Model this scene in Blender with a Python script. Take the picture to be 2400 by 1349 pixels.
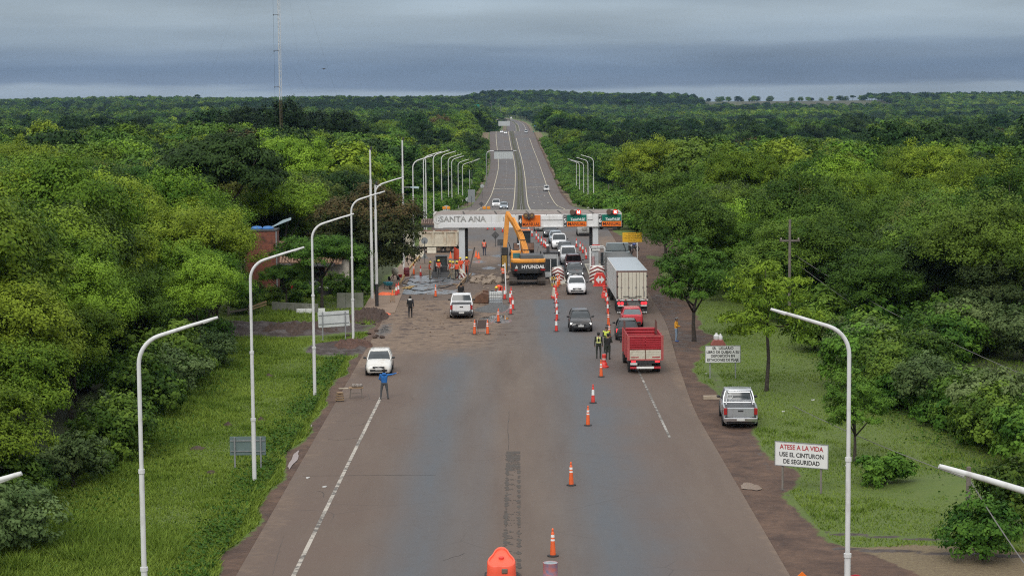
import bpy, bmesh, math, random
import numpy as np
from mathutils import Vector, Matrix, Euler

for _o in list(bpy.data.objects):
    bpy.data.objects.remove(_o)
SC = bpy.context.scene
COL = SC.collection
rad = math.radians
RNG = np.random.default_rng(7)
random.seed(7)

# ------------------------------------------------------------------ camera
FPX, IW, IH = 4667.0, 2400.0, 1349.0          # focal length in photo pixels
HCAM = 17.6
PITCH = math.atan((674.5 - 230.2) / FPX)
ROLL = -0.008
cam = bpy.data.cameras.new('camera')
cam.sensor_fit = 'HORIZONTAL'; cam.sensor_width = 36.0
cam.lens = 36.0 * FPX / IW
cam.clip_start = 0.5; cam.clip_end = 30000
camo = bpy.data.objects.new('camera', cam); COL.objects.link(camo)
CROT = Matrix.Rotation(math.pi / 2 - PITCH, 3, 'X') @ Matrix.Rotation(ROLL, 3, 'Z')
camo.matrix_world = Matrix.Translation((0, 0, HCAM)) @ CROT.to_4x4()
SC.camera = camo

# ------------------------------------------------------------------ render look
SC.render.engine = 'CYCLES'
SC.view_settings.view_transform = 'Standard'
SC.view_settings.look = 'None'
SC.view_settings.exposure = 0.12
SC.view_settings.gamma = 1.0
SC.view_settings.use_curve_mapping = False
try:
    SC.cycles.use_denoising = False; SC.cycles.filter_width = 1.15
    SC.cycles.max_bounces = 6; SC.cycles.diffuse_bounces = 2; SC.cycles.glossy_bounces = 2
    SC.cycles.transmission_bounces = 4; SC.cycles.volume_bounces = 0; SC.cycles.transparent_max_bounces = 6
    SC.cycles.caustics_reflective = False; SC.cycles.caustics_refractive = False
except Exception:
    pass

# ------------------------------------------------------------------ world: heavy layered overcast
SUN_EL, SUN_AZ = rad(42), rad(196)
W = bpy.data.worlds.new('World'); SC.world = W; W.use_nodes = True
nt = W.node_tree; nt.nodes.clear()
def N(t, **kw):
    n = nt.nodes.new(t)
    for k, v in kw.items(): setattr(n, k, v)
    return n
L = lambda a, b: nt.links.new(a, b)
out = N('ShaderNodeOutputWorld'); bg = N('ShaderNodeBackground')
sky = N('ShaderNodeTexSky', sky_type='NISHITA', sun_disc=False, sun_elevation=SUN_EL, sun_rotation=SUN_AZ)
tc = N('ShaderNodeTexCoord'); sep = N('ShaderNodeSeparateXYZ'); L(tc.outputs['Generated'], sep.inputs[0])
mp = N('ShaderNodeMapping'); mp.inputs['Scale'].default_value = (5.0, 5.0, 60.0); L(tc.outputs['Generated'], mp.inputs[0])
nz = N('ShaderNodeTexNoise'); nz.inputs['Scale'].default_value = 1.0; nz.inputs['Detail'].default_value = 6.0; nz.inputs['Roughness'].default_value = .58
L(mp.outputs[0], nz.inputs['Vector'])
ma = N('ShaderNodeMath', operation='MULTIPLY_ADD'); ma.inputs[1].default_value = 0.016; ma.inputs[2].default_value = -0.008
L(nz.outputs['Fac'], ma.inputs[0])
ad = N('ShaderNodeMath', operation='ADD'); L(sep.outputs['Z'], ad.inputs[0]); L(ma.outputs[0], ad.inputs[1])
sq = N('ShaderNodeMath', operation='POWER'); sq.inputs[1].default_value = 0.5
mx0 = N('ShaderNodeMath', operation='MAXIMUM'); mx0.inputs[1].default_value = 0.0; L(ad.outputs[0], mx0.inputs[0]); L(mx0.outputs[0], sq.inputs[0])
ramp = N('ShaderNodeValToRGB'); cr = ramp.color_ramp; cr.interpolation = 'EASE'
stops = [(0.0, (.29, .355, .42)), (.0035, (.29, .355, .42)), (.0078, (.155, .212, .295)), (.015, (.138, .197, .282)),
         (.022, (.18, .243, .325)), (.030, (.28, .355, .43)), (.043, (.34, .415, .48)), (.055, (.26, .33, .40)), (.09, (.36, .42, .48)), (.17, (.58, .62, .66)),
         (.4, (.86, .88, .91)), (1.0, (1.15, 1.16, 1.18))]
while len(cr.elements) < len(stops): cr.elements.new(0.5)
for e, (z, c) in zip(cr.elements, stops):
    e.position = math.sqrt(z); e.color = (*c, 1)
L(sq.outputs[0], ramp.inputs[0])
mp2 = N('ShaderNodeMapping'); mp2.inputs['Scale'].default_value = (3.0, 3.0, 26.0); L(tc.outputs['Generated'], mp2.inputs[0])
nz2 = N('ShaderNodeTexNoise'); nz2.inputs['Scale'].default_value = 2.2; nz2.inputs['Detail'].default_value = 6.0; L(mp2.outputs[0], nz2.inputs['Vector'])
mr = N('ShaderNodeMapRange'); mr.inputs[1].default_value = .25; mr.inputs[2].default_value = .75; mr.inputs[3].default_value = .80; mr.inputs[4].default_value = 1.2
L(nz2.outputs['Fac'], mr.inputs[0])
mul = N('ShaderNodeMix', data_type='RGBA', blend_type='MULTIPLY'); mul.inputs[0].default_value = 1.0
L(ramp.outputs[0], mul.inputs[6]); L(mr.outputs[0], mul.inputs[7])
skm = N('ShaderNodeMix', data_type='RGBA', blend_type='MULTIPLY'); skm.inputs[0].default_value = 1.0
L(sky.outputs[0], skm.inputs[6]); skm.inputs[7].default_value = (.1, .1, .1, 1)
cloud = N('ShaderNodeMix', data_type='RGBA'); cloud.inputs[0].default_value = .95
L(skm.outputs[2], cloud.inputs[6]); L(mul.outputs[2], cloud.inputs[7])
bg.inputs['Strength'].default_value = 1.0
L(cloud.outputs[2], bg.inputs['Color']); L(bg.outputs[0], out.inputs[0])

# ------------------------------------------------------------------ sun through the cloud
sl = bpy.data.lights.new('sun', 'SUN'); sl.energy = 1.5; sl.angle = rad(30); sl.color = (1.0, .96, .9)
so = bpy.data.objects.new('sun', sl); COL.objects.link(so)
sd = Vector((math.sin(SUN_AZ) * math.cos(SUN_EL), math.cos(SUN_AZ) * math.cos(SUN_EL), math.sin(SUN_EL)))
so.rotation_euler = sd.to_track_quat('Z', 'Y').to_euler()

# ------------------------------------------------------------------ terrain functions
def ss(a, b, x):
    t = np.clip((np.asarray(x, float) - a) / (b - a), 0, 1); return t * t * (3 - 2 * t)
def interp(pts):
    xs = np.array([p[0] for p in pts], float); ys = np.array([p[1] for p in pts], float)
    m = np.zeros_like(ys); d = np.diff(ys) / np.diff(xs)
    m[1:-1] = np.where(d[:-1] * d[1:] > 0, 2 * d[:-1] * d[1:] / (d[:-1] + d[1:] + 1e-12), 0); m[0] = 0; m[-1] = d[-1]
    def f(x):
        x = np.clip(np.asarray(x, float), xs[0], xs[-1]); i = np.clip(np.searchsorted(xs, x) - 1, 0, len(xs) - 2)
        h = xs[i + 1] - xs[i]; t = (x - xs[i]) / h
        return ((2*t**3 - 3*t**2 + 1) * ys[i] + (t**3 - 2*t**2 + t) * h * m[i] + (-2*t**3 + 3*t**2) * ys[i+1] + (t**3 - t**2) * h * m[i+1])
    return f
prof = interp([(-200, 0), (0, 0), (235, 0), (300, -1.0), (400, -4.8), (500, -9), (630, -11.3), (780, -11.3), (950, -7), (1070, -2.2),
               (1120, -1.6), (1200, -3), (1500, -12), (1800, -15.2), (2200, -15.4), (2600, -14.1), (3000, -12), (3600, -8), (5000, 0), (9000, 0)])
CX = interp([(-200, 0), (140, 0), (300, 1.5), (498, 2.35), (800, 3.4), (1120, .5), (1500, 3), (2000, 7), (2300, 7.5), (2600, 4), (3000, -24), (3400, -80), (4000, -220), (9000, -1500)])
_xl = interp([(-200, -10.35), (160, -10.35), (230, -10.6), (330, -10.6), (498, -9.7), (800, -8.6), (1120, -11.5), (1300, -10), (9000, 0)])
_xr = interp([(-200, 10.0), (107, 10.2), (127, 10.8), (160, 12.1), (230, 12.6), (300, 13.5), (498, 14.4), (800, 15.4), (1120, 12.5), (1300, 13), (9000, 0)])
def XL(y): y = np.asarray(y, float); return np.where(y < 1120, _xl(y), CX(y) - 12)
def XR(y): y = np.asarray(y, float); return np.where(y < 1120, _xr(y), CX(y) + 12)
sideL = interp([(-200, 0), (250, 0), (400, -1), (600, -4), (900, -6), (1200, -6), (1700, -8), (2300, -5), (2900, 2), (3500, 6), (5000, 6), (9000, 0)])
sideR = interp([(-200, 0), (230, 0), (320, -2.5), (500, -7.5), (800, -11), (1200, -13), (1700, -15), (2300, -16), (2900, -14), (3250, -10), (3450, 2), (3600, 8.5), (3800, 6), (4300, -6), (9000, -6)])
def bumps(x, y):   # broad hills on the skyline
    g = lambda cx, cy, sx, sy, h: h * np.exp(-((x - cx) / sx) ** 2 - ((y - cy) / sy) ** 2)
    return g(-230, 2450, 190, 420, 11) + g(20, 3500, 130, 420, 9) + g(-620, 3100, 130, 400, 3)
def vn(x, y, s, seed=0.0):      # smooth pseudo noise, -1..1
    x = np.asarray(x, float) / s + seed; y = np.asarray(y, float) / s - seed * 1.7
    return (np.sin(x * 1.3 + 1.7 * np.sin(y * .9)) + np.sin(y * 1.7 + 1.3 * np.sin(x * 1.1 + 2)) + np.sin((x + y) * .83 + seed)) / 3
def G(x, y):
    x = np.asarray(x, float); y = np.asarray(y, float)
    p = prof(y)
    dl = XL(y) - x; dr = x - XR(y)
    tl = ss(3, 45, dl); tr = ss(3, 50, dr)
    far = ss(250, 700, y)
    hill = vn(x, y, 160, 1.0) * 1.8 * far + vn(x, y, 420, 4.0) * 2.5 * ss(500, 1500, y)
    calm = 1 - ss(250, 330, x) * ss(3100, 3250, y)
    hill = (hill + bumps(x, y) + vn(x, y, 75, 6.0) * 3.4 * ss(1500, 2500, y)) * calm
    z = p + tl * (sideL(y) - p + hill) + tr * (sideR(y) - p + hill)
    return z
def road_z(y):
    y = np.asarray(y, float); return prof(y) + 0.03 + 0.0004 * np.clip(y - 100, 0, 1200)

def ray(px, py):
    v = CROT @ Vector(((px - 1200) / FPX, -(py - 674.5) / FPX, -1.0)); return v / v.y
def pick(px, py):               # the ground point a photo pixel looks at
    v = ray(px, py)
    d0 = -HCAM / v.z if v.z < 0 else 1e9
    if d0 < 225: return Vector((v.x * d0, d0, 0.0))      # the plaza and its surroundings are level
    d = 200.0
    while d < 6000:
        if HCAM + v.z * d < float(G(v.x * d, d)): break
        d *= 1.01
    a, b = d / 1.01, d
    for _ in range(30):
        m = (a + b) / 2
        if HCAM + v.z * m < float(G(v.x * m, m)): b = m
        else: a = m
    return Vector((v.x * b, b, float(G(v.x * b, b))))
def at(px, py, d):              # the point at depth d behind a photo pixel
    v = ray(px, py); return Vector((v.x * d, d, HCAM + v.z * d))

# ------------------------------------------------------------------ materials
MATS = {}
def mat(name, c, rough=.6, metal=0.0, var=.12, scale=6.0, bump=0.0, emit=0.0, spec=.5, c2=None, detail=4.0, coat=0.0, dirt=None):
    if name in MATS: return MATS[name]
    m = bpy.data.materials.new(name); m.use_nodes = True; t = m.node_tree
    b = t.nodes['Principled BSDF']
    tcn = t.nodes.new('ShaderNodeTexCoord'); n = t.nodes.new('ShaderNodeTexNoise'); n.inputs['Scale'].default_value = scale; n.inputs['Detail'].default_value = detail
    t.links.new(tcn.outputs['Object'], n.inputs['Vector'])
    r = t.nodes.new('ShaderNodeValToRGB'); r.color_ramp.elements[0].position = .3; r.color_ramp.elements[1].position = .7
    ca = c2 if c2 else tuple(max(0, v * (1 - var)) for v in c); cb = c if c2 else tuple(min(1, v * (1 + var)) for v in c)
    r.color_ramp.elements[0].color = (*ca, 1); r.color_ramp.elements[1].color = (*cb, 1)
    t.links.new(n.outputs['Fac'], r.inputs[0])
    src = r.outputs[0]
    if dirt:                    # brownish grime spots and streaks, a shape of their own
        dn = t.nodes.new('ShaderNodeTexNoise'); dn.inputs['Scale'].default_value = dirt[1]; dn.inputs['Detail'].default_value = 7; dn.inputs['Roughness'].default_value = .7
        mpn = t.nodes.new('ShaderNodeMapping'); mpn.inputs['Scale'].default_value = (1, 1, .35); t.links.new(tcn.outputs['Object'], mpn.inputs[0]); t.links.new(mpn.outputs[0], dn.inputs['Vector'])
        dr = t.nodes.new('ShaderNodeMapRange'); dr.inputs[1].default_value = .52; dr.inputs[2].default_value = .72; dr.inputs[4].default_value = dirt[2]
        t.links.new(dn.outputs['Fac'], dr.inputs[0])
        mx = t.nodes.new('ShaderNodeMix'); mx.data_type = 'RGBA'; t.links.new(dr.outputs[0], mx.inputs[0]); t.links.new(src, mx.inputs[6]); mx.inputs[7].default_value = (*dirt[0], 1)
        src = mx.outputs[2]
    t.links.new(src, b.inputs['Base Color'])
    b.inputs['Roughness'].default_value = rough; b.inputs['Metallic'].default_value = metal
    b.inputs['Specular IOR Level'].default_value = spec
    if coat: b.inputs['Coat Weight'].default_value = coat; b.inputs['Coat Roughness'].default_value = .08
    if emit:
        b.inputs['Emission Color'].default_value = (*c, 1); b.inputs['Emission Strength'].default_value = emit
    if bump:
        bn = t.nodes.new('ShaderNodeBump'); bn.inputs['Strength'].default_value = bump; bn.inputs['Distance'].default_value = .05
        t.links.new(n.outputs['Fac'], bn.inputs['Height']); t.links.new(bn.outputs[0], b.inputs['Normal'])
    MATS[name] = m; return m

# ------------------------------------------------------------------ mesh builder
class MB:
    def __init__(s): s.v = []; s.f = []; s.m = []; s.mi = 0
    def add(s, vs, fs):
        o = len(s.v); s.v += [tuple(v) for v in vs]; s.f += [tuple(i + o for i in f) for f in fs]; s.m += [s.mi] * len(fs); return s
    def mat(s, i): s.mi = i; return s
    def box(s, c, d, rz=0.0, rx=0.0, ry=0.0, taper=(1, 1)):
        x, y, z = d[0] / 2, d[1] / 2, d[2] / 2; tx, ty = taper
        vs = [(-x, -y, -z), (x, -y, -z), (x, y, -z), (-x, y, -z), (-x * tx, -y * ty, z), (x * tx, -y * ty, z), (x * tx, y * ty, z), (-x * tx, y * ty, z)]
        R = Euler((rx, ry, rz)).to_matrix(); c = Vector(c)
        return s.add([R @ Vector(v) + c for v in vs], [(0, 3, 2, 1), (4, 5, 6, 7), (0, 1, 5, 4), (1, 2, 6, 5), (2, 3, 7, 6), (3, 0, 4, 7)])
    def bar(s, a, b, w, h=None, up=(0, 0, 1)):
        a = Vector(a); b = Vector(b); h = h or w; d = (b - a).normalized(); u = Vector(up)
        if abs(d.dot(u)) > .98: u = Vector((1, 0, 0))
        x = d.cross(u).normalized() * w / 2; z = x.cross(d).normalized() * h / 2
        return s.add([a - x - z, a + x - z, a + x + z, a - x + z, b - x - z, b + x - z, b + x + z, b - x + z],
                     [(0, 1, 2, 3), (7, 6, 5, 4), (0, 4, 5, 1), (1, 5, 6, 2), (2, 6, 7, 3), (3, 7, 4, 0)])
    def tube(s, path, radii, n=8, cap=True):
        path = [Vector(p) for p in path]
        if not isinstance(radii, (list, tuple)): radii = [radii] * len(path)
        vs = []; fs = []; pu = None
        for i, p in enumerate(path):
            d = (path[min(i + 1, len(path) - 1)] - path[max(i - 1, 0)]).normalized()
            u = pu if pu else (Vector((1, 0, 0)) if abs(d.x) < .8 else Vector((0, 1, 0)))
            x = (u - d * u.dot(d)).normalized(); y = d.cross(x); pu = x
            for k in range(n):
                a = 2 * math.pi * k / n; vs.append(p + (x * math.cos(a) + y * math.sin(a)) * radii[i])
        for i in range(len(path) - 1):
            for k in range(n): fs.append((i * n + k, i * n + (k + 1) % n, (i + 1) * n + (k + 1) % n, (i + 1) * n + k))
        if cap: fs.append(tuple(range(n - 1, -1, -1))); fs.append(tuple((len(path) - 1) * n + k for k in range(n)))
        return s.add(vs, fs)
    def cyl(s, a, b, r, r2=None, n=12): return s.tube([a, b], [r, r if r2 is None else r2], n)
    def lathe(s, prof_, n=16, c=(0, 0, 0), axis='Z', cap=True):
        vs = []; fs = []; c = Vector(c); k_ = len(prof_)
        for (r, z) in prof_:
            for k in range(n):
                a = 2 * math.pi * k / n; x, y = r * math.cos(a), r * math.sin(a)
                vs.append(c + (Vector((x, y, z)) if axis == 'Z' else Vector((z, x, y)) if axis == 'X' else Vector((y, z, x))))
        for i in range(k_ - 1):
            for k in range(n): fs.append((i * n + k, i * n + (k + 1) % n, (i + 1) * n + (k + 1) % n, (i + 1) * n + k))
        if cap: fs.append(tuple(range(n - 1, -1, -1))); fs.append(tuple((k_ - 1) * n + k for k in range(n)))
        return s.add(vs, fs)
    def ball(s, c, r, n=10, m=7):
        r = r if isinstance(r, (tuple, list)) else (r, r, r); c = Vector(c); vs = [c + Vector((0, 0, -r[2]))]; fs = []
        for i in range(1, m):
            t = math.pi * i / m - math.pi / 2
            for k in range(n):
                a = 2 * math.pi * k / n; vs.append(c + Vector((r[0] * math.cos(t) * math.cos(a), r[1] * math.cos(t) * math.sin(a), r[2] * math.sin(t))))
        vs.append(c + Vector((0, 0, r[2])))
        for k in range(n): fs.append((0, 1 + (k + 1) % n, 1 + k))
        for i in range(m - 2):
            for k in range(n): fs.append((1 + i * n + k, 1 + i * n + (k + 1) % n, 1 + (i + 1) * n + (k + 1) % n, 1 + (i + 1) * n + k))
        for k in range(n): fs.append((len(vs) - 1, 1 + (m - 2) * n + k, 1 + (m - 2) * n + (k + 1) % n))
        return s.add(vs, fs)
    def prism(s, poly, t, o=(0, 0, 0), ax='Y'):      # polygon in X-Z extruded along Y (or Y-Z along X, X-Y along Z), centred
        n = len(poly); o = Vector(o); vs = []
        for sg in (-t / 2, t / 2):
            for (a, b) in poly:
                vs.append(o + (Vector((a, sg, b)) if ax == 'Y' else Vector((sg, a, b)) if ax == 'X' else Vector((a, b, sg))))
        fs = [tuple(range(n)), tuple(range(2 * n - 1, n - 1, -1))] + [(k, k + n, (k + 1) % n + n, (k + 1) % n) for k in range(n)]
        return s.add(vs, fs)
    def loft(s, rings, cap=True, closed=True):
        n = len(rings[0]); vs = [p for r in rings for p in r]; fs = []
        for i in range(len(rings) - 1):
            for k in range(n if closed else n - 1): fs.append((i * n + k, i * n + (k + 1) % n, (i + 1) * n + (k + 1) % n, (i + 1) * n + k))
        if cap: fs.append(tuple(range(n - 1, -1, -1))); fs.append(tuple((len(rings) - 1) * n + k for k in range(n)))
        return s.add(vs, fs)
    def build(s, name, mats, parent=None, smooth=False, bevel=0.0, auto=40):
        me = bpy.data.meshes.new(name); me.from_pydata(s.v, [], s.f)
        if not isinstance(mats, (list, tuple)): mats = [mats]
        for m in mats: me.materials.append(m)
        if len(mats) > 1: me.polygons.foreach_set('material_index', s.m)
        bm = bmesh.new(); bm.from_mesh(me)
        bmesh.ops.recalc_face_normals(bm, faces=bm.faces)
        if bevel:
            es = [e for e in bm.edges if len(e.link_faces) == 2 and e.calc_face_angle(0) > rad(35)]
            bmesh.ops.bevel(bm, geom=es, offset=bevel, segments=1, affect='EDGES', clamp_overlap=True)
        bm.to_mesh(me); bm.free()
        if smooth:
            me.polygons.foreach_set('use_smooth', [True] * len(me.polygons))
            if auto < 179:
                try: me.set_sharp_from_angle(angle=rad(auto))
                except Exception: pass
        me.update()
        o = bpy.data.objects.new(name, me); COL.objects.link(o); o.parent = parent
        return o

def tag(o, label=None, cat=None, group=None, kind=None):
    if label: o['label'] = label
    if cat: o['category'] = cat
    if group: o['group'] = group
    if kind: o['kind'] = kind
    return o
def thing(name, label, cat, loc=(0, 0, 0), rz=0.0, group=None, scale=1.0):
    o = bpy.data.objects.new(name, None); COL.objects.link(o); o.empty_display_size = .3
    o.location = loc; o.rotation_euler = (0, 0, rz); o.scale = (scale,) * 3
    return tag(o, label, cat, group)
def copy_tree(o, parent=None):
    c = o.copy(); COL.objects.link(c); c.parent = parent
    for ch in list(o.children): copy_tree(ch, c)
    return c
def mesh_np(name, co, faces, mats, parent=None, attrs=None, smooth=False, link=True):
    me = bpy.data.meshes.new(name); co = np.asarray(co, np.float32); faces = np.asarray(faces, np.int32); k = faces.shape[1]
    me.vertices.add(len(co)); me.vertices.foreach_set('co', co.ravel())
    me.loops.add(faces.size); me.loops.foreach_set('vertex_index', faces.ravel())
    me.polygons.add(len(faces)); me.polygons.foreach_set('loop_start', np.arange(0, faces.size, k, dtype=np.int32))
    if smooth: me.polygons.foreach_set('use_smooth', np.ones(len(faces), bool))
    for m in (mats if isinstance(mats, (list, tuple)) else [mats]): me.materials.append(m)
    me.update(calc_edges=True); me.validate()
    for an, av in (attrs or {}).items():
        a = me.attributes.new(an, 'FLOAT', 'POINT'); a.data.foreach_set('value', np.asarray(av, np.float32).ravel())
    o = bpy.data.objects.new(name, me)
    if link: COL.objects.link(o)
    o.parent = parent; return o
TMP = bpy.data.scenes.new('bench')          # a side scene in which single objects are evaluated
def eval_mesh(o):
    TMP.collection.objects.link(o); vl = TMP.view_layers[0]; vl.update(); me = bpy.data.meshes.new_from_object(o.evaluated_get(vl.depsgraph)); TMP.collection.objects.unlink(o); return me
def text(parent, s, size, loc, m, rot=(math.pi / 2, 0, 0), name='lettering', sx=1.0, align='CENTER', ext=.004, shear=0.0, bold=0.0):
    cu = bpy.data.curves.new(name, 'FONT'); cu.body = s; cu.size = size; cu.align_x = align; cu.align_y = 'CENTER'; cu.extrude = ext; cu.shear = shear; cu.offset = bold
    cu.resolution_u = 3
    to = bpy.data.objects.new(name, cu); me = eval_mesh(to)
    bpy.data.objects.remove(to); bpy.data.curves.remove(cu)
    me.materials.clear(); me.materials.append(m)
    o = bpy.data.objects.new(name, me); COL.objects.link(o); o.parent = parent; o.location = loc; o.rotation_euler = rot; o.scale = (sx, 1, 1)
    return o
# ================================================================== ground sheet
def add_attr_node(t, nm):
    a = t.nodes.new('ShaderNodeAttribute'); a.attribute_name = nm; return a.outputs['Fac']
def noise_node(t, vec, scale, detail=5, rough=.6, dist=0.0):
    n = t.nodes.new('ShaderNodeTexNoise'); n.inputs['Scale'].default_value = scale; n.inputs['Detail'].default_value = detail
    n.inputs['Roughness'].default_value = rough; n.inputs['Distortion'].default_value = dist; t.links.new(vec, n.inputs['Vector']); return n.outputs['Fac']
def mixc(t, fac, a, b, bt='MIX'):
    m = t.nodes.new('ShaderNodeMix'); m.data_type = 'RGBA'; m.blend_type = bt
    for i, v in ((0, fac), (6, a), (7, b)):
        if hasattr(v, 'links'): t.links.new(v, m.inputs[i])
        elif isinstance(v, tuple): m.inputs[i].default_value = (*v, 1)
        else: m.inputs[i].default_value = v
    return m.outputs[2]
def mrange(t, v, a, b, c=0.0, d=1.0):
    m = t.nodes.new('ShaderNodeMapRange'); t.links.new(v, m.inputs[0])
    for i, x in zip((1, 2, 3, 4), (a, b, c, d)): m.inputs[i].default_value = x
    return m.outputs[0]
def noise_out_color(t, vec, scale):
    n = t.nodes.new('ShaderNodeTexNoise'); n.inputs['Scale'].default_value = scale; n.inputs['Detail'].default_value = 4; t.links.new(vec, n.inputs['Vector']); return n.outputs['Color']
def mathn(t, op, a, b=0.0, c=0.0):
    m = t.nodes.new('ShaderNodeMath'); m.operation = op
    for i, v in enumerate((a, b, c)):
        if hasattr(v, 'links'): t.links.new(v, m.inputs[i])
        else: m.inputs[i].default_value = v
    return m.outputs[0]
def bumpn(t, bsdf, h, strength, dist):
    bn = t.nodes.new('ShaderNodeBump'); bn.inputs['Strength'].default_value = strength; bn.inputs['Distance'].default_value = dist
    t.links.new(h, bn.inputs['Height']); t.links.new(bn.outputs[0], bsdf.inputs['Normal'])

def ground_material():
    m = bpy.data.materials.new('ground_grass_and_soil'); m.use_nodes = True; t = m.node_tree; b = t.nodes['Principled BSDF']
    P = t.nodes.new('ShaderNodeNewGeometry').outputs['Position']
    n1 = noise_node(t, P, .12, 5); n2 = noise_node(t, P, 1.1, 6, .7); n3 = noise_node(t, P, 7.0, 4, .8)
    g = mixc(t, mrange(t, n1, .35, .65), (.076, .124, .018), (.104, .155, .025))
    g = mixc(t, mrange(t, n2, .35, .7), g, (.112, .152, .030))
    g = mixc(t, mrange(t, n3, .5, .75, 0, .5), g, (.055, .085, .022))
    pn = noise_node(t, P, .35, 6, .75); 
    g = mixc(t, mrange(t, pn, .66, .74, 0, .75), g, (.14, .105, .062))
    n4 = noise_node(t, P, .7, 8, .72, .5)
    soil = mixc(t, mrange(t, n4, .36, .64), (.058, .032, .022), (.15, .088, .056))
    soil = mixc(t, mrange(t, n3, .45, .75, 0, .6), soil, (.05, .033, .026))
    mudc = mixc(t, mrange(t, n2, .3, .7), (.030, .021, .018), (.070, .046, .036))
    straw = mixc(t, mrange(t, n3, .35, .7), (.13, .09, .055), (.23, .185, .10))
    k = mathn(t, 'MULTIPLY_ADD', n2, .9, -.45); k3 = mathn(t, 'MULTIPLY_ADD', n3, .4, -.2); k = mathn(t, 'ADD', k, k3)
    def thr(nm):
        return mrange(t, mathn(t, 'ADD', add_attr_node(t, nm), k), .42, .58)
    c = mixc(t, thr('straw'), g, straw); c = mixc(t, thr('soil'), c, soil); c = mixc(t, thr('mud'), c, mudc)
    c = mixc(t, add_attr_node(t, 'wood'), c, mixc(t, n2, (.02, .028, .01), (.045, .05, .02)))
    c = mixc(t, add_attr_node(t, 'field'), c, mixc(t, n1, (.045, .055, .025), (.075, .068, .036)))
    t.links.new(c, b.inputs['Base Color'])
    wet = mathn(t, 'MULTIPLY', thr('mud'), mrange(t, n2, .4, .6)); t.links.new(mrange(t, wet, 0, 1, .9, .45), b.inputs['Roughness'])
    bumpn(t, b, mathn(t, 'ADD', n2, mathn(t, 'MULTIPLY', n3, .5)), .9, .12)
    return m

def soil_masks(x, y):
    """per-vertex masks of what lies on the ground: bare soil, wet mud, dry straw, wood floor, far fields"""
    w = vn(x, y, 3.1, 2.0) * .9 + vn(x, y, 1.2, 5.0) * .45
    xl, xr = XL(y), XR(y)
    # right shoulder: trampled red soil, widest beside the parked pickup
    wid = .9 + 2.4 * np.exp(-((y - 108) / 9.0) ** 2) + 2.0 * ss(122, 150, y) * (1 - ss(225, 260, y)) + 2.2 * np.exp(-((y - 92) / 5.0) ** 2) + 4.2 * (1 - ss(70, 80, y)) + 1.5 * np.exp(-((y-80)/6.)**2)
    soil = ss(.7, -.7, (x - xr) - wid + w * .6) * (x > xr - 1)
    # narrow edge strip at the left
    soil = np.maximum(soil, ss(.5, -.5, (xl - x) - .55 + w * .5) * (x < xl + 1) * (y < 300))
    # torn up mud by the left driveway
    dm = np.maximum(0, 1 - (((x + 17.5) / 8.0) ** 2 + ((y - 152) / 6.0) ** 2)) + np.maximum(0, 1 - (((x + 12.3) / 2.6) ** 2 + ((y - 140.5) / 6.0) ** 2)) * 1.0 + np.maximum(0, 1 - (((x + 26) / 9) ** 2 + ((y - 154.5) / 4.5) ** 2)) * .9
    mud = np.clip(dm * 1.5 + w * .35 * (dm > 0), 0, 1)
    mud = np.maximum(mud, .8 * np.exp(-((x - (xr + 1.9 + .4 * vn(x, y, 6))) / .45) ** 2) * ss(75, 85, y) * (1 - ss(125, 140, y)) * .6)
    track = np.exp(-(((y - (79.5 - (x - 12) * .35)) / .35) ** 2)) * (x > 12.5) * (x < 24) + np.exp(-(((y - (76.6 - (x - 12) * .22)) / .4) ** 2)) * (x > 12.5) * (x < 22)
    mud = np.maximum(mud, np.clip(track, 0, 1) * .85)
    mud = np.maximum(mud, ss(.5, -.4, (x - xr) - 2.2 + w) * (x > xr - .5) * ss(128, 140, y) * (1 - ss(175, 190, y)) * .5)
    straw = ss(.8, -.8, (y - 77.5) + (x - 12) * .25 + w) * (x > xr) * (1 - ss(19, 23, x)) * .95
    straw = np.maximum(straw, ss(12, 13, np.abs(x - CX(y))) * (1 - ss(15, 18, np.abs(x - CX(y)))) * ss(430, 520, y) * .8)
    soil = np.maximum(soil, np.maximum(0, 1 - (((x - 17.5) / 5) ** 2 + ((y - 240) / 25) ** 2)) * 1.6)
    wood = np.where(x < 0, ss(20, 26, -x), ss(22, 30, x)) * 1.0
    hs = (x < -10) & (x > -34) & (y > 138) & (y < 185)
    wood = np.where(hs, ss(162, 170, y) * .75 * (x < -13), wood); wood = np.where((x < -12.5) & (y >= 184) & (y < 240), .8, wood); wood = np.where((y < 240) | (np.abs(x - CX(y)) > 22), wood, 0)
    field = ss(3250, 3330, y + vn(x, y, 150) * 60) * (1 - ss(3600, 3650, y)) * ss(330, 420, x) * (1 - ss(640, 700, x)) + ss(2600, 2650, y) * (1 - ss(2760, 2800, y)) * ss(-700, -640, x) * (1 - ss(-560, -500, x)) * .0
    return dict(soil=np.clip(soil, 0, 1), mud=np.clip(mud, 0, 1), straw=np.clip(straw, 0, 1), wood=np.clip(wood, 0, 1) * (1 - np.clip(field, 0, 1)), field=np.clip(field, 0, 1))

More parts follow.
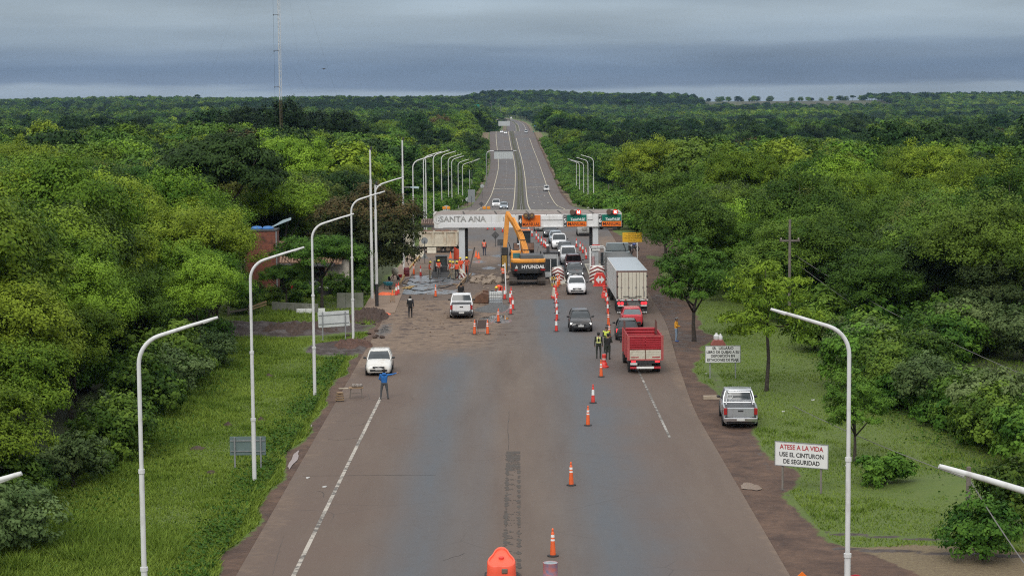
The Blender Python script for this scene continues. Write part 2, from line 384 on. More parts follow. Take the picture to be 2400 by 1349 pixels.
ys = list(np.arange(40, 200, .5)) + list(np.arange(200, 300, 2.0))
d = 300.0
while d < 5200:
    ys.append(d); d = d * 1.018 if not 3200 < d < 3900 else d + 18
ys = np.array([-150, -60, 0, 20] + ys)
fr = np.concatenate([np.linspace(-1, -.1, 26)[:-1] ** 1, np.linspace(-.1, 0, 8)[:-1]])
near = np.arange(-30, 0, .5)
def cols(y):
    far_w = 160 + .75 * max(y, 0)
    left = XL(y) - np.concatenate([[far_w * k for k in np.geomspace(1, 36.0 / far_w, 34)], np.arange(35, 0, -.5) * 1.0, [.12]])
    mid = np.linspace(float(XL(y)) + .12, float(XR(y)) - .12, 6)
    right = XR(y) + np.concatenate([[.12], np.arange(.5, 35.5, .5), [far_w * k for k in np.geomspace(36.0 / far_w, 1, 34)]])
    return np.concatenate([left, mid, right])
rows = [cols(y) for y in ys]; nc = len(rows[0])
X = np.array(rows); Y = np.repeat(ys[:, None], nc, 1); Z = G(X, Y)
inside = (X > XL(Y)) & (X < XR(Y))
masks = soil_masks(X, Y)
nearmask = (Y < 230) * (~inside)
Z = Z + nearmask * (vn(X, Y, 2.3, 3) * .035 + vn(X, Y, .9, 8) * .02) * ss(0, 1.5, np.where(X < 0, XL(Y) - X, X - XR(Y)))
mm = masks['mud'] * nearmask * (X < 0)
Z = Z + mm * (np.abs(vn(X, Y, .8, 1)) * .38 + np.abs(vn(X, Y, .37, 6)) * .2 - .06)
# the low mound of cut brush beside the seat belt sign
Z = Z + .3 * np.exp(-(((X - 20.5) / 2.4) ** 2 + ((Y - 88.5) / 2.2) ** 2)) * (1 + .25 * vn(X, Y, .7, 3))
co = np.stack([X, Y, Z], -1).reshape(-1, 3)
i, j = np.meshgrid(np.arange(len(ys) - 1), np.arange(nc - 1), indexing='ij'); a = (i * nc + j).ravel()
faces = np.stack([a, a + 1, a + nc + 1, a + nc], 1)
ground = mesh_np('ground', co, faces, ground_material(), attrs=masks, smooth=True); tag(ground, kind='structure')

# ================================================================== the road
def road_material():
    m = bpy.data.materials.new('worn_dusty_asphalt'); m.use_nodes = True; t = m.node_tree; b = t.nodes['Principled BSDF']
    P = t.nodes.new('ShaderNodeNewGeometry').outputs['Position']
    mp_ = t.nodes.new('ShaderNodeMapping'); mp_.inputs['Scale'].default_value = (1, .12, 1); t.links.new(P, mp_.inputs[0]); S = mp_.outputs[0]
    n1 = noise_node(t, P, .16, 5, .6); n2 = noise_node(t, P, 1.6, 6, .7); n3 = noise_node(t, P, 14.0, 3, .8); ns = noise_node(t, S, .55, 6, .6); nst = noise_node(t, S, 3.0, 5, .7)
    c = mixc(t, mrange(t, ns, .3, .7), (.098, .068, .049), (.150, .112, .083))
    c = mixc(t, mathn(t, 'MULTIPLY', add_attr_node(t, 'track'), mrange(t, ns, .25, .6, .55, 1)), c, (.084, .096, .109))
    c = mixc(t, mrange(t, n2, .52, .78, 0, .35), c, (.060, .050, .043))
    c = mixc(t, mathn(t, 'MULTIPLY', add_attr_node(t, 'rust'), mrange(t, n1, .3, .7, .3, 1)), c, (.118, .080, .060))
    c = mixc(t, mrange(t, nst, .58, .8, 0, .3), c, (.155, .138, .12))
    vc = t.nodes.new('ShaderNodeTexVoronoi'); vc.feature = 'DISTANCE_TO_EDGE'; vc.inputs['Scale'].default_value = .22; t.links.new(mixc(t, .12, P, noise_out_color(t, P, .8)), vc.inputs['Vector'])
    crack = mathn(t, 'MULTIPLY', mrange(t, vc.outputs['Distance'], .006, .0, 0, 1), mrange(t, n1, .5, .62)); c = mixc(t, mathn(t, 'MULTIPLY', crack, .7), c, (.045, .04, .036))
    k = mathn(t, 'ADD', mathn(t, 'MULTIPLY_ADD', n2, .7, -.35), mathn(t, 'MULTIPLY_ADD', n1, .8, -.4))
    dust = mrange(t, mathn(t, 'ADD', add_attr_node(t, 'dust'), k), .3, .75)
    dc = mixc(t, mrange(t, n2, .35, .65), (.125, .082, .053), (.225, .158, .106))
    c = mixc(t, dust, c, dc)
    cl = mathn(t, 'MULTIPLY', add_attr_node(t, 'clods'), mrange(t, noise_node(t, P, .8, 8, .74, .6), .525, .585))
    c = mixc(t, cl, c, (.07, .045, .034))
    rub = mrange(t, mathn(t, 'ADD', add_attr_node(t, 'torn'), k), .4, .6)
    c = mixc(t, rub, c, mixc(t, mrange(t, n2, .3, .7), (.07, .045, .032), (.15, .112, .085)))
    wet = mrange(t, mathn(t, 'ADD', add_attr_node(t, 'wet'), mathn(t, 'MULTIPLY_ADD', n2, .8, -.4)), .45, .6)
    c = mixc(t, wet, c, (.075, .070, .068))
    c = mixc(t, mrange(t, n3, .6, .8, 0, .35), c, (.17, .155, .14)); c = mixc(t, mrange(t, noise_node(t, P, 26.0, 2, .9), .62, .74, 0, .5), c, (.045, .04, .036))
    t.links.new(c, b.inputs['Base Color'])
    t.links.new(mrange(t, wet, 0, 1, .82, .12), b.inputs['Roughness'])
    bumpn(t, b, mathn(t, 'ADD', mathn(t, 'MULTIPLY', n3, .4), mathn(t, 'MULTIPLY', rub, n2)), .5, .05)
    return m
def sheet(name, ylist, xl, xr, nx, zoff, material, attrf=None, kind='structure', zf=None, parent=None):
    ylist = np.asarray(ylist, float); u = np.linspace(0, 1, nx)
    Xs = xl(ylist)[:, None] * (1 - u) + xr(ylist)[:, None] * u; Ys = np.repeat(ylist[:, None], nx, 1); Zs = road_z(Ys) + zoff
    if zf: Zs = Zs + zf(Xs, Ys)
    i, j = np.meshgrid(np.arange(len(ylist) - 1), np.arange(nx - 1), indexing='ij'); a = (i * nx + j).ravel()
    o = mesh_np(name, np.stack([Xs, Ys, Zs], -1).reshape(-1, 3), np.stack([a, a + 1, a + nx + 1, a + nx], 1), material, attrs=attrf(Xs, Ys) if attrf else None, smooth=True, parent=parent)
    if kind and not parent: tag(o, kind=kind)
    return o
def road_attrs(x, y):
    ga = lambda c, w: np.exp(-((x - c) / w) ** 2)
    wob = vn(x, y, 9, 2)
    track = np.clip(ga(-4.0 + .3 * wob, 1.7) * .95 + ga(4.7, 2.4) * 1.15 + ga(-1.4, .7) * .4 * (1 - ss(110, 140, y)), 0, 1) * (1 - ss(128, 150, y) * (x < 2)) 
    track = np.clip(track + ss(128, 150, y) * np.exp(-((x - 4.5) / 3.2) ** 2), 0, 1)
    track = np.where(y > 215, .55 + .3 * vn(x, y, 4), track)
    rust = np.clip(ss(3, 7, np.abs(x)) * .8 * (y < 200) + .35 * ga(-9.5, 1.5) + ga(0, 2.2) * .5 * (y < 120), 0, 1)
    rust = np.where(y > 280, ss(8, 9.5, np.abs(x - CX(y))) * .6, rust)
    dust = ss(124, 152, y - (x + 6) * .6) * (1 - ss(178, 200, y) * .35) * (1 - ss(228, 262, y)) * ss(.5, -2.5, x) * .95 + .35 * ss(-8.6, -10, x) * (y < 140) + .5 * ss(9.2, 10.4, x) * (y < 150)
    dust = np.maximum(dust, ss(195, 215, y) * (1 - ss(235, 262, y)) * ss(3, -6, x) * .62)
    dust = np.maximum(dust, ss(8.5, 11.5, x) * ss(160, 180, y) * (1 - ss(240, 270, y)) * .75)
    clods = ss(132, 150, y) * (1 - ss(205, 225, y)) * ss(3.5, -1, x)
    torn = ss(171, 175, y) * (1 - ss(196, 202, y)) * ss(6.3, 4.8, x) * .75 + .4 * ss(171, 180, y) * (1 - ss(192, 205, y))
    wet = np.maximum(0, 1 - (((x + 9.7 + .5 * vn(x, y, 2.1, 4)) / 1.3) ** 2 + ((y - 151) / 9.5) ** 2)) * .62 + np.maximum(0, 1 - (((x + .9) / 1.25) ** 2 + ((y - 157) / 2.6) ** 2)) * 1.0
    for cx_, cy_ in ((-3.5, 214), (-1.5, 222), (-5.2, 231), (-2.4, 206), (-.8, 210), (-4.4, 199)): wet = wet + np.maximum(0, 1 - (((x - cx_) / 1.3) ** 2 + ((y - cy_) / 3.0) ** 2)) * .75
    patch = (np.abs(x + .02) < .34) * (y < 98.5) * (.5 + .5 * (np.abs(np.abs(x + .02) - .24) < .12)) + (np.abs(x + .02) < .36) * (y < 98.5) * (y > 94.5) * .4
    return dict(track=track, rust=rust, dust=np.clip(dust, 0, 1), clods=clods, torn=np.clip(torn, 0, 1), wet=np.clip(wet, 0, 1), patch=np.clip(patch, 0, 1))
RM = road_material()
yn = np.concatenate([np.arange(30, 210, .5), np.arange(210, 300, 1.5), ys[ys >= 300]])
yn = yn[yn < 3600]
road = sheet('road', yn, XL, XR, 61, 0.0, RM, road_attrs)
# frayed kerbless edge: a thin face so the slab has a real rim
e = MB()
for X_, sgn in ((XL, -1), (XR, 1)):
    yy = yn[yn < 420]; pts = [(float(X_(q)), q, float(road_z(q)) - .002) for q in yy]
    for p, q in zip(pts[:-1], pts[1:]): e.add([p, q, (q[0] + sgn * .05, q[1], q[2] - .14), (p[0] + sgn * .05, p[1], p[2] - .14)], [(0, 1, 2, 3)])
# the long ragged patch down the middle of the foreground: thin worn asphalt skin with torn edges
_x = np.linspace(-.45, .45, 23); _y = np.arange(52, 98.4, .08); PA, PB = np.meshgrid(_x, _y); _n = vn(PA, PB, .16, 3) + .6 * vn(PA, PB, .5, 8); _r = np.random.default_rng(4).normal(size=PA.shape) * .35
_k = (np.abs(np.abs(PA) - .27) < .06 + .05 * _n) & (_n + _r > -.25) | ((PB > 93.5) & (np.abs(PA) < .33 + .03 * _n)) & (_r + _n > -.55) | (np.abs(PA) < .3) & (_n + _r * .8 > .62)
_i, _j = np.meshgrid(np.arange(len(_y) - 1), np.arange(22), indexing='ij'); _a = (_i * 23 + _j).ravel(); _f = np.stack([_a, _a + 1, _a + 24, _a + 23], 1)
mesh_np('worn_patch', np.stack([PA - .02 - (98 - PB) * .004, PB, np.full_like(PA, .037)], -1).reshape(-1, 3), _f[_k.ravel()[_a]], mat('dark_patch_asphalt', (.082, .068, .056), .9, c2=(.06, .05, .042), scale=3), road)
rim = e.build('slab_edge', mat('asphalt_edge', (.06, .052, .047), .9, scale=3), road)

# ------------------------------------------------------------------ paint
def paint_mat(name, c, wear):
    m = bpy.data.materials.new(name); m.use_nodes = True; t = m.node_tree; b = t.nodes['Principled BSDF']
    P = t.nodes.new('ShaderNodeNewGeometry').outputs['Position']
    n = noise_node(t, P, 2.4, 7, .75); n2 = noise_node(t, P, .25, 4)
    cc = mixc(t, mrange(t, mathn(t, 'ADD', n, mathn(t, 'MULTIPLY_ADD', n2, .5, -.25)), wear, wear + .16), (.10, .088, .075), c)
    t.links.new(cc, b.inputs['Base Color']); b.inputs['Roughness'].default_value = .7; return m
SEAM = mat('tar_joint', (.045, .04, .036), .9)
def ribbon(pts, w, name, m):
    b = MB(); vs = []
    for i_, (x_, y_) in enumerate(pts):
        q = pts[min(i_ + 1, len(pts) - 1)]; p_ = pts[max(i_ - 1, 0)]; dx, dy = q[0] - p_[0], q[1] - p_[1]; L_ = math.hypot(dx, dy) + 1e-9; ww = w * (.5 + random.random()) / 2
        for s_ in (-1, 1): vs.append((x_ - dy / L_ * ww * s_, y_ + dx / L_ * ww * s_, .0345))
    b.add(vs, [(2 * i_, 2 * i_ + 1, 2 * i_ + 3, 2 * i_ + 2) for i_ in range(len(pts) - 1)]); return b.build(name, m, road)
for x_, ya, yb in ((-.25, 98, 128),):
    ribbon([(x_ + .03 * math.sin(y_ * .7) + random.uniform(-.015, .015), y_) for y_ in np.arange(ya, yb, .6)], .02, 'joint_line', SEAM)
ribbon([(x_, 92.3 + .03 * random.random()) for x_ in np.arange(-9.9, -3.4, .25)], .05, 'joint_line', SEAM)
for k in range(15):
    lf = k < 10; x_ = random.uniform(-10, -8.6) if lf else random.uniform(-7, 9); y_ = random.uniform(84, 128) if lf else random.uniform(66, 135); pts = [(x_, y_)]; a_ = random.uniform(-.25, .25)
    for j in range(random.randint(5, 11)): a_ += random.uniform(-.5, .5); pts.append((pts[-1][0] + .17 * math.cos(a_), pts[-1][1] + .3 * math.sin(a_)))
    ribbon([p_ for p_ in pts if -10.3 < p_[0] < 10], .028, 'road_crack', SEAM)
PW = paint_mat('worn_white_paint', (.44, .40, .34), .40); PY = paint_mat('cream_edge_paint', (.50, .45, .32), .22); PF = paint_mat('faint_white_paint', (.42, .4, .36), .47)
def line(x0, w, y0, y1, m, name='edge_line', off=0.0, step=2.0):
    f = x0 if callable(x0) else (lambda y: np.full_like(np.asarray(y, float), x0))
    q = yn[(yn > y0) & (yn < y1)]; q = np.concatenate([[y0], q[::(1 if y0 > 300 else 4)], [y1]])
    o = sheet(name, q, lambda y: f(y) - w / 2, lambda y: f(y) + w / 2, 2, .006 + off + (0.05 if y0 > 250 else 0), m, kind=None, parent=road); return o
line(lambda y: -8.2 + (y - 73) * .0085, .17, 40, 117, PW)
line(8.12, .13, 102, 141, PF)
line(lambda y: CX(y) + 8.6 + 0 * y, .2, 300, 1130, PY); line(lambda y: CX(y) - 8.6, .22, 320, 1130, PY)
line(lambda y: CX(y) + 1.75, .24, 300, 1130, PY); line(lambda y: CX(y) - 1.75, .24, 330, 1130, PY)
line(lambda y: CX(y) + 8.6, .3, 1350, 3100, PY); line(lambda y: CX(y) + 1.6, .3, 1350, 3100, PY); line(lambda y: CX(y) - 1.6, .3, 1350, 3000, PY)
for sx in (-5.1, 5.1):
    for k in range(58):
        y0 = 318 + k * 13.5; line(lambda y: CX(y) + sx, .16, y0, y0 + 4.5, PW, 'lane_dash')
def flat(name, poly, y, xc, m):                 # flat paint shape lying on the road
    b = MB(); zz = float(road_z(y)) + .075; zg = (float(road_z(y + 4)) - float(road_z(y - 4))) / 8
    b.add([(float(CX(y)) + xc + px, y + py, zz + py * zg) for px, py in poly], [tuple(range(len(poly)))]); return b.build(name, m, road)
arrow = [(-.2, -3), (.2, -3), (.2, 1), (.75, 1), (0, 4), (-.75, 1), (-.2, 1)]
for y in (505, 575): 
    for xc in (3.4, 6.9): flat('lane_arrow', arrow, y, xc, PW)
for sx, y in ((-6.9, 632), (-3.4, 632), (3.4, 640), (6.9, 640)):
    for k in range(6): flat('rumble_bar', [(-.2, -2.2), (.2, -2.2), (.2, 2.2), (-.2, 2.2)], y, sx - 1.3 + k * .52, PW)

# ------------------------------------------------------------------ median with steel barrier
kerbm = mat('kerb_concrete', (.26, .245, .22), .9, scale=2)
def strip(name, y0, y1, dx, w, h, m, step, base=0.0):
    q = np.arange(y0, y1, step); rings = []
    for y in q:
        z = float(road_z(y)) + base; x = float(CX(y)) + dx; rings.append([(x - w / 2, y, z - .1), (x + w / 2, y, z - .1), (x + w / 2, y, z + h), (x - w / 2, y, z + h)])
    return MB().loft(rings).build(name, m)
md = strip('median_strip', 335, 1150, 0, 1.7, .16, mat('median_soil', (.10, .085, .05), .95, c2=(.06, .075, .03), scale=1.5), 12); tag(md, kind='structure')
md2 = strip('median_strip', 1330, 3100, 0, 2.4, .3, mat('median_soil', (.1, .085, .05)), 25); tag(md2, kind='structure')
bar_m = mat('weathered_steel_rail', (.20, .19, .175), .55, .4, scale=1.0)
gr = thing('guard_rail', 'long dark steel guard rail running down the planted median', 'guard rail', (float(CX(336)), 336, float(road_z(336))))
def rel(o, p): return (p[0] - o.location.x, p[1] - o.location.y, p[2] - o.location.z)
for sx in (-.18, .18):
    rr = []
    for y in np.arange(336, 1150, 12):
        z = float(road_z(y)) + .72; x = float(CX(y)) + sx; rr.append([rel(gr, p) for p in ((x - .04, y, z - .17), (x + .04, y, z - .17), (x + .04, y, z + .17), (x - .04, y, z + .17))])
    MB().loft(rr).build('rail', bar_m, gr)
po = MB().box((0, 0, 0), (.12, .14, .85)).build('rail_post', bar_m, gr)
for k, y in enumerate(np.arange(338, 700, 8)):
    o_ = po if k == 0 else po.copy()
    if k: COL.objects.link(o_); o_.parent = gr
    o_.location = rel(gr, (float(CX(y)), y, float(road_z(y)) + .42))
# ================================================================== vegetation
def leaf_mat(name, ca, cb, trans=.16):
    m = bpy.data.materials.new(name); m.use_nodes = True; t = m.node_tree; b = t.nodes['Principled BSDF']; o = t.nodes['Material Output']
    tint = add_attr_node(t, 'tint'); rnd = t.nodes.new('ShaderNodeObjectInfo').outputs['Random']
    f = mathn(t, 'ADD', tint, mathn(t, 'MULTIPLY_ADD', rnd, .7, -.35))
    c = mixc(t, f, ca, cb); t.nodes[-1].clamp_factor = True
    h = t.nodes.new('ShaderNodeHueSaturation'); t.links.new(c, h.inputs['Color'])
    t.links.new(mathn(t, 'MULTIPLY_ADD', mathn(t, 'FRACT', mathn(t, 'MULTIPLY', rnd, 7.3)), .034, .483), h.inputs['Hue'])
    t.links.new(mathn(t, 'MULTIPLY_ADD', mathn(t, 'FRACT', mathn(t, 'MULTIPLY', rnd, 13.7)), .58, .68), h.inputs['Value'])
    t.links.new(h.outputs[0], b.inputs['Base Color']); b.inputs['Roughness'].default_value = .6; b.inputs['Specular IOR Level'].default_value = .1
    tr = t.nodes.new('ShaderNodeBsdfTranslucent'); t.links.new(h.outputs[0], tr.inputs['Color'])
    ms = t.nodes.new('ShaderNodeMixShader'); ms.inputs[0].default_value = trans
    t.links.new(b.outputs[0], ms.inputs[1]); t.links.new(tr.outputs[0], ms.inputs[2]); t.links.new(ms.outputs[0], o.inputs[0])
    return m
LM = dict(
    fresh=leaf_mat('fresh_green_leaves', (.062, .125, .010), (.225, .335, .030)),
    mid=leaf_mat('green_leaves', (.031, .078, .010), (.125, .22, .028)),
    dark=leaf_mat('dark_green_leaves', (.008, .026, .007), (.038, .082, .018), .1),
    grey=leaf_mat('grey_green_leaves', (.05, .09, .026), (.145, .205, .07)),
    olive=leaf_mat('olive_leaves', (.07, .108, .018), (.17, .205, .042)),
    mango=leaf_mat('mango_leaves', (.018, .031, .011), (.048, .062, .018), .08),
    bronze=leaf_mat('bronze_young_leaves', (.046, .046, .015), (.105, .082, .03), .1),
    pine=leaf_mat('blue_green_needles', (.014, .036, .020), (.034, .066, .034), .05),
    weed=leaf_mat('weed_leaves', (.045, .115, .014), (.13, .235, .03)),
    grass=leaf_mat('grass_blades', (.08, .13, .015), (.19, .245, .038), .15))
BARK = mat('grey_brown_bark', (.075, .06, .048), .95, c2=(.035, .028, .024), scale=5, bump=.6)
BARKL = mat('pale_bark', (.20, .18, .15), .95, c2=(.11, .095, .08), scale=4, bump=.4)

def leaves(P, Nrm, size, rng, tint, asp=.62):
    n = len(P); r = rng.normal(size=(n, 3)); t1 = np.cross(Nrm, r); t1 /= np.linalg.norm(t1, axis=1)[:, None] + 1e-9; t2 = np.cross(Nrm, t1)
    s = (size * (.6 + .8 * rng.random(n)))[:, None]
    v = np.stack([P - t1 * s * .5, P - t2 * s * .5 * asp, P + t1 * s * .5 + Nrm * s * .12, P + t2 * s * .5 * asp], 1).reshape(-1, 3)
    f = np.arange(4 * n).reshape(n, 4); return v, f, np.repeat(tint, 4)
def crown_pts(rng, R, zc, RZ, nl, per, sub, lobe=(.30, .46), flat=.8, skirt=-.35, hollow=.55):
    C = []; rad_ = []
    for k in range(nl):
        u = (k + .5) / nl; ph = k * 2.39996 + rng.normal() * .35
        cz = skirt + (1 - skirt) * (1 - u) ** 1.0; cz = np.clip(cz + rng.normal() * .08, -.9, 1); rr = math.sqrt(max(0.02, 1 - cz * cz))
        q = hollow + (1 - hollow) * rng.random() ** .5 if rng.random() < .8 else rng.random() * .5
        C.append((R * rr * math.cos(ph) * q * .86, R * rr * math.sin(ph) * q * .86, zc + RZ * cz * q * .86)); rad_.append(R * rng.uniform(*lobe))
    C = np.array(C); rad_ = np.array(rad_)
    P = []; Nn = []; T = []
    for c, r in zip(C, rad_):
        lt = rng.normal() * .16
        for _ in range(sub):
            dv = rng.normal(size=3); dv[2] = abs(dv[2]) * .9 - .25; dv /= np.linalg.norm(dv)
            sc = c + dv * r * np.array([1, 1, flat]) * rng.uniform(.75, 1.05)
            k = max(3, int(per * rng.uniform(.6, 1.4))); sg = r * .19
            off = rng.normal(size=(k, 3)) * sg * np.array([1, 1, .7]); p = sc + off
            co_ = sc - np.array([0, 0, zc - RZ * .3]); co_ = co_ / (np.linalg.norm(co_) + 1e-6)
            nn = co_ * .35 + dv * .45 + np.array([0, 0, .38]) + off / (sg + 1e-6) * .5 + rng.normal(size=(k, 3)) * .25
            P.append(p); Nn.append(nn / np.linalg.norm(nn, axis=1)[:, None]); T.append(np.clip(.5 + lt + rng.normal(size=k) * .15 + rng.normal() * .14, 0, 1))
    return np.concatenate(P), np.concatenate(Nn), np.concatenate(T), C, rad_
def make_trunk(H, r, C, rng, lean=(0, 0), nlimb=6, fork=.4, barkm=None, name='trunk', link=True):
    b = MB(); top = Vector((lean[0], lean[1], H * fork)); base = Vector((0, 0, -.3)); mid = base.lerp(top, .5) + Vector((rng.normal() * .1, rng.normal() * .1, 0))
    b.tube([base, Vector((0, 0, .25)), mid, top], [r * 1.5, r * 1.1, r * .9, r * .75], 7)
    idx = np.argsort(-np.linalg.norm(C[:, :2], axis=1))
    pickc = [C[i] for i in idx[::max(1, len(C) // nlimb)]][:nlimb]
    for c in pickc:
        c = Vector(c); q = top.lerp(c, .5) + Vector((0, 0, -.1 * (c - top).length)); st = mid.lerp(top, rng.uniform(.55, 1))
        b.tube([st, q, c], [r * .55, r * .34, r * .1], 5)
    o = b.build(name, barkm or BARK, None, smooth=True, auto=180)
    if not link: COL.objects.unlink(o)
    return o
LIB = {}
def proto(key, R, H, RZ, nl, per, sub, leaf, species, r=.16, seed=1, bark=None, second=None, **kw):
    rng = np.random.default_rng(seed); fork = kw.pop('fork', .38); asp = kw.pop('asp', .62)
    P, Nn, T, C, rr = crown_pts(rng, R, H - RZ, RZ, nl, per, sub, **kw)
    v, f, tt = leaves(P, Nn, np.full(len(P), leaf), rng, T, asp)
    cr_ = mesh_np('crown', v, f, LM[species], attrs=dict(tint=tt), link=False)
    if second:                                   # young leaves of another colour on the outer top
        zt = P[:, 2] + rng.normal(size=len(P)) * .5; sel = zt > np.quantile(zt, second[1]); cr_.data.materials.append(LM[second[0]])
        cr_.data.polygons.foreach_set('material_index', (sel & (rng.random(len(P)) < .8)).astype(np.int32))
    tr = make_trunk(H, r, C, rng, fork=fork, barkm=bark, link=False)
    LIB[key] = (cr_, tr); return cr_
proto('fresh_a', 4.2, 11, 3.7, 34, 66, 17, .185, 'fresh', seed=1)
proto('fresh_b', 3.8, 10, 3.9, 30, 66, 17, .185, 'fresh', seed=2, skirt=-.6)
proto('fresh_c', 4.8, 11.5, 3.4, 38, 64, 16, .185, 'fresh', seed=12, skirt=-.2, lobe=(.24, .40))
proto('mid_a', 4.0, 10, 3.8, 30, 66, 17, .185, 'mid', seed=3, skirt=-.55)
proto('mid_b', 4.6, 10.5, 3.5, 36, 64, 16, .185, 'mid', seed=4)
proto('dark_a', 4.2, 10, 3.8, 32, 54, 16, .21, 'dark', seed=5, skirt=-.6)
proto('grey_a', 3.6, 8.5, 3.2, 28, 44, 15, .20, 'grey', seed=6, skirt=-.6)
proto('olive_a', 4.0, 10, 3.4, 26, 36, 14, .20, 'olive', seed=7)
proto('spread', 6.4, 14, 4.2, 60, 30, 24, .28, 'dark', r=.34, seed=8, skirt=-.15, lobe=(.15, .27), flat=.5, fork=.45)
proto('mango', 5.3, 9.2, 4.3, 54, 30, 26, .30, 'mango', r=.24, seed=9, skirt=-.85, lobe=(.2, .32), hollow=.75, second=('bronze', .74), asp=.4)
proto('layered', 4.2, 6.4, 1.9, 36, 28, 20, .21, 'mid', r=.14, seed=10, skirt=-.25, lobe=(.17, .28), flat=.32, fork=.4, asp=.4)
proto('feathery', 3.3, 8.0, 3.1, 30, 24, 16, .26, 'fresh', r=.13, seed=11, skirt=-.6, lobe=(.2, .34), flat=.45, fork=.5, asp=.32)
proto('feathery_b', 3.0, 7.4, 2.9, 30, 26, 18, .25, 'mid', r=.15, seed=21, skirt=-.6, lobe=(.2, .34), flat=.5, fork=.35, asp=.36)
proto('shrub_a', 1.5, 2.3, 1.2, 18, 24, 16, .16, 'mid', r=.05, seed=13, skirt=-.8, fork=.2)
proto('shrub_b', 1.7, 2.6, 1.3, 18, 24, 16, .16, 'grey', r=.05, seed=14, skirt=-.8, fork=.2)
proto('shrub_c', 1.3, 1.6, .9, 18, 24, 16, .16, 'weed', r=.04, seed=15, skirt=-.8, fork=.2)
proto('umbrella', 3.6, 10, 1.9, 16, 20, 14, .55, 'dark', r=.18, seed=16, skirt=0, lobe=(.25, .4), flat=.6, fork=.7)
# coarser stand-alone trees for the far wood (crown and trunk in one mesh)
LIBC = bpy.data.collections.new('wood_library')
def far_proto(i, R, H, RZ, nl, per, sub, leaf, species, seed, conifer=False, **kw):
    rng = np.random.default_rng(seed)
    if conifer:
        n = 700; z = rng.random(n) ** .8; a = rng.random(n) * 6.283; rr = R * (1 - z) ** .8 * (.5 + .5 * rng.random(n)); P = np.stack([rr * np.cos(a), rr * np.sin(a), 1 + z * (H - 1)], 1)
        Nn = np.stack([np.cos(a), np.sin(a), np.full(n, .9)], 1) + rng.normal(size=(n, 3)) * .3; Nn /= np.linalg.norm(Nn, axis=1)[:, None]; T = np.clip(.5 + rng.normal(size=n) * .2, 0, 1)
    else: P, Nn, T, C, rr = crown_pts(rng, R, H - RZ, RZ, nl, per, sub, **kw)
    v, f, tt = leaves(P, Nn, np.full(len(P), leaf), rng, T, .7)
    b = MB(); b.tube([(0, 0, -1), (0, 0, H * .5)], [.2, .12], 5, cap=False); tv = np.array(b.v); tf = np.array(b.f)
    allv = np.concatenate([v, tv]); allf = np.concatenate([f, tf + len(v)]); tt = np.concatenate([tt, np.zeros(len(tv))])
    o = mesh_np('wood_%02d' % i, allv, allf, [LM[species], BARK], attrs=dict(tint=tt), link=False)
    mi = np.zeros(len(allf), np.int32); mi[len(f):] = 1; o.data.polygons.foreach_set('material_index', mi)
    LIBC.objects.link(o); return o
far_proto(0, 4.2, 10.5, 3.6, 26, 26, 11, .40, 'fresh', 31, skirt=-.6)
far_proto(1, 4.0, 10, 3.8, 26, 26, 11, .40, 'mid', 32, skirt=-.6)
far_proto(2, 4.6, 10.5, 3.4, 26, 26, 11, .40, 'mid', 33, skirt=-.5)
far_proto(3, 4.2, 10, 3.8, 26, 26, 11, .40, 'dark', 34, skirt=-.6)
far_proto(4, 4.0, 9.5, 3.2, 24, 26, 11, .40, 'grey', 35, skirt=-.6)
far_proto(5, 4.2, 10, 3.4, 22, 13, 15, .38, 'olive', 36)
far_proto(6, 2.6, 14, 6, 0, 0, 0, .9, 'pine', 37, conifer=True)
far_proto(7, 1.8, 2.6, 1.3, 14, 12, 12, .26, 'weed', 38, skirt=-.8)
far_proto(8, 5.6, 11.5, 3.8, 24, 15, 10, .70, 'mid', 39, skirt=-.6)
far_proto(9, 5.6, 11.5, 3.8, 24, 15, 10, .70, 'dark', 40, skirt=-.6)
far_proto(10, 5.6, 11.0, 3.6, 24, 15, 10, .70, 'fresh', 41, skirt=-.6)
far_proto(11, 5.2, 8.5, 3.2, 20, 15, 10, .70, 'pine', 42, skirt=-.6)
far_proto(12, 5.2, 14, 4.6, 26, 26, 11, .42, 'dark', 43, skirt=-.3)
far_proto(13, 4.2, 10.5, 3.4, 22, 20, 10, .40, 'bronze', 44, skirt=-.4)

# ------------------------------------------------------------------ where the wood stands
def wood_ok(x, y):
    n = vn(x, y, 7, 3) * 1.6
    L_ = np.where(y < 136, -22.0, np.where(y < 182, -26.0 - 3.5 * ss(160, 170, y), np.where(y < 250, -19.5, XL(y) - 6.5))) - np.abs(n) * .8
    R_ = np.where(y < 141, 70.0, np.where(y < 152, 24.0, np.where(y < 205, 18.5, np.where(y < 262, 21.5, XR(y) + 12 - 4 * ss(600, 900, y))))) + np.abs(n) * (y < 900)
    ok = (x < L_) | (x > R_)
    ok = ok & (((x + 28.3) / 7) ** 2 + ((y - 190) / 9) ** 2 > 1) & ~((x < -22) & (x > -34) & (y > 168) & (y < 186))
    fld = ((y > 3330) & (x > 330) & (x < 640)) | ((y > 3640) & (x > 300))
    glade = (((x - 36) / 7) ** 2 + ((y - 108) / 12) ** 2 < 1) | (((x - 33.) / 5) ** 2 + ((y - 128) / 6) ** 2 < 1)
    return ok & ~fld & ~glade
def scatter(y0, y1, s, rng):
    pts = []; y = y0
    while y < y1:
        w = .31 * y + 14; x = -w
        while x < w:
            pts.append((x + rng.uniform(-.42, .42) * s, y + rng.uniform(-.42, .42) * s)); x += s
        y += s * .9
    p = np.array(pts); return p[wood_ok(p[:, 0], p[:, 1])]
rng = np.random.default_rng(99)
pn = scatter(66, 330, 5.9, rng)
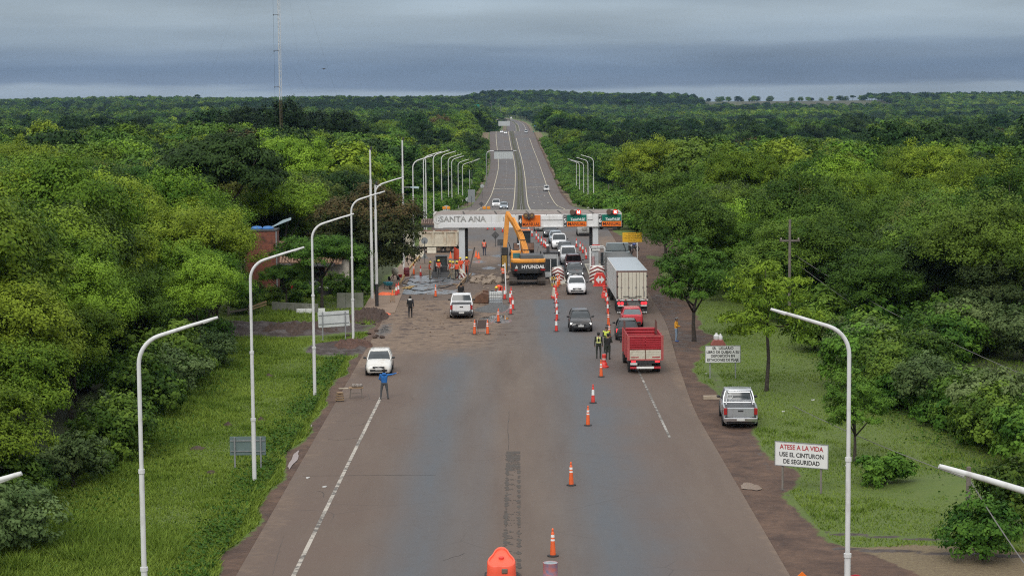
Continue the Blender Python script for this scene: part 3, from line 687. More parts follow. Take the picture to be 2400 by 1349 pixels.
def lib_key(x, y, r):
    k = vn(x, y, 16, 7.0) + (r - .5) * 1.1
    if x < 0 and y < 165: ks = ['fresh_a', 'fresh_b', 'fresh_c', 'fresh_a', 'fresh_b', 'mid_a']; 
    elif x < 0: ks = ['dark_a', 'mid_a', 'fresh_a', 'mid_b', 'fresh_c', 'fresh_b', 'olive_a', 'mid_a', 'dark_a']
    else: ks = ['mid_b', 'fresh_c', 'mid_a', 'fresh_b', 'fresh_a', 'mid_b', 'olive_a', 'grey_a', 'fresh_b', 'mid_a']
    return ks[int((k * .5 + .5) * 2.5 * len(ks)) % len(ks)]
order = np.argsort(pn[:, 1]); pn = pn[order]
near_trees = []; mid_pts = []
for x, y in pn:
    infr = abs(x) < .262 * y + 5
    if infr and len(near_trees) < 262: near_trees.append((x, y))
    else: mid_pts.append((x, y))
LBL = dict(fresh='bright green broadleaf tree', mid='green broadleaf tree', dark='dark green broadleaf tree', grey='grey green broadleaf tree', olive='olive green broadleaf tree')
NM = dict(fresh='broadleaf_tree', mid='broadleaf_tree', dark='dark_tree', grey='grey_green_tree', olive='olive_tree')
def plant(key, name, label, cat, x, y, sc, rz, group=None, sz=None, z=None):
    t = thing(name, label, cat, (x, y, float(G(x, y)) if z is None else z), rz, group)
    t.scale = (sc, sc, sz or sc)
    for src in LIB[key]:
        c = src.copy(); COL.objects.link(c); c.parent = t; c.name = src.name.split('.')[0]
    return t
def zone_of(x, y):
    if x < 0:
        if y < 100: return 'at the near end of the left wood' + (', by the verge' if x > -26 else '')
        if y < 137: return 'in the left wood ' + ('facing the grass verge' if x > -27 else 'behind the verge front row')
        if y < 165: return 'in the left wood ' + ('beside the house garden' if x > -42 else 'far left of the house')
        if y < 190: return 'in the left wood level with the brick tank tower'
        return 'in the left wood beyond the brick tank tower'
    if y < 100: return 'at the near end of the right wood'
    if y < 128: return 'in the right wood ' + ('behind the two white signs' if x < 29 else 'near the overhead cables')
    if y < 150: return 'in the right wood ' + ('behind the slender feathery tree' if x < 30 else 'far right of the pole')
    if y < 178: return 'in the right wood level with the white box truck'
    return 'in the right wood level with the gantry'
for x, y in near_trees:
    r = rng.random(); key = lib_key(x, y, r); sp = key.split('_')[0]
    edge = (x < 0 and x > -26 and y < 136) or (0 < x < 24 and y < 150)
    sc = rng.uniform(.82, 1.18) * (.72 if edge else 1.0) * (.8 if (x < 0 and y < 95) else 1.0)
    if x > 0: sc *= .86
    sz = sc * rng.uniform(.82, 1.08)
    side = 'left' if x < 0 else 'right'; zone = zone_of(x, y)
    plant(key, NM[sp], ('tall ' if sz > 1.15 else 'low ' if sz < .78 else '') + LBL[sp] + ' ' + zone, 'tree', x, y, sc, rng.uniform(0, 6.28), 'trees ' + zone, sz)

# ------------------------------------------------------------------ the rest of the wood, too many to count
P2 = scatter(330, 1150, 8.8, rng); P3 = scatter(1150, 4600, 13.5, rng)
allp = []; idx = []; scl = []
for x, y in mid_pts:
    allp.append((x, y)); idx.append(rng.choice([0, 1, 2, 3, 4, 5], p=[.28, .25, .2, .15, .06, .06])); scl.append(rng.uniform(.8, 1.15))
for x, y in P2:
    k = vn(x, y, 55, 2.0) + rng.normal() * .45
    i_ = 3 if k < -.35 else 1 if k < .1 else 2 if k < .5 else 0 if k < .95 else rng.choice([4, 5, 0])
    u_ = rng.random(); i_ = 12 if u_ < .06 else 13 if u_ < .075 else i_
    allp.append((x, y)); idx.append(i_); scl.append(.8 + .55 * rng.random() ** 1.5)
for x, y in P3:
    k = vn(x, y, 190, 5.0) + rng.normal() * .4; pl = x > 330 and 2950 < y < 3280
    i_ = 11 if pl else 9 if k < .0 else 8 if k < .7 else 10
    allp.append((x, y)); idx.append(i_); scl.append(.8 + .5 * rng.random() ** 1.5)
# low scrub on the embankments either side of the highway
for _ in range(2600):
    y = rng.uniform(262, 1000); side = rng.random() < .62
    x = float(XR(y)) + rng.uniform(2.5, 16) if side else float(XL(y)) - rng.uniform(2.5, 9)
    allp.append((x, y)); idx.append(7); scl.append(rng.uniform(.5, 1.5))
# undergrowth inside the near wood
for _ in range(1500):
    y = rng.uniform(118, 300); x = rng.uniform(-.3 * y - 8, .3 * y + 8)
    if wood_ok(np.array([x]), np.array([y]))[0]: allp.append((x, y)); idx.append(7); scl.append(rng.uniform(.7, 1.5))
allp = np.array(allp); z = G(allp[:, 0], allp[:, 1])
me = bpy.data.meshes.new('forest'); me.vertices.add(len(allp)); me.vertices.foreach_set('co', np.column_stack([allp, z]).astype(np.float32).ravel())
a = me.attributes.new('pidx', 'INT', 'POINT'); a.data.foreach_set('value', np.array(idx, np.int32))
a = me.attributes.new('scl', 'FLOAT', 'POINT'); a.data.foreach_set('value', np.array(scl, np.float32))
a = me.attributes.new('rotz', 'FLOAT', 'POINT'); a.data.foreach_set('value', rng.uniform(0, 6.28, len(allp)).astype(np.float32))
forest = bpy.data.objects.new('forest', me); COL.objects.link(forest); tag(forest, 'endless mixed green forest running to the horizon', kind='stuff')
def instancer(o, coll):
    g = bpy.data.node_groups.new('scatter', 'GeometryNodeTree'); g.interface.new_socket('Geometry', in_out='INPUT', socket_type='NodeSocketGeometry'); g.interface.new_socket('Geometry', in_out='OUTPUT', socket_type='NodeSocketGeometry')
    n = g.nodes.new; gi = n('NodeGroupInput'); go = n('NodeGroupOutput'); ip = n('GeometryNodeInstanceOnPoints'); ci = n('GeometryNodeCollectionInfo')
    ci.inputs['Collection'].default_value = coll; ci.inputs['Separate Children'].default_value = True; ci.inputs['Reset Children'].default_value = True
    def na(nm, ty):
        q = n('GeometryNodeInputNamedAttribute'); q.data_type = ty; q.inputs['Name'].default_value = nm; return q.outputs['Attribute']
    cx = n('ShaderNodeCombineXYZ'); g.links.new(na('rotz', 'FLOAT'), cx.inputs['Z'])
    g.links.new(gi.outputs[0], ip.inputs['Points']); g.links.new(ci.outputs[0], ip.inputs['Instance']); ip.inputs['Pick Instance'].default_value = True
    g.links.new(na('pidx', 'INT'), ip.inputs['Instance Index']); g.links.new(cx.outputs[0], ip.inputs['Rotation']); g.links.new(na('scl', 'FLOAT'), ip.inputs['Scale'])
    g.links.new(ip.outputs[0], go.inputs[0])
    md_ = o.modifiers.new('scatter', 'NODES'); md_.node_group = g

# ------------------------------------------------------------------ trees on the skyline ridge
for k in range(46):
    x = 335 + k * 11.6 + rng.uniform(-6, 6); y = 3600 + rng.uniform(-20, 20)
    if k in (13, 14, 20): continue
    sc_ = rng.uniform(.9, 1.8) * (1.25 if k in (24, 27) else 1)
    plant('umbrella' if k in (24, 27) else ('mid_a', 'fresh_b', 'dark_a', 'grey_a')[k % 4], 'ridge_tree', 'small distant tree in the row along the bare right-hand ridge', 'tree', x, y, sc_, rng.uniform(0, 6), 'trees in a row on the skyline ridge', z=float(G(x, y)) - 3.9 * sc_)
for px, py, d, s in ((1465, 236, 1900, 1.0), (1482, 236, 1900, 1.1), (463, 222, 2300, .9)):
    p = at(px, py, d); plant('umbrella', 'umbrella_tree', 'flat-topped tree standing out alone above the hazy horizon', 'tree', p.x, p.y, s, 1.0, 'flat-topped trees above the horizon', z=p.z - 10 * s)
# ------------------------------------------------------------------ named trees
def plant_px(key, name, label, px, py, sc, rz=0.0, cat='tree', sz=None):
    p = pick(px, py); return plant(key, name, label, cat, p.x, p.y, sc, rz, sz=sz)
p = at(512, 470, 192); plant('spread', 'spreading_tree', 'tall dark spreading tree with layered crown behind the brick tower', 'tree', p.x, p.y, 1.05, .4)
p = pick(868, 672); plant('mango', 'mango_tree', 'dark dense tree with bronze young leaves beside the toll plaza', 'tree', p.x, p.y, 1.0, 1.2)
plant_px('layered', 'flamboyant_tree', 'small flat-topped light green tree behind the sign seen from behind', 755, 722, 1.02, .7)
plant_px('mid_a', 'leafy_tree', 'loose green tree between the brick tower and the dark bronze tree', 650, 640, .74, .7)
plant_px('feathery_b', 'feathery_tree', 'feathery green tree with dark trunk beside the man in yellow', 1627, 800, 1.03, .3)
plant_px('feathery', 'feathery_tree', 'slender tree with forked dark trunk and feathery leaves behind the parked silver pickup', 1797, 915, .92, 2.2, sz=1.0)
plant_px('mid_b', 'overhanging_tree', 'broad green tree overhanging the white box truck', 1615, 700, .86, 1.9)
plant_px('mid_a', 'roadside_tree', 'big green tree leaning over the yellow sign', 1560, 610, 1.0, 4.0)
plant_px('fresh_c', 'yellowish_tree', 'yellowish green round tree behind the right end of the gantry', 1530, 530, 1.05, 3.0)
plant_px('feathery_b', 'vine_tree', 'dark vine-covered tree trunk behind the right lamp post', 2003, 1082, .55, .9, sz=.62)
plant_px('shrub_a', 'roadside_bush', 'leafy bush at the foot of the short wooden post', 2300, 1310, 1.0, .9, 'bush')
plant_px('shrub_a', 'corner_bush', 'green bush in the bottom right corner', 2395, 1240, 1.2, 2.9, 'bush')
plant_px('shrub_c', 'low_bush', 'low bush on the mound of cut brush beside the seat belt sign', 2075, 1135, .95, .2, 'bush')
# shrubs along the left edge of the wood, and the open scrub on the right
def level(y, side):
    if side < 0: return 'near the bottom left corner' if y < 82 else 'level with the grey-backed sign' if y < 100 else 'between the lamp posts' if y < 118 else 'near the torn mud'
    return 'level with the short post' if y < 84 else 'level with the seat belt sign' if y < 97 else 'level with the parked silver pickup' if y < 114 else 'level with the complaints sign' if y < 128 else 'level with the man in yellow'
k = 0
for y in np.arange(70, 137, 3.3):
    x = -20.3 + rng.uniform(-1.3, .8); key = ['shrub_a', 'shrub_a', 'shrub_b', 'shrub_c'][k % 4]; k += 1
    plant(key, 'edge_shrub', ('green', 'green', 'grey green', 'low bright green')[(k - 1) % 4] + ' shrub at the left wood edge, ' + level(y, -1), 'shrub', x, y, rng.uniform(.8, 1.55), rng.uniform(0, 6), 'shrubs along the left wood edge')
for _ in range(150):
    y = rng.uniform(74, 142); x = rng.uniform(20.5, .262 * y + 4)
    if x > .262 * y + 3.5 or (((x - 24) / 4.5) ** 2 + ((y - 82) / 9) ** 2 < 1) or (((x - 27) / 3) ** 2 + ((y - 110) / 8) ** 2 < 1) or (x < 23.5 and y < 100) or (((x - 31) / 4.5) ** 2 + ((y - 121) / 9) ** 2 < 1): continue
    key = ['shrub_a', 'shrub_b', 'shrub_c', 'shrub_c', 'shrub_a', 'shrub_a'][k % 6]; k += 1
    plant(key, 'scrub_shrub', ('green', 'grey green', 'low bright green', 'low bright green', 'green', 'green')[(k - 1) % 6] + ' shrub in the right-hand scrub, ' + level(y, 1) + (', farther back' if x > 26 else ''), 'shrub', x, y, rng.uniform(.7, 1.5), rng.uniform(0, 6), 'shrubs of the right-hand scrub')
p = at(2385, 700, 143); plant('fresh_a', 'bright_tree', 'bright green round tree cut by the right edge of the photo', 'tree', p.x, 143, .72, 1.0)
plant_px('shrub_a', 'bright_bush', 'bright green bush at the foot of the brick tank tower', 575, 735, .9, 2.0, 'bush')
for k, (px, py, sc_) in enumerate(((470, 850, .62), (500, 812, .72), (495, 780, .74), (480, 755, .85), (510, 768, .6), (460, 790, .85), (490, 722, .85), (430, 815, .8))): plant_px(('fresh_a', 'fresh_b', 'fresh_c')[k % 3], 'bright_tree', '%s bright tree along the wood edge left of the churned mud, counted from the camera' % ('First', 'Second', 'Third', 'Fourth', 'Fifth', 'Sixth', 'Seventh', 'Eighth')[k], px, py, sc_, px * .3)['group'] = 'bright trees left of the mud'
plant_px('layered', 'thin_tree', 'thin leafy tree in front of the dark porch', 672, 722, .62, 2.0)
for px, py, s in ((780, 690, .8), (810, 700, .9), (850, 690, .8), (830, 672, 1.2), (790, 668, 1.1), (720, 700, .8), (600, 705, .7), (640, 715, .7), (700, 690, .8), (690, 712, .5), (835, 715, .5), (565, 690, .9), (660, 680, .9)):
    plant_px('shrub_a', 'garden_shrub', 'garden shrub in front of the dark porch of the house', px, py, s, px * .1, 'shrub')['group'] = 'shrubs before the house'

# ------------------------------------------------------------------ grass on the verges
def grass_patch(n, seed):
    r = np.random.default_rng(seed); y = r.uniform(64, 182, n * 3); x = np.where(r.random(n * 3) < .5, -10.4 - r.random(n * 3) * (11 + 14 * (y > 150)), 10.4 + r.random(n * 3) * 26)
    m = soil_masks(x, y); keep = (m['soil'] < .35) & (m['mud'] < .3) & (m['straw'] < .6) & ((x < XL(y) - .3) | (x > XR(y) + .6)); keep &= ~((x < -10) & (x > -12.6) & (y > 160))
    keep &= r.random(n * 3) < np.clip(140 / y * .55, .2, 1); x, y = x[keep][:n], y[keep][:n]; n = len(x)
    rough_ = np.clip(.5 + vn(x, y, 2.2, 9) * .6, .15, 1) ; edge = np.exp(-np.abs(x + 11.6) / .9) * (x < 0) * 1.3 + np.exp(-np.abs(x + 19) / 1.6) * 1.6
    tuft = np.clip(vn(x, y, .55, 2) + vn(x, y, 2.7, 7) * .8 - .35, 0, 1)
    h = (.035 + .06 * rough_ + .15 * tuft + .14 * edge + .25 * (y < 82) * (x < -13) * rough_) * r.uniform(.6, 1.4, n)
    a_ = r.random(n) * 6.28; w_ = .018 + .02 * r.random(n) + .025 * edge; lx, ly = np.cos(a_), np.sin(a_)
    zz = G(x, y) + nearz(x, y); lean = r.normal(size=(n, 2)) * h[:, None] * .6
    v = np.stack([np.stack([x - lx * w_, y - ly * w_, zz - .02], 1), np.stack([x + lx * w_, y + ly * w_, zz - .02], 1), np.stack([x + lean[:, 0], y + lean[:, 1], zz + h], 1)], 1).reshape(-1, 3)
    t = np.clip(.5 + vn(x, y, 3.3, 4) * .4 - tuft * .35 + r.normal(size=n) * .22, 0, 1)
    return v, np.arange(3 * n).reshape(n, 3), np.repeat(t, 3)
def nearz(x, y): return (vn(x, y, 2.3, 3) * .035 + vn(x, y, .9, 8) * .02)
v, f, tt = grass_patch(400000, 5)
gobj = mesh_np('grass', v, f, LM['grass'], attrs=dict(tint=tt)); tag(gobj, 'short uneven green grass on both road verges', kind='stuff')
# broad-leaved weeds along the left road edge and rank growth at the wood edge
rw = np.random.default_rng(3); n = 36000
yw = rw.uniform(66, 140, n); kind_ = rw.random(n)
xw = np.where(kind_ < .5, -11.3 - np.abs(rw.normal(size=n)) * .75, np.where(kind_ < .75, -19.0 + rw.normal(size=n) * .9, 21.8 + rw.normal(size=n) * 1.2))
dens = vn(xw, yw, 3.0, 6) + rw.normal(size=n) * .4 > -.15; mm_ = soil_masks(xw, yw); dens &= (mm_['mud'] < .3) & (mm_['soil'] < .6) & (xw < -10.7) | (xw > 15)
xw, yw = xw[dens], yw[dens]; n = len(xw)
hw = np.abs(rw.normal(size=n)) * .16 + .03; P_ = np.stack([xw, yw, G(xw, yw) + hw], 1); Nw = rw.normal(size=(n, 3)) * .5 + np.array([0, 0, 1.]); Nw /= np.linalg.norm(Nw, axis=1)[:, None]
v, f, tt = leaves(P_, Nw, np.full(n, .13), rw, np.clip(.5 + rw.normal(size=n) * .2, 0, 1), .8)
wobj = mesh_np('weeds', v, f, LM['weed'], attrs=dict(tint=tt)); tag(wobj, 'broad-leaved weeds along the verge edges', kind='stuff')
# ================================================================== materials for built things
WHITE = mat('white_enamel', (.78, .78, .77), .45, var=.06, scale=2.5, dirt=((.30, .25, .19), 1.1, .5))
POLEW = mat('white_pole_paint', (.68, .68, .67), .4, var=.05, scale=2, dirt=((.20, .17, .14), 2.2, .55))
GALV = mat('galvanised_steel', (.36, .37, .38), .45, .6, scale=4)
DARKST = mat('dark_steel', (.06, .06, .062), .55, .3, scale=5)
BLACK = mat('black_rubber', (.022, .022, .023), .75, var=.2, scale=8)
BLACKP = mat('black_plastic', (.03, .03, .032), .5, var=.2)
GLASS = mat('dark_window_glass', (.035, .043, .047), .12, var=.25, scale=1.5, spec=.5)
CONC = mat('weathered_concrete', (.42, .40, .36), .9, scale=2, bump=.2, dirt=((.17, .14, .11), 1.2, .6))
CREAM = mat('cream_concrete', (.58, .54, .44), .85, scale=2, dirt=((.26, .19, .13), 1.4, .6))
ORANGE = mat('orange_plastic', (.80, .13, .03), .45, scale=3, dirt=((.28, .1, .06), 2.2, .4))
REDP = mat('red_plastic', (.68, .055, .04), .45, scale=3, dirt=((.25, .06, .05), 2.2, .4))
SIGNW = mat('white_sign_face', (.76, .76, .74), .4, var=.03, scale=2, dirt=((.45, .42, .36), 1.5, .25))
SIGNB = mat('black_lettering', (.03, .03, .03), .6)
SIGNR = mat('red_lettering', (.42, .03, .04), .5)
REFL = mat('white_reflective_band', (.82, .82, .8), .35, var=.05)
WOOD = mat('raw_timber', (.34, .23, .13), .85, c2=(.22, .14, .08), scale=4)
YWOOD = mat('yellow_timber', (.56, .38, .14), .8, c2=(.42, .27, .1), scale=4)
RUST = mat('rusty_steel', (.17, .085, .05), .85, c2=(.085, .045, .03), scale=3, bump=.3)

# ------------------------------------------------------------------ lamp posts
def lamp_post(loc, label, side=1, H=10.9, arm=2.45, group='white curved street lamp posts'):
    t = thing('street_lamp', label, 'street lamp', loc, 0, group)
    b = MB(); hs = H - 1.45
    b.tube([(0, 0, -.1), (0, 0, 3.0)], .1, 10); b.tube([(0, 0, 3.0), (0, 0, 6.1)], .082, 10); b.tube([(0, 0, 6.1), (0, 0, hs)], .067, 10)
    b.build('pole', POLEW, t, smooth=True)
    c = MB()
    for z, r in ((3.0, .125), (6.1, .105)): c.cyl((0, 0, z - .06), (0, 0, z + .06), r, n=10)
    c.build('joint_collar', POLEW, t, smooth=True)
    pts = [(0, 0, hs)]
    for k in range(1, 8):
        a = rad(73) * k / 7; pts.append((side * .95 * (1 - math.cos(a)), 0, hs + .95 * math.sin(a)))
    e_ = pts[-1]; dx = arm - abs(e_[0]); pts.append((e_[0] + side * dx * .55, 0, e_[2] + (H - e_[2]) * .57)); pts.append((side * arm, 0, H))
    MB().tube(pts, [.067] * 6 + [.066, .064, .056, .046], 10).build('arm', POLEW, t, smooth=True)
    MB().tube([(side * (arm - .42), 0, H - .155), (side * (arm + .04), 0, H + .015)], .04, 8).build('arm_tip', POLEW, t, smooth=True)
    MB().lathe([(.32, -.05), (.32, .04), (.18, .07)], 10).build('footing', CONC, t)
    return t
LAMPS = [(35.6, -11.4, 'white lamp post whose arm just enters the photo at the far left edge'), (61.4, -11.62, 'nearest full-height white lamp post on the left grass verge'),
         (90.6, -11.95, 'white lamp post standing in front of the small grey-backed sign'), (117, -11.75, 'white lamp post on the grass beside the vendor stand'),
         (145.4, -11.7, 'white lamp post in the torn mud beside the pale sign seen from behind'), (172, -11.75, 'white curved lamp post with tip against the tall straight mast')]
for d_, x_, lb in LAMPS: lamp_post((x_, d_, 0), lb, 1)
order_w = ['first', 'second', 'third', 'fourth', 'fifth', 'sixth', 'seventh', 'eighth', 'ninth', 'tenth']
for k, (px, d_) in enumerate(((970, 237), (995, 266), (1018, 300), (1037, 335), (1053, 371), (1061, 395), (1076, 440), (1086, 480), (1103, 562), (1108, 590))):
    x_ = (px - 1200) / FPX * d_; lamp_post((x_, d_, float(G(x_, d_))), 'far left white lamp post, %s of the row counted from the dark bronze tree' % order_w[k], 1)
lamp_post((10.65, 62.5, 0), 'near white lamp post in front of the right-hand verge and its signs', -1)
lamp_post((10.2, 35.6, 0), 'white lamp arm reaching in from the bottom right edge', -1)
for k, (px, d_) in enumerate(((1393, 395), (1380, 430), (1370, 470), (1360, 520), (1353, 570))):
    x_ = (px - 1200) / FPX * d_; lamp_post((x_, d_, float(G(x_, d_))), 'far right white lamp post, %s of the row counted from the right' % order_w[k], -1)
# straight masts
def mast_pole(loc, H, label, head=None, name='tall_mast', r=.13):
    t = thing(name, label, 'mast', loc, 0, 'tall straight white masts')
    MB().tube([(0, 0, -.1), (0, 0, H * .45)], [r, r], 10).tube([(0, 0, H * .45), (0, 0, H * .8)], [r * .8, r * .8], 10).tube([(0, 0, H * .8), (0, 0, H)], [r * .6, r * .6], 10).build('pole', POLEW, t, smooth=True)
    MB().box((.1, 0, H + .12), (.16, .16, .3)).build('camera_box', BLACKP, t, bevel=.02)
    if head:
        z, lx = head; b = MB().tube([(0, 0, z), (lx * .55, 0, z + .02)], .03, 6); b.build('bracket', GALV, t)
        MB().loft([[(lx * .45, -.06, z - .02), (lx * .45, .06, z - .02), (lx * .45, .06, z + .06), (lx * .45, -.06, z + .06)], [(lx * .75, -.17, z - .1), (lx * .75, .17, z - .1), (lx * .75, .15, z + .1), (lx * .75, -.15, z + .1)], [(lx, -.15, z - .12), (lx, .15, z - .12), (lx, .12, z + .06), (lx, -.12, z + .06)]]).build('lamp_head', mat('blue_grey_lamp', (.36, .46, .5), .4), t, smooth=True)
    return t
mast_pole((-12.35, 175, 0), 13.2, 'tall straight white mast left of the dark bronze tree')
mast_pole((-11.15, 205, 0), 13.4, 'tall straight white mast with a blue-grey lamp head on a bracket', (8.55, 1.65))
t = mast_pole((-11.5, 168.5, 0), 10.4, 'straight white mast with a black painted foot', name='black_footed_mast'); MB().lathe([(.15, 0), (.15, 2.0)], 10).build('painted_foot', BLACKP, t, smooth=True)
MB().tube([(0, 0, 10.3), (.5, 0, 10.34)], .03, 6).build('short_bracket', POLEW, t)
mast_pole((-11.6, 271, -.4), 9.9, 'thin straight white mast among the far left lamp posts', r=.1)
p = at(628, 560, 186); t = thing('street_lamp', 'street lamp with a blue-grey head showing above the garden trees', 'street lamp', (p.x, p.y, 0))
MB().tube([(0, 0, 0), (0, 0, 5.2), (.5, 0, 5.9)], .05, 8).build('pole', GALV, t, smooth=True)
MB().loft([[(.4, -.05, 5.75), (.4, .05, 5.75), (.4, .05, 5.85), (.4, -.05, 5.85)], [(1.4, -.17, 6.15), (1.4, .17, 6.15), (1.4, .15, 6.42), (1.4, -.15, 6.42)], [(2.2, -.15, 6.45), (2.2, .15, 6.45), (2.2, .12, 6.68), (2.2, -.12, 6.68)]]).build('lamp_head', MATS['blue_grey_lamp'], t, smooth=True)

# ------------------------------------------------------------------ radio mast
p = at(661, 440, 420); zb = float(G(p.x, p.y)); t = thing('radio_mast', 'slender red and white lattice radio mast rising above the left forest', 'radio mast', (p.x, p.y, zb), .3)
RW = [mat('mast_white', (.55, .56, .57), .5), mat('mast_red', (.09, .07, .03), .5)]
HM = 75; sec = 6.25
for k in range(12):
    b = MB(); z0, z1 = k * sec, (k + 1) * sec; cor = [(.30 * math.cos(a), .30 * math.sin(a)) for a in (0, 2.094, 4.189)]
    for c in cor: b.bar((*c, z0), (*c, z1), .075)
    for j in range(8):
        za = z0 + j * sec / 8; zc = za + sec / 8
        for q in range(3): b.bar((*cor[q], za if j % 2 else zc), (*cor[(q + 1) % 3], zc if j % 2 else za), .042)
        if j == 4:
            for q in range(3): b.bar((*cor[q], za), (*cor[(q + 1) % 3], za), .05)
    b.build('lattice_section', RW[1 if k < 3 else 0], t)
for z in (21.5, 29, 36.5, 44): MB().bar((0, 0, z), (-1.1, .2, z - .1), .09).ball((-1.1, .2, z - .1), .14, 6, 4).build('antenna_arm', DARKST, t)
MB().bar((-1.1, .2, 14), (-1.15, .2, 60), .03).build('feeder_cable', DARKST, t)
for a in (.6, 2.7, 4.8):
    for z in (30, 58): MB().bar((0, 0, z), (26 * math.cos(a), 26 * math.sin(a), 0), .009).build('guy_wire', DARKST, t)

# ------------------------------------------------------------------ gantry over the toll lanes
GY = 200.0
gt = thing('toll_gantry', 'long white concrete toll gantry lettered SANTA ANA above the lanes', 'gantry', (0, GY, 0))
def gx(px): return (px - 1200) / FPX * GY
def gz(py): return HCAM - (py - 230) / FPX * GY
x0, x1, zb_, zt_ = gx(1017), gx(1458), 4.66, 6.0
ROOFM = mat('stained_roof_slab', (.30, .26, .23), .9, c2=(.17, .13, .115), scale=1.0, bump=.3, dirt=((.10, .07, .06), .6, .7))
MB().box(((x0 + x1) / 2, 2.75, 5.93), (x1 - x0 - .24, 5.1, .16)).build('roof_slab', ROOFM, gt)
MB().prism([(x0, 4.95), (x1, 4.95), (x1, 5.98), (x1 - .5, 6.12), (x0 + .7, 6.12), (x0, 5.9)], .22, (0, 5.5, 0)).build('rear_parapet', CONC, gt)
for x in (x0 + .06, x1 - .06): MB().box((x, 2.75, 5.45), (.2, 5.25, 1.2)).build('side_parapet', CONC, gt)
MB().box(((x0 + x1) / 2, 2.7, 4.85), (x1 - x0 - .5, 5.0, .1)).build('soffit', CONC, gt)
for k in range(5):
    x = x0 + 3.1 + k * 3.25; MB().bar((x, .2, 6.03), (x - .25, 5.2, 6.03), .12, .05).build('roof_seam', mat('tar_seam', (.06, .055, .05), .9), gt)
MB().prism([(x0 + .0, 4.66), (gx(1203), 4.66), (gx(1203), 5.98), (x0 + .25, 5.98), (x0, 5.8)], .16, (0, .0, 0)).build('fascia_panel', mat('faded_white_panel', (.74, .75, .745), .5, var=.05, scale=.7, dirt=((.47, .43, .33), .7, .85)), gt)
MB().box(((gx(1203) + x1) / 2 + .01, .04, 5.32), (x1 - gx(1203), .14, 1.3)).build('fascia_beam', WHITE, gt)
for xa, xb in ((1268.5, 1321), (1377, 1392)):
    c = MB(); c.box(((gx(xa) + gx(xb)) / 2, -.07, 5.62), (gx(xb) - gx(xa) - .12, .1, .42)).box(((gx(xa) + gx(xb)) / 2, -.06, 4.73), (gx(xb) - gx(xa) - .12, .1, .1)).build('fascia_moulding', WHITE, gt)
MB().box((gx(1112), -.1, 4.92), (6.2, .03, .42)).build('overpainted_strip', mat('fresh_white_patch', (.74, .745, .75), .5, var=.03), gt)
for k in range(5): MB().box((x0 + 1.35 + k * 1.5, -.083, 5.3), (.018, .01, 1.26)).build('panel_joint', GALV, gt)
for k in range(7): MB().box((gx(1210) + k * 1.55, -.035, 5.93), (.05, .02, .08)).build('panel_bolt', DARKST, gt)
FADE = mat('faded_black_lettering', (.20, .20, .19), .7, c2=(.45, .45, .43), scale=2.2); FADEL = mat('ghost_lettering', (.34, .34, .33), .7)
text(gt, 'SANTA ANA', .78, (gx(1086), -.1, 5.53), FADE, sx=1.06, bold=.016)
text(gt, '12', .55, (gx(1026.5), -.1, 5.52), FADE); text(gt, '12', .62, (gx(1184.5), -.1, 5.52), FADE)
sh = [(-.36, .38), (.36, .38), (.40, .1), (.33, -.2), (0, -.42), (-.33, -.2), (-.40, .1)]
c = MB()
for q, r in zip(sh, sh[1:] + sh[:1]): c.bar((gx(1026.5) + q[0], -.095, 5.5 + q[1]), (gx(1026.5) + r[0], -.095, 5.5 + r[1]), .03, .02)
c.build('route_shield', FADEL, gt)
LEGM = mat('leg_paint', (.60, .63, .645), .5, var=.05, scale=1.5, dirt=((.36, .33, .3), 1.0, .3))
for xl_, xr_, dk in ((1076, 1090, 1), (1391, 1404, -1)):
    xc = (gx(xl_) + gx(xr_)) / 2; MB().box((xc, .45, 2.3), (gx(xr_) - gx(xl_), .5, 4.75)).build('leg', LEGM, gt, bevel=.02)
    xo = xc + dk * .46; b = MB()
    for s in (-.12, .12): b.box((xo + s, 1.0, 2.35), (.06, .1, 4.7))
    for k in range(18): b.box((xo, 1.0, .3 + k * .25), (.2, .05, .05))
    b.box((xo, 1.1, 2.35), (.26, .04, 4.7)); b.build('cable_ladder', DARKST, gt)
MB().box((gx(1398), .16, 2.55), (.78, .04, .62)).build('notice_board', SIGNW, gt); MB().box((gx(1398), .145, 2.83), (.78, .03, .09)).build('notice_band', REDP, gt)
MB().prism([(-.2, -.05), (.02, .0), (.18, .14), (.22, .1), (.08, -.08), (-.1, -.14)], .03, (gx(1398), .135, 2.55)).build('notice_pictogram', SIGNB, gt)
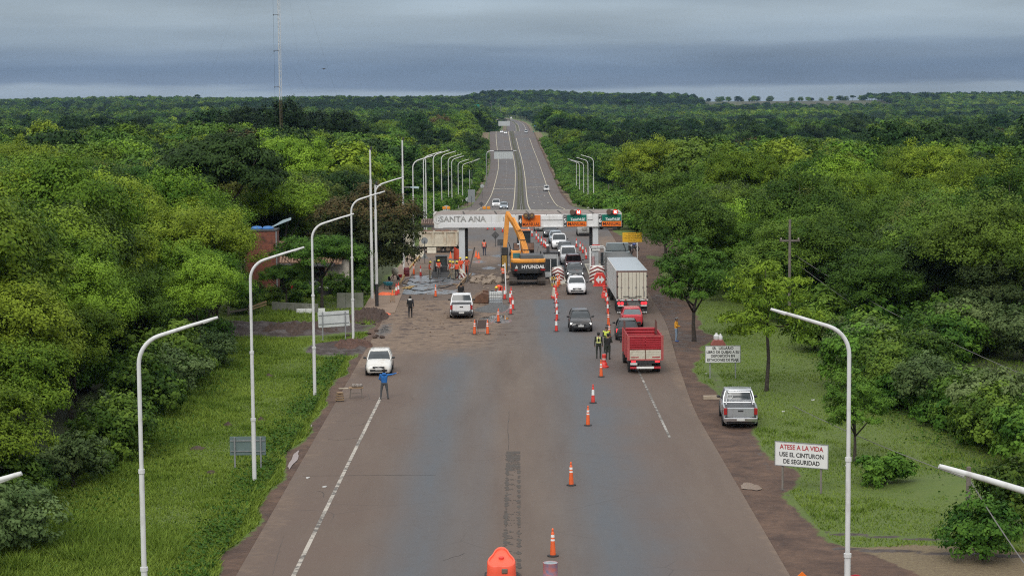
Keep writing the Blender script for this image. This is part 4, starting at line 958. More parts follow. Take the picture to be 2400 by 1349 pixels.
# lane signs
GREEN = mat('green_sign', (.0, .17, .115), .4, var=.05); ORS = mat('orange_sign', (.86, .185, .015), .4, var=.05)
for xa, xb, xc_, num, tele in ((1216.3, 1224, 1268, '4', False), (1322, 1329.3, 1376, '5', True), (1404.2, 1411.5, 1457.5, '6', True)):
    s = thing('lane_sign', 'lane %s board on the gantry, %s' % (num, 'green over orange' if tele else 'all orange'), 'sign', (gx((xa + xc_) / 2), GY - .12, 5.32), 0, 'lane boards on the gantry')
    X_ = lambda p: gx(p) - s.location.x
    MB().box(((X_(xa) + X_(xb)) / 2, 0, 0), (gx(xb) - gx(xa), .07, 1.16)).build('number_panel', BLACKP, s)
    text(s, num, .62, ((X_(xa) + X_(xb)) / 2, -.045, -.02), REFL, bold=.012)
    for zz in (.42, -.5):
        if tele: MB().box(((X_(xa) + X_(xb)) / 2, -.04, zz), (.2, .012, .07)).build('bar_mark', REFL, s)
    w = gx(xc_) - gx(xb) - .05; xm = (X_(xb) + X_(xc_)) / 2 + .02
    if tele:
        MB().box((xm, 0, .25), (w, .07, .66)).build('green_panel', GREEN, s); MB().box((xm, 0, -.345), (w, .07, .51)).build('orange_panel', ORS, s)
        text(s, 'TelePASE', .37, (xm + .06, -.045, .10), REFL, sx=1.02, shear=.25, bold=.008)
    else: MB().box((xm, 0, 0), (w, .07, 1.16)).build('orange_panel', ORS, s)
    text(s, 'MANUAL', .44, (xm, -.045, -.36), mat('dark_maroon_lettering', (.10, .02, .012), .6), sx=1.0, bold=.006)
    MB().box((xm, .03, -.605), (w + .02, .06, .035)).build('sign_rim', SIGNW, s)
    tl = thing('traffic_light', 'lane light above the %s lane board%s' % (num, ', red cross lit' if tele else ', unlit and hanging lower'), 'traffic light', (gx(1350 if num == '5' else 1436 if num == '6' else 1241), GY - .3, 6.02 if tele else 5.72), 0, 'lane lights on the gantry')
    for k, sx_ in enumerate((-.32, .3)):
        b = MB().lathe([(.24, .25), (.27, -.1), (.27, -.2), (.22, -.2)], 14, (sx_, 0, .16), 'Y'); b.build('lamp_housing', mat('brown_lamp_case', (.11, .065, .045), .6) if k == 0 or not tele else REDP, tl, smooth=True)
        if k == 1 and tele:
            MB().lathe([(.2, -.205), (.2, -.215)], 14, (sx_, 0, .16), 'Y').build('red_lens', mat('lit_red_lens', (1.0, .06, .03), .4, emit=1.6), tl)
            x_ = MB().bar((sx_ - .12, -.225, .04), (sx_ + .12, -.225, .28), .07, .012, (0, 1, 0)).bar((sx_ - .12, -.225, .28), (sx_ + .12, -.225, .04), .07, .012, (0, 1, 0)); x_.build('lit_cross', mat('lit_white_cross', (1, .92, .88), .4, emit=2.0), tl)
        elif not tele: MB().lathe([(.13, -.21), (.1, -.24)], 12, (sx_, 0, .16), 'Y').build('dark_lens', mat('amber_lens', (.25, .17, .06), .3), tl)
    MB().box((0, .12, .05), (.2, .1, .5)).build('lamp_bracket', DARKST, tl)
    if not tele: MB().ball((0, -.1, -.12), (.16, .14, .2), 8, 6).build('dangling_lamp', BLACKP, tl, smooth=True)
# tiled awning at the left end of the gantry
t = thing('tiled_awning', 'small corrugated brown tile awning at the left end of the gantry', 'awning', (gx(1003), GY + .4, 4.75)); b = MB()
for k in range(6): b.tube([(-.55 + k * .22, -.6, .32), (-.55 + k * .22, .9, .72)], .11, 6)
b.build('tile_row', mat('brown_tile', (.22, .15, .115), .85, c2=(.13, .09, .075), scale=3), t); MB().box((0, 0, .1), (1.25, 1.3, .16)).build('awning_beam', DARKST, t)
MB().bar((-.35, 0, .4), (.65, 0, 1.5), .04).bar((-.35, 0, .4), (-.55, 0, 1.0), .04).bar((-.55, 0, 1.0), (.65, 0, 1.5), .03).build('stay_rod', BLACKP, t)

# ------------------------------------------------------------------ toll booths and islands
CHEV = mat('chevron_white', (.66, .64, .6), .5, dirt=((.3, .25, .2), 2, .4)); CHR = mat('chevron_maroon', (.20, .035, .03), .5)
def attenuator(xc, y, w, h, label):
    t = thing('crash_cushion', label, 'crash cushion', (xc, y, .12)); prof_ = []
    n = 12
    rings = []
    for k in range(9):
        a = math.pi * k / 8; x_ = -w / 2 * math.cos(a); y_ = -.75 * math.sin(a) ** .8
        rings.append((x_, y_))
    b = MB(); R_ = [[(x_, y_, 0) for x_, y_ in rings], [(x_ * .97, y_ * .95, h * .72) for x_, y_ in rings], [(x_ * .8, y_ * .55 + .05, h) for x_, y_ in rings], [(x_ * .3, .2, h * 1.04) for x_, y_ in rings]]
    b.loft(R_, cap=False, closed=False); b.add([(-w / 2, 0, 0), (w / 2, 0, 0), (w / 2 * .97, 0, h * .72), (-w / 2 * .97, 0, h * .72)], [(0, 1, 2, 3)]); b.build('curved_shell', CHEV, t, smooth=True, auto=180)
    def surf(u, v):
        a = math.pi * u; x_ = -w / 2 * math.cos(a); y_ = -.75 * math.sin(a) ** .8; k = v / h
        if k < .72: s_ = 1 - .05 * k / .72; return Vector((x_ * (1 - .03 * k / .72), y_ * s_ - .035, v))
        q = (k - .72) / .28; return Vector((x_ * (.97 - .17 * q), y_ * (.95 - .4 * q) + .05 * q - .035, v))
    for j in range(5):
        zc = .03 + j * h * .235; st = MB(); th = h * .11; vs = []; N_ = 16
        for i_ in range(N_ + 1):
            u = .04 + .92 * i_ / N_; off = (.5 - abs(u - .5)) * h * .62 - h * .14
            for dz in (0, th): vs.append(surf(u, min(max(zc + off + dz, .0), h * .995)))
        st.add(vs, [(2 * i_, 2 * i_ + 2, 2 * i_ + 3, 2 * i_ + 1) for i_ in range(N_)]); st.build('chevron_stripe', CHR, t)
    return t
def island(xc, y0, y1, w, label):
    t = thing('toll_island', label, 'kerb island', (xc, y0, 0)); L_ = y1 - y0
    poly = [(-w / 2, 1.1), (-w / 4, .25), (0, 0), (w / 4, .25), (w / 2, 1.1), (w / 2, L_), (-w / 2, L_)]
    MB().prism(poly, .22, (0, 0, .11), 'Z').build('kerb', CREAM, t, bevel=.03)
    MB().prism([(x_ * .82, .25 + y_ * .93) for x_, y_ in poly], .04, (0, 0, .24), 'Z').build('paving', CONC, t); return t
island(gx(1303), 186.5, 207, 1.5, 'concrete toll island right of the excavator'); island(gx(1398), 186.8, 209, 1.7, 'concrete toll island under the right gantry leg')
attenuator(gx(1303) * .965 + .12, 189.6, 1.25, 1.35, 'maroon and white chevron crash cushion right of the excavator'); attenuator(gx(1398) * .965, 189.9, 1.6, 1.45, 'maroon and white chevron crash cushion behind the red arrow block')
b_ = thing('toll_booth', 'grey toll booth with dark front window beside the excavator', 'toll booth', (gx(1291) * .97, 193, .25))
GREYB = mat('grey_booth_panel', (.38, .395, .4), .5, scale=1.5, dirt=((.25, .23, .2), 1.2, .4))
b = MB(); b.box((-.66, .9, 1.1), (.14, 1.8, 2.2)).box((.66, .9, 1.1), (.14, 1.8, 2.2)).box((0, .9, 2.02), (1.18, 1.8, .5)).box((0, .9, .25), (1.18, 1.78, .5)).box((0, 1.78, 1.2), (1.18, .05, 1.5)); b.build('booth_shell', GREYB, b_, bevel=.03)
MB().box((0, .06, 1.13), (1.17, .05, 1.28)).build('front_window', GLASS, b_); MB().box((.0, .02, .95), (.05, .04, 1.6)).build('white_post', REFL, b_)
MB().box((0, .9, 2.38), (1.5, 2.0, .12)).build('booth_roof', BLACKP, b_, bevel=.03); MB().box((-.25, .5, 2.7), (.3, .3, .5)).build('roof_unit', DARKST, b_, bevel=.03)
MB().ball((-.3, .5, 3.05), (.17, .17, .14), 8, 5).build('roof_lamp', REFL, b_, smooth=True)
b_ = thing('toll_booth', 'open-framed toll booth with white posts around the right gantry leg', 'toll booth', (gx(1398), 195.5, .25))
b = MB()
for x_ in (-.72, .72): b.box((x_, 0, 1.35), (.09, .09, 2.7)).box((x_, 2.2, 1.35), (.09, .09, 2.7))
b.box((0, 0, 2.66), (1.5, .09, .08)).box((0, 2.2, 2.66), (1.5, .09, .08)).build('post_frame', WHITE, b_)
MB().box((-.28, .9, 1.2), (.7, 1.5, 2.0)).build('booth_shell', GREYB, b_, bevel=.03); MB().box((.43, .5, 1.4), (.3, .1, 1.5)).build('side_window', GLASS, b_); MB().box((-.48, .12, 1.3), (.26, .06, 1.0)).build('red_panel', mat('dark_red_panel', (.25, .03, .04), .5), b_)
MB().box((0, 1.1, 2.55), (1.2, 1.8, .08)).build('booth_roof', BLACKP, b_)
for x_ in (-.5, .6): MB().box((x_, -.35, .8), (.06, .06, 2.6)).build('barrier_post', REFL, b_)
# red plastic arrow block
p = pick(1406, 671); t = thing('arrow_block', 'red plastic road block with white double arrow before the chevron cushion', 'road block', p)
poly = [(-.55, .4), (-.5, -.25), (0, -.5), (.5, -.25), (.55, .4)]
MB().prism([(-.52, 0), (.52, 0), (.52, .95), (.3, 1.28), (-.3, 1.28), (-.52, .95)], .75).build('block_body', REDP, t, bevel=.04); MB().box((0, 0, .06), (1.25, .95, .1)).build('block_base', REDP, t, bevel=.02)
MB().prism([(-.42, .68), (-.08, 1.06), (-.08, .8), (.08, .8), (.08, 1.06), (.42, .68), (.08, .3), (.08, .56), (-.08, .56), (-.08, .3)], .015, (0, -.386, 0)).build('double_arrow', REFL, t)

# ------------------------------------------------------------------ roadside signs
def sign(px, py, w, h, bottom, label, face, rz=0.0, lines=(), posts=None, postm=None, cat='sign', back=False, tilt=0.0, rim=None, th=.03):
    p = pick(px, py); t = thing('road_sign', label, cat, p, rz)
    o = MB().box((0, 0, bottom + h / 2), (w, th, h), ry=tilt).build('sign_panel', face, t, bevel=.006)
    if rim:
        b = MB()
        for s in (-1, 1): b.box((s * (w / 2 - .01), -.022, bottom + h / 2), (.03, .02, h)).box((0, -.022, bottom + h / 2 + s * (h / 2 - .01)), (w - .05, .02, .03))
        b.build('sign_rim', rim, t)
    yo = .05 if not back else -.06
    for x_, z_ in (posts or ((-w * .36, 0), (w * .36, 0))):
        MB().box((x_, yo, (bottom + h * .97) / 2 + z_ / 2), (.075, .06, bottom + h * .97 - z_)).build('post', postm or GALV, t)
    if back:
        for zz in (.22, .78): MB().box((0, -.03, bottom + h * zz), (w * .96, .05, .05), ry=tilt).build('rail', GALV, t)
    for (s, size, z_, m_) in lines: text(t, s, size, (0, -th / 2 - .004, z_), m_, sx=.88, bold=.006)
    return t
sign(1878, 1152, 2.5, 1.10, 1.12, 'white sign telling drivers to use the seat belt, on grey wooden posts', SIGNW, -.48, (('ATESE A LA VIDA', .30, 1.98, SIGNR), ('USE EL CINTURON', .28, 1.64, SIGNB), ('DE SEGURIDAD', .28, 1.33, SIGNB)), postm=mat('grey_timber_post', (.20, .18, .16), .9), rim=GALV)
sign(1694, 887, 2.22, 1.08, 1.02, 'white sign about the complaints book, above a small red shrine', SIGNW, 0, (('SR.  USUARIO', .25, 1.92, SIGNB), ('LIBRO DE QUEJAS A SU', .225, 1.68, SIGNB), ('DISPOSICION EN', .225, 1.44, SIGNB), ('ESTACIONES DE PEAJE', .225, 1.19, SIGNB)), rim=GALV)
sign(783, 797, 2.3, 1.15, 1.0, 'pale road sign seen from behind, leaning on two steel posts in the mud', mat('sign_back_pale', (.55, .57, .565), .5, scale=2), .1, posts=((-.82, 0), (.84, 0)), back=True, tilt=-.05)
sign(582, 1102, 1.72, .9, .75, 'grey-green road sign seen from behind on the left verge', mat('sign_back_green', (.13, .18, .175), .5, scale=2, dirt=((.07, .09, .085), 1.5, .5)), 0, back=True)
p = pick(1482, 606); t = thing('road_sign', 'yellow sign half hidden by leaves beyond the grey truck', 'sign', p); w = 2.15
MB().box((0, 0, 2.35), (w, .03, 1.05)).build('sign_panel', mat('yellow_sign', (.86, .50, .03), .45), t); MB().box((-.55, .05, 1.2), (.1, .08, 2.4)).box((.55, .05, 1.2), (.1, .08, 2.4)).build('post', WHITE, t)
for k, (q, s_) in enumerate((('SR. USUARIO', .16), ('SI DESEA HACER UN', .16), ('RECLAMO O SUGERENCIA', .15), ('PIDA EL LIBRO', .14))): text(t, q, s_, (0, -.02, 2.72 - k * .235), SIGNB, sx=.95)
def small_sign(px, py, d, shape, size, label, m, H=None, post=True, wmul=1.0):
    p = at(px, py, d); z0 = float(G(p.x, p.y)); t = thing('small_sign', label, 'sign', (p.x, p.y, z0)); zc = p.z - z0; b = MB()
    if shape == 'disc': b.lathe([(size / 2, -.015), (size / 2, .015)], 18, (0, 0, zc), 'Y')
    elif shape == 'tri': b.prism([(-size / 2, -size * .4), (size / 2, -size * .4), (0, size * .5)], .03, (0, 0, zc))
    elif shape == 'dia': b.prism([(0, -size * .7), (size * .7, 0), (0, size * .7), (-size * .7, 0)], .03, (0, 0, zc))
    else: b.box((0, 0, zc), (size * wmul, .03, size))
    b.build('sign_plate', m, t)
    if post: MB().box((0, -.04, zc / 2), (.07, .05, zc)).build('post', DARKST, t)
    return t
SB = mat('grey_sign_back', (.24, .26, .27), .5); SBD = mat('dark_sign_back', (.085, .085, .085), .6)
t = small_sign(995, 564, 213, 'disc', .72, 'grey round sign back above a triangular one in front of the dump truck', SB); MB().prism([(-.38, -.3), (.38, -.3), (0, .36)], .03, (0, 0, .85)).build('triangle_plate', SB, t)
small_sign(1161, 551, 236, 'dia', .70, 'dark diamond sign back standing on the far side of the gantry', SBD); small_sign(1174, 568, 226, 'sq', .7, 'dark square sign back beside the excavator stick', SBD, wmul=1.15)
small_sign(1096, 467, 455, 'disc', 1.0, 'white-grey round sign back beside the far roadside panel', mat('pale_sign_back', (.42, .45, .45), .5)); small_sign(1105, 459, 452, 'sq', 2.9, 'tall grey panel sign back beyond the gantry', SB, wmul=.55)
small_sign(1128, 478, 448, 'dia', .8, 'small dark diamond sign at the far left road edge', SBD); small_sign(1130, 436, 560, 'disc', 1.05, 'round sign with a cross of battens on the far left bank', mat('pale_sign_back', (.42, .45, .45)))
small_sign(1046, 489, 300, 'disc', 1.05, 'pale disc behind orange flashers above the left gantry roof', mat('pale_sign_back', (.42, .45, .45)))
for px, lab in ((1041, 'orange flasher box left of the pale disc behind the gantry'), (1051, 'orange flasher box right of the pale disc behind the gantry'), (1135, 'orange flasher box at the far left road edge, left of its pair'), (1145, 'orange flasher box at the far left road edge, right of its pair')):
    p = at(px, 487, 290); z0 = float(G(p.x, p.y)); t = thing('flasher_box', lab, 'warning light', (p.x, p.y, z0)); MB().box((0, 0, p.z - z0), (.5, .12, .42)).build('flasher_panel', mat('amber_panel', (.75, .30, .03), .5), t, bevel=.03); MB().box((0, .05, (p.z - z0) / 2), (.06, .06, p.z - z0)).build('post', GALV, t)
# overhead direction signs on curved masts, seen from behind
def overhead(d, pxa, pxb, ptop, pbot, pmid, pole_px, side, label):
    a = at(pxa, ptop, d); b_ = at(pxb, pbot, d); m_ = at(0, pmid, d); P0 = at(pole_px, pmid, d); z0 = float(G(P0.x, d)); t = thing('overhead_sign', label, 'sign', (P0.x, d, z0))
    r = .16; zz = m_.z - z0; far_x = (b_.x if side > 0 else a.x) - P0.x
    MB().tube([(0, 0, -.2), (0, 0, zz - 1.2), (side * .35, 0, zz - .35), (side * 1.3, 0, zz), (far_x + side * 1.2, 0, zz)], r, 8).build('mast', GALV, t, smooth=True)
    n = 10; w = (b_.x - a.x) / n
    for k in range(n): MB().box((a.x + (k + .5) * w - P0.x, -.25, (a.z + b_.z) / 2 - z0), (w * .93, .06, abs(a.z - b_.z))).build('panel_strip', mat('pale_panel_back', (.50, .53, .53), .45, .2), t)
    MB().box(((a.x + b_.x) / 2 - P0.x, -.33, zz), (abs(b_.x - a.x) * 1.02, .1, .28)).build('beam', DARKST, t)
overhead(640, 1158, 1202, 353, 372, 363, 1140, 1, 'nearer pale overhead sign on a curved mast above the left carriageway')
overhead(1130, 1168, 1195, 284, 295, 289.5, 1207, -1, 'farther pale overhead sign on a curved mast near the road crest')
GS = mat('green_sign_far', (.0, .22, .17), .4)
for px, py, d_, w_, h_, lb in ((1118, 249, 2300, 5.5, 4.0, 'green direction board high on the far hill'), (1248, 309, 1150, 1.7, .9, 'small green board at the right edge of the road crest'), (1198, 276, 2400, 1.8, 1.8, 'small white board beside the far curve'), (1254, 295, 1500, 1.3, 1.0, 'tiny blue board beyond the road crest')):
    p = at(px, py, d_); z0 = float(G(p.x, p.y)); t = thing('distant_board', lb, 'sign', (p.x, p.y, min(z0, p.z - 2)))
    MB().box((0, 0, p.z - t.location.z), (w_, .1, h_)).build('board', GS if 'green' in lb else SIGNW if 'white' in lb else mat('blue_board', (.05, .16, .3), .5), t); MB().box((0, .1, (p.z - t.location.z) / 2), (.15, .1, p.z - t.location.z)).build('post', GALV, t)
for k, (px, py, d_) in enumerate(((1152, 243, 2500), (1173, 247, 2450), (1070, 232, 2600), (1043, 228, 2700), (1125, 238, 2550), (1012, 234, 2750), (982, 231, 2800), (1060, 240, 2500))):
    p = at(px, py, d_); t = thing('distant_lamp', 'thin pale lamp post on the far hill, %s of eight' % order_w[k], 'street lamp', (p.x, p.y, p.z - 14), 0, 'lamp posts on the far hill')
    MB().tube([(0, 0, 0), (0, 0, 13.4), (-.8, 0, 14), (-3, 0, 14.3)], .13, 6).build('pole_and_arm', GALV, t)

# ------------------------------------------------------------------ wooden pole line on the right
POLEWD = mat('weathered_pole', (.20, .175, .15), .95, c2=(.12, .1, .085), scale=3)
def wood_pole(px, py, H, label, arm=True, lean=0.0, post_only=False):
    p = pick(px, py); t = thing('utility_pole', label, 'utility pole', p); t.rotation_euler = (0, lean, 0)
    MB().tube([(0, 0, -.3), (0, 0, H)], [.13, .09], 8).build('pole', POLEWD, t, smooth=True)
    if arm:
        MB().box((0, 0, H - 1.6), (1.5, .12, .12)).build('crossarm', POLEWD, t)
        for x_ in (-.65, .65): MB().lathe([(.04, 0), (.07, .06), (.04, .16)], 8, (x_, 0, H - 1.54)).build('insulator', mat('porcelain', (.3, .25, .22), .3), t)
    return t
wood_pole(1850, 775, 8.4, 'wooden utility pole with a crossarm rising from the right-hand wood')
wood_pole(2268, 1290, 3.3, 'short grey wooden post at the right edge with a leaning cable', arm=False)
wood_pole(1427, 480, 5.0, 'thin dark pole among the scrub right of the far highway', arm=False); wood_pole(1333, 340, 6, 'very distant dark pole on the right bank', arm=False)
def cable(a, b, sag, label, r=.014):
    a = Vector(a); b = Vector(b); pts = [a.lerp(b, k / 14) - Vector((0, 0, sag * 4 * (k / 14) * (1 - k / 14))) for k in range(15)]
    t = tag(MB().tube([q - a for q in pts], r, 4).build('overhead_cable', mat('grey_cable', (.16, .15, .14), .6)), label, 'cable'); t.location = a; return t
cable(at(1852, 590, 155), at(2400, 878, 118), .5, 'upper overhead cable crossing the right-hand wood', .018); cable(at(1852, 605, 155), at(2400, 930, 118), .7, 'lower overhead cable crossing the right-hand wood', .016)
cable(at(1810, 925, 119), at(2262, 1120, 78), .2, 'low slack cable running from the slender tree to the short post', .02); cable(at(2268, 1115, 77), at(2420, 1345, 66), .1, 'cable stay running down from the short wooden post', .024)
cable(at(1930, 523, 190), at(2130, 500, 175), .2, 'thin cable in the gap of the far right wood', .018)

# ------------------------------------------------------------------ brick tank tower, house and garden wall
BR = bpy.data.materials.new('red_brickwork'); BR.use_nodes = True; _t = BR.node_tree; _b = _t.nodes['Principled BSDF']; _tc = _t.nodes.new('ShaderNodeTexCoord'); _mp = _t.nodes.new('ShaderNodeMapping'); _mp.inputs['Rotation'].default_value = (rad(90), 0, 0)
_t.links.new(_tc.outputs['Object'], _mp.inputs[0]); _bk = _t.nodes.new('ShaderNodeTexBrick'); _t.links.new(_mp.outputs[0], _bk.inputs['Vector'])
for k_, v_ in (('Color1', (.25, .085, .05, 1)), ('Color2', (.17, .055, .036, 1)), ('Mortar', (.12, .06, .045, 1)), ('Scale', 4.0), ('Mortar Size', .02), ('Brick Width', 1.0), ('Row Height', .34)): _bk.inputs[k_].default_value = v_
_n = noise_node(_t, _tc.outputs['Object'], 1.3, 7, .75); _t.links.new(mixc(_t, mrange(_t, _n, .52, .68, 0, .8), _bk.outputs['Color'], (.045, .03, .026)), _b.inputs['Base Color']); _b.inputs['Roughness'].default_value = .9
TILE = mat('clay_roof_tile', (.36, .22, .14), .85, c2=(.22, .14, .095), scale=2.5, dirt=((.08, .07, .055), 1.0, .7)); PLAST = mat('pale_plaster', (.46, .42, .36), .9, dirt=((.2, .17, .14), .8, .6))
tx = (614 - 1200) / FPX * 178; t = thing('brick_tank_tower', 'square red brick water tank tower with two blue tanks behind the left trees', 'tower', (tx, 178, 0))
MB().box((0, 0, 3.0), (2.75, 2.6, 6.0)).build('brick_shaft', BR, t); MB().box((0, 0, 6.06), (2.85, 2.7, .14)).build('cap_slab', DARKST, t); MB().tube([(1.42, -1.32, .9), (1.42, -1.32, 6.0)], .07, 8).build('drainpipe', GALV, t)
for x_ in (-.45, .55): MB().lathe([(.5, -.2), (.52, .0), (.40, .16), (.12, .2)], 16, (x_, 0, 6.2)).build('blue_tank', mat('blue_tank_plastic', (.04, .16, .42), .45), t, smooth=True)
hx = (690 - 1200) / FPX * 184; h = thing('house', 'low house with clay tile roofs hidden behind the garden trees', 'house', (hx, 184, 0))
MB().box((0, 3, 1.4), (10, 6, 2.8)).build('house_wall', PLAST, h)
def tile_roof(par, x_0, x_1, yf, zf_, yr, zr, nm='tile_roof'):
    n = int((x_1 - x_0) / .28)
    par_ = MB().add([(x_0, yf, zf_ - .07), (x_1, yf, zf_ - .07), (x_1, yr, zr - .07), (x_0, yr, zr - .07)], [(0, 1, 2, 3)]).build(nm, TILE, par)
    for k in range(n): MB().tube([(x_0 + (k + .5) * .28, yf, zf_), (x_0 + (k + .5) * .28, yr, zr)], .12, 6).build('tile_course', TILE, par_, smooth=True)
tile_roof(h, -4.2, 4.4, -1.0, 2.6, 3, 4.3); tile_roof(h, -5.2, 5.2, 7.0, 2.7, 3, 4.3)
b = MB().box((-.5, -2.0, 2.55), (8.6, 2.4, .14)); b.build('porch_roof', DARKST, h)
for x_ in (-4.4, -2, .6, 3.2): MB().box((x_, -3.0, 1.25), (.18, .18, 2.5)).build('porch_post', mat('brown_post', (.09, .06, .045), .9), h)
MB().box((-1, -.12, 1.2), (7.5, .1, 2.2)).build('porch_back_wall', mat('dark_red_wall', (.10, .045, .035), .9), h)
for x_ in (-3, -.6, 2.2): MB().box((x_, -.2, 1.35), (.9, .08, 1.1)).build('porch_window', GLASS, h)
g2 = thing('gabled_roof', 'gabled clay tile roof peeping out left of the dark bronze tree', 'building', ((735 - 1200) / FPX * 208, 208, 0)); MB().box((0, 1.5, 1.9), (3.4, 4, 3.8)).build('house_wall', PLAST, g2); tile_roof(g2, -1.9, 1.5, -.8, 3.6, 1.6, 5.05); MB().tube([(-2.0, 1.6, 5.1), (1.6, 1.6, 5.1)], .14, 8).build('ridge_cap', PLAST, g2)
def wallrun(pa, pb, H_, th, label, m_=CONC, n=6):
    a = pick(*pa); b_ = pick(*pb); t = thing('garden_wall', label, 'wall', a); d_ = b_ - a; ang = math.atan2(d_.y, d_.x); L_ = d_.length
    for k in range(n):
        q = d_ * ((k + .5) / n); MB().box((q.x, q.y, H_ / 2 - .05), (L_ / n - .015, th, H_ + .1 - .01 * (k % 2)), rz=ang).build('wall_panel', m_, t, bevel=.01)
    return t
wallrun((638, 728), (745, 733), .75, .15, 'low grey concrete garden wall before the house', mat('mossy_concrete', (.22, .22, .19), .95, c2=(.13, .14, .1), scale=1.5)); wallrun((790, 722), (852, 722), 1.3, .15, 'grey concrete wall end behind the small trees', mat('mossy_concrete', (.22, .22, .19)), 3)
wallrun((695, 733), (762, 732), .35, .3, 'low white-topped kerb behind the pale sign', WHITE, 3)
t = thing('timber_barrier', 'rough timber rail barrier at the edge of the left wood', 'barrier', pick(590, 740)); 
MB().bar((-1.8, 0, .35), (.1, .3, .6), .06, .16).build('rail', POLEWD, t); MB().bar((-.2, -.1, .7), (1.2, .3, 1.15), .06, .14).build('rail', WOOD, t); MB().bar((-.2, -.15, .5), (1.2, .25, .92), .06, .1).build('rail', WOOD, t); MB().box((-.2, 0, .45), (.16, .16, .9)).build('post', POLEWD, t); MB().box((-1.9, 0, .4), (.16, .16, .8)).build('post', POLEWD, t)
# paved apron left of the plaza
sh_ = MB(); pts = [pick(*q) for q in ((842, 742), (925, 735), (940, 697), (962, 650), (985, 600), (1000, 580), (955, 600), (915, 650), (872, 690))]
sh_.add([(q.x, q.y, .10) for q in pts], [tuple(range(len(pts)))]); sh_.add([(q.x, q.y, .10) for q in pts] + [(q.x, q.y, -.1) for q in pts], [(k, (k + 1) % 9, (k + 1) % 9 + 9, k + 9) for k in range(9)]); tag(sh_.build('pavement', mat('tan_paving', (.27, .195, .14), .9, c2=(.20, .14, .10), scale=.8)), kind='structure')
# small red shrine behind the complaints sign
p = pick(1683, 835); t = thing('roadside_shrine', 'small red brick shrine topped with white jugs behind the complaints sign', 'shrine', p)
MB().prism([(-.5, 0), (.5, 0), (.5, .85), (.3, 1.15), (-.3, 1.15), (-.5, .85)], .6).build('shrine_body', mat('shrine_red', (.27, .085, .07), .85, dirt=((.12, .06, .05), 2, .5)), t, bevel=.02)
for x_, z_, r_ in ((-.12, 1.35, .2), (.16, 1.3, .15)): MB().lathe([(r_ * .8, -.2), (r_, -.1), (r_, .08), (r_ * .35, .2), (r_ * .35, .27)], 10, (x_, 0, z_)).build('jug', mat('white_jug', (.62, .62, .62), .5), t, smooth=True)
p = pick(1667, 934); tag(MB().box((0, 0, .09), (.95, .3, .2), rz=.05).build('timber_block', mat('pale_block', (.38, .31, .23), .9)), 'pale block lying on the soil left of the parked silver pickup', 'block').location = p
# ================================================================== vehicles (front looks towards -Y, origin on the ground at the centre)
def paint(name, c, metal=.25, rough=.32, dirt=None): return mat('paint_' + name, c, rough, metal, var=.05, scale=1.5, coat=.5, dirt=dirt or ((.22, .16, .12), 1.6, .25))
HL_ON = mat('lit_headlight', (1.0, .97, .92), .2, emit=3.0, var=.02); HL_OFF = mat('clear_headlight', (.55, .57, .58), .15, spec=.9)
TL_ON = mat('lit_tail_lamp', (1.0, .03, .04), .3, emit=1.5, var=.05); TL_OFF = mat('red_tail_lamp', (.35, .02, .02), .2)
PLATE = mat('number_plate', (.62, .62, .60), .5, var=.05); CHROME = mat('chrome', (.6, .6, .6), .2, .9); RIM = mat('alloy_rim', (.33, .34, .35), .35, .6); TYRE = mat('tyre_rubber', (.025, .024, .023), .85, var=.2, scale=9, dirt=((.10, .075, .058), 3, .5))
def wheel(par, x, y, r=.31, w=.2, rimm=None):
    t = MB().lathe([(r * .62, -w / 2), (r * .92, -w / 2), (r, -w / 2 + .03), (r, w / 2 - .03), (r * .92, w / 2), (r * .62, w / 2)], 20, (x, y, r), 'X', cap=False).build('wheel', TYRE, par, smooth=True)
    s = 1 if x > 0 else -1
    MB().lathe([(r * .62, 0), (r * .58, s * w * .30), (r * .2, s * w * .36)], 14, (x, y, r), 'X').build('rim', rimm or RIM, t, smooth=True)
    return t
KIND = dict(
    hatch=dict(L=3.95, W=1.66, H=1.47, deck=[(0, .50, .80), (.012, .64, .88), (.05, .76, .95), (.13, .86, .99), (.27, .96, 1), (.5, .98, 1), (.8, 1.0, 1), (.93, 1.0, .97), (.985, .88, .93), (1, .55, .88)], g=(.26, .44, .86, .965), wb=(.18, .81), r=.30),
    sedan=dict(L=4.35, W=1.72, H=1.46, deck=[(0, .50, .80), (.012, .64, .88), (.05, .76, .95), (.13, .86, .99), (.27, .96, 1), (.5, .97, 1), (.75, .99, 1), (.82, 1.0, .99), (.96, .98, .95), (.99, .86, .92), (1, .55, .86)], g=(.27, .43, .72, .85), wb=(.19, .80), r=.31),
    suv=dict(L=4.3, W=1.8, H=1.70, deck=[(0, .60, .86), (.012, .80, .92), (.05, .95, .97), (.13, 1.03, 1), (.25, 1.08, 1), (.5, 1.1, 1), (.8, 1.12, 1), (.94, 1.12, .98), (.99, .98, .95), (1, .6, .92)], g=(.25, .38, .90, .975), wb=(.19, .80), r=.35),
    van=dict(L=4.2, W=1.75, H=1.82, deck=[(0, .55, .84), (.012, .75, .9), (.05, .9, .96), (.13, 1.0, 1), (.24, 1.08, 1), (.5, 1.1, 1), (.9, 1.12, 1), (.97, 1.1, .98), (1, .6, .95)], g=(.22, .40, .95, .985), wb=(.19, .80), r=.31),
    pickup=dict(L=5.3, W=1.85, H=1.80, deck=[(0, .62, .88), (.012, .84, .93), (.05, .98, .97), (.12, 1.06, 1), (.25, 1.10, 1), (.45, 1.12, 1), (.645, 1.12, 1), (.648, .62, .98), (1, .62, .97)], g=(.24, .35, .58, .635), wb=(.17, .78), r=.38))
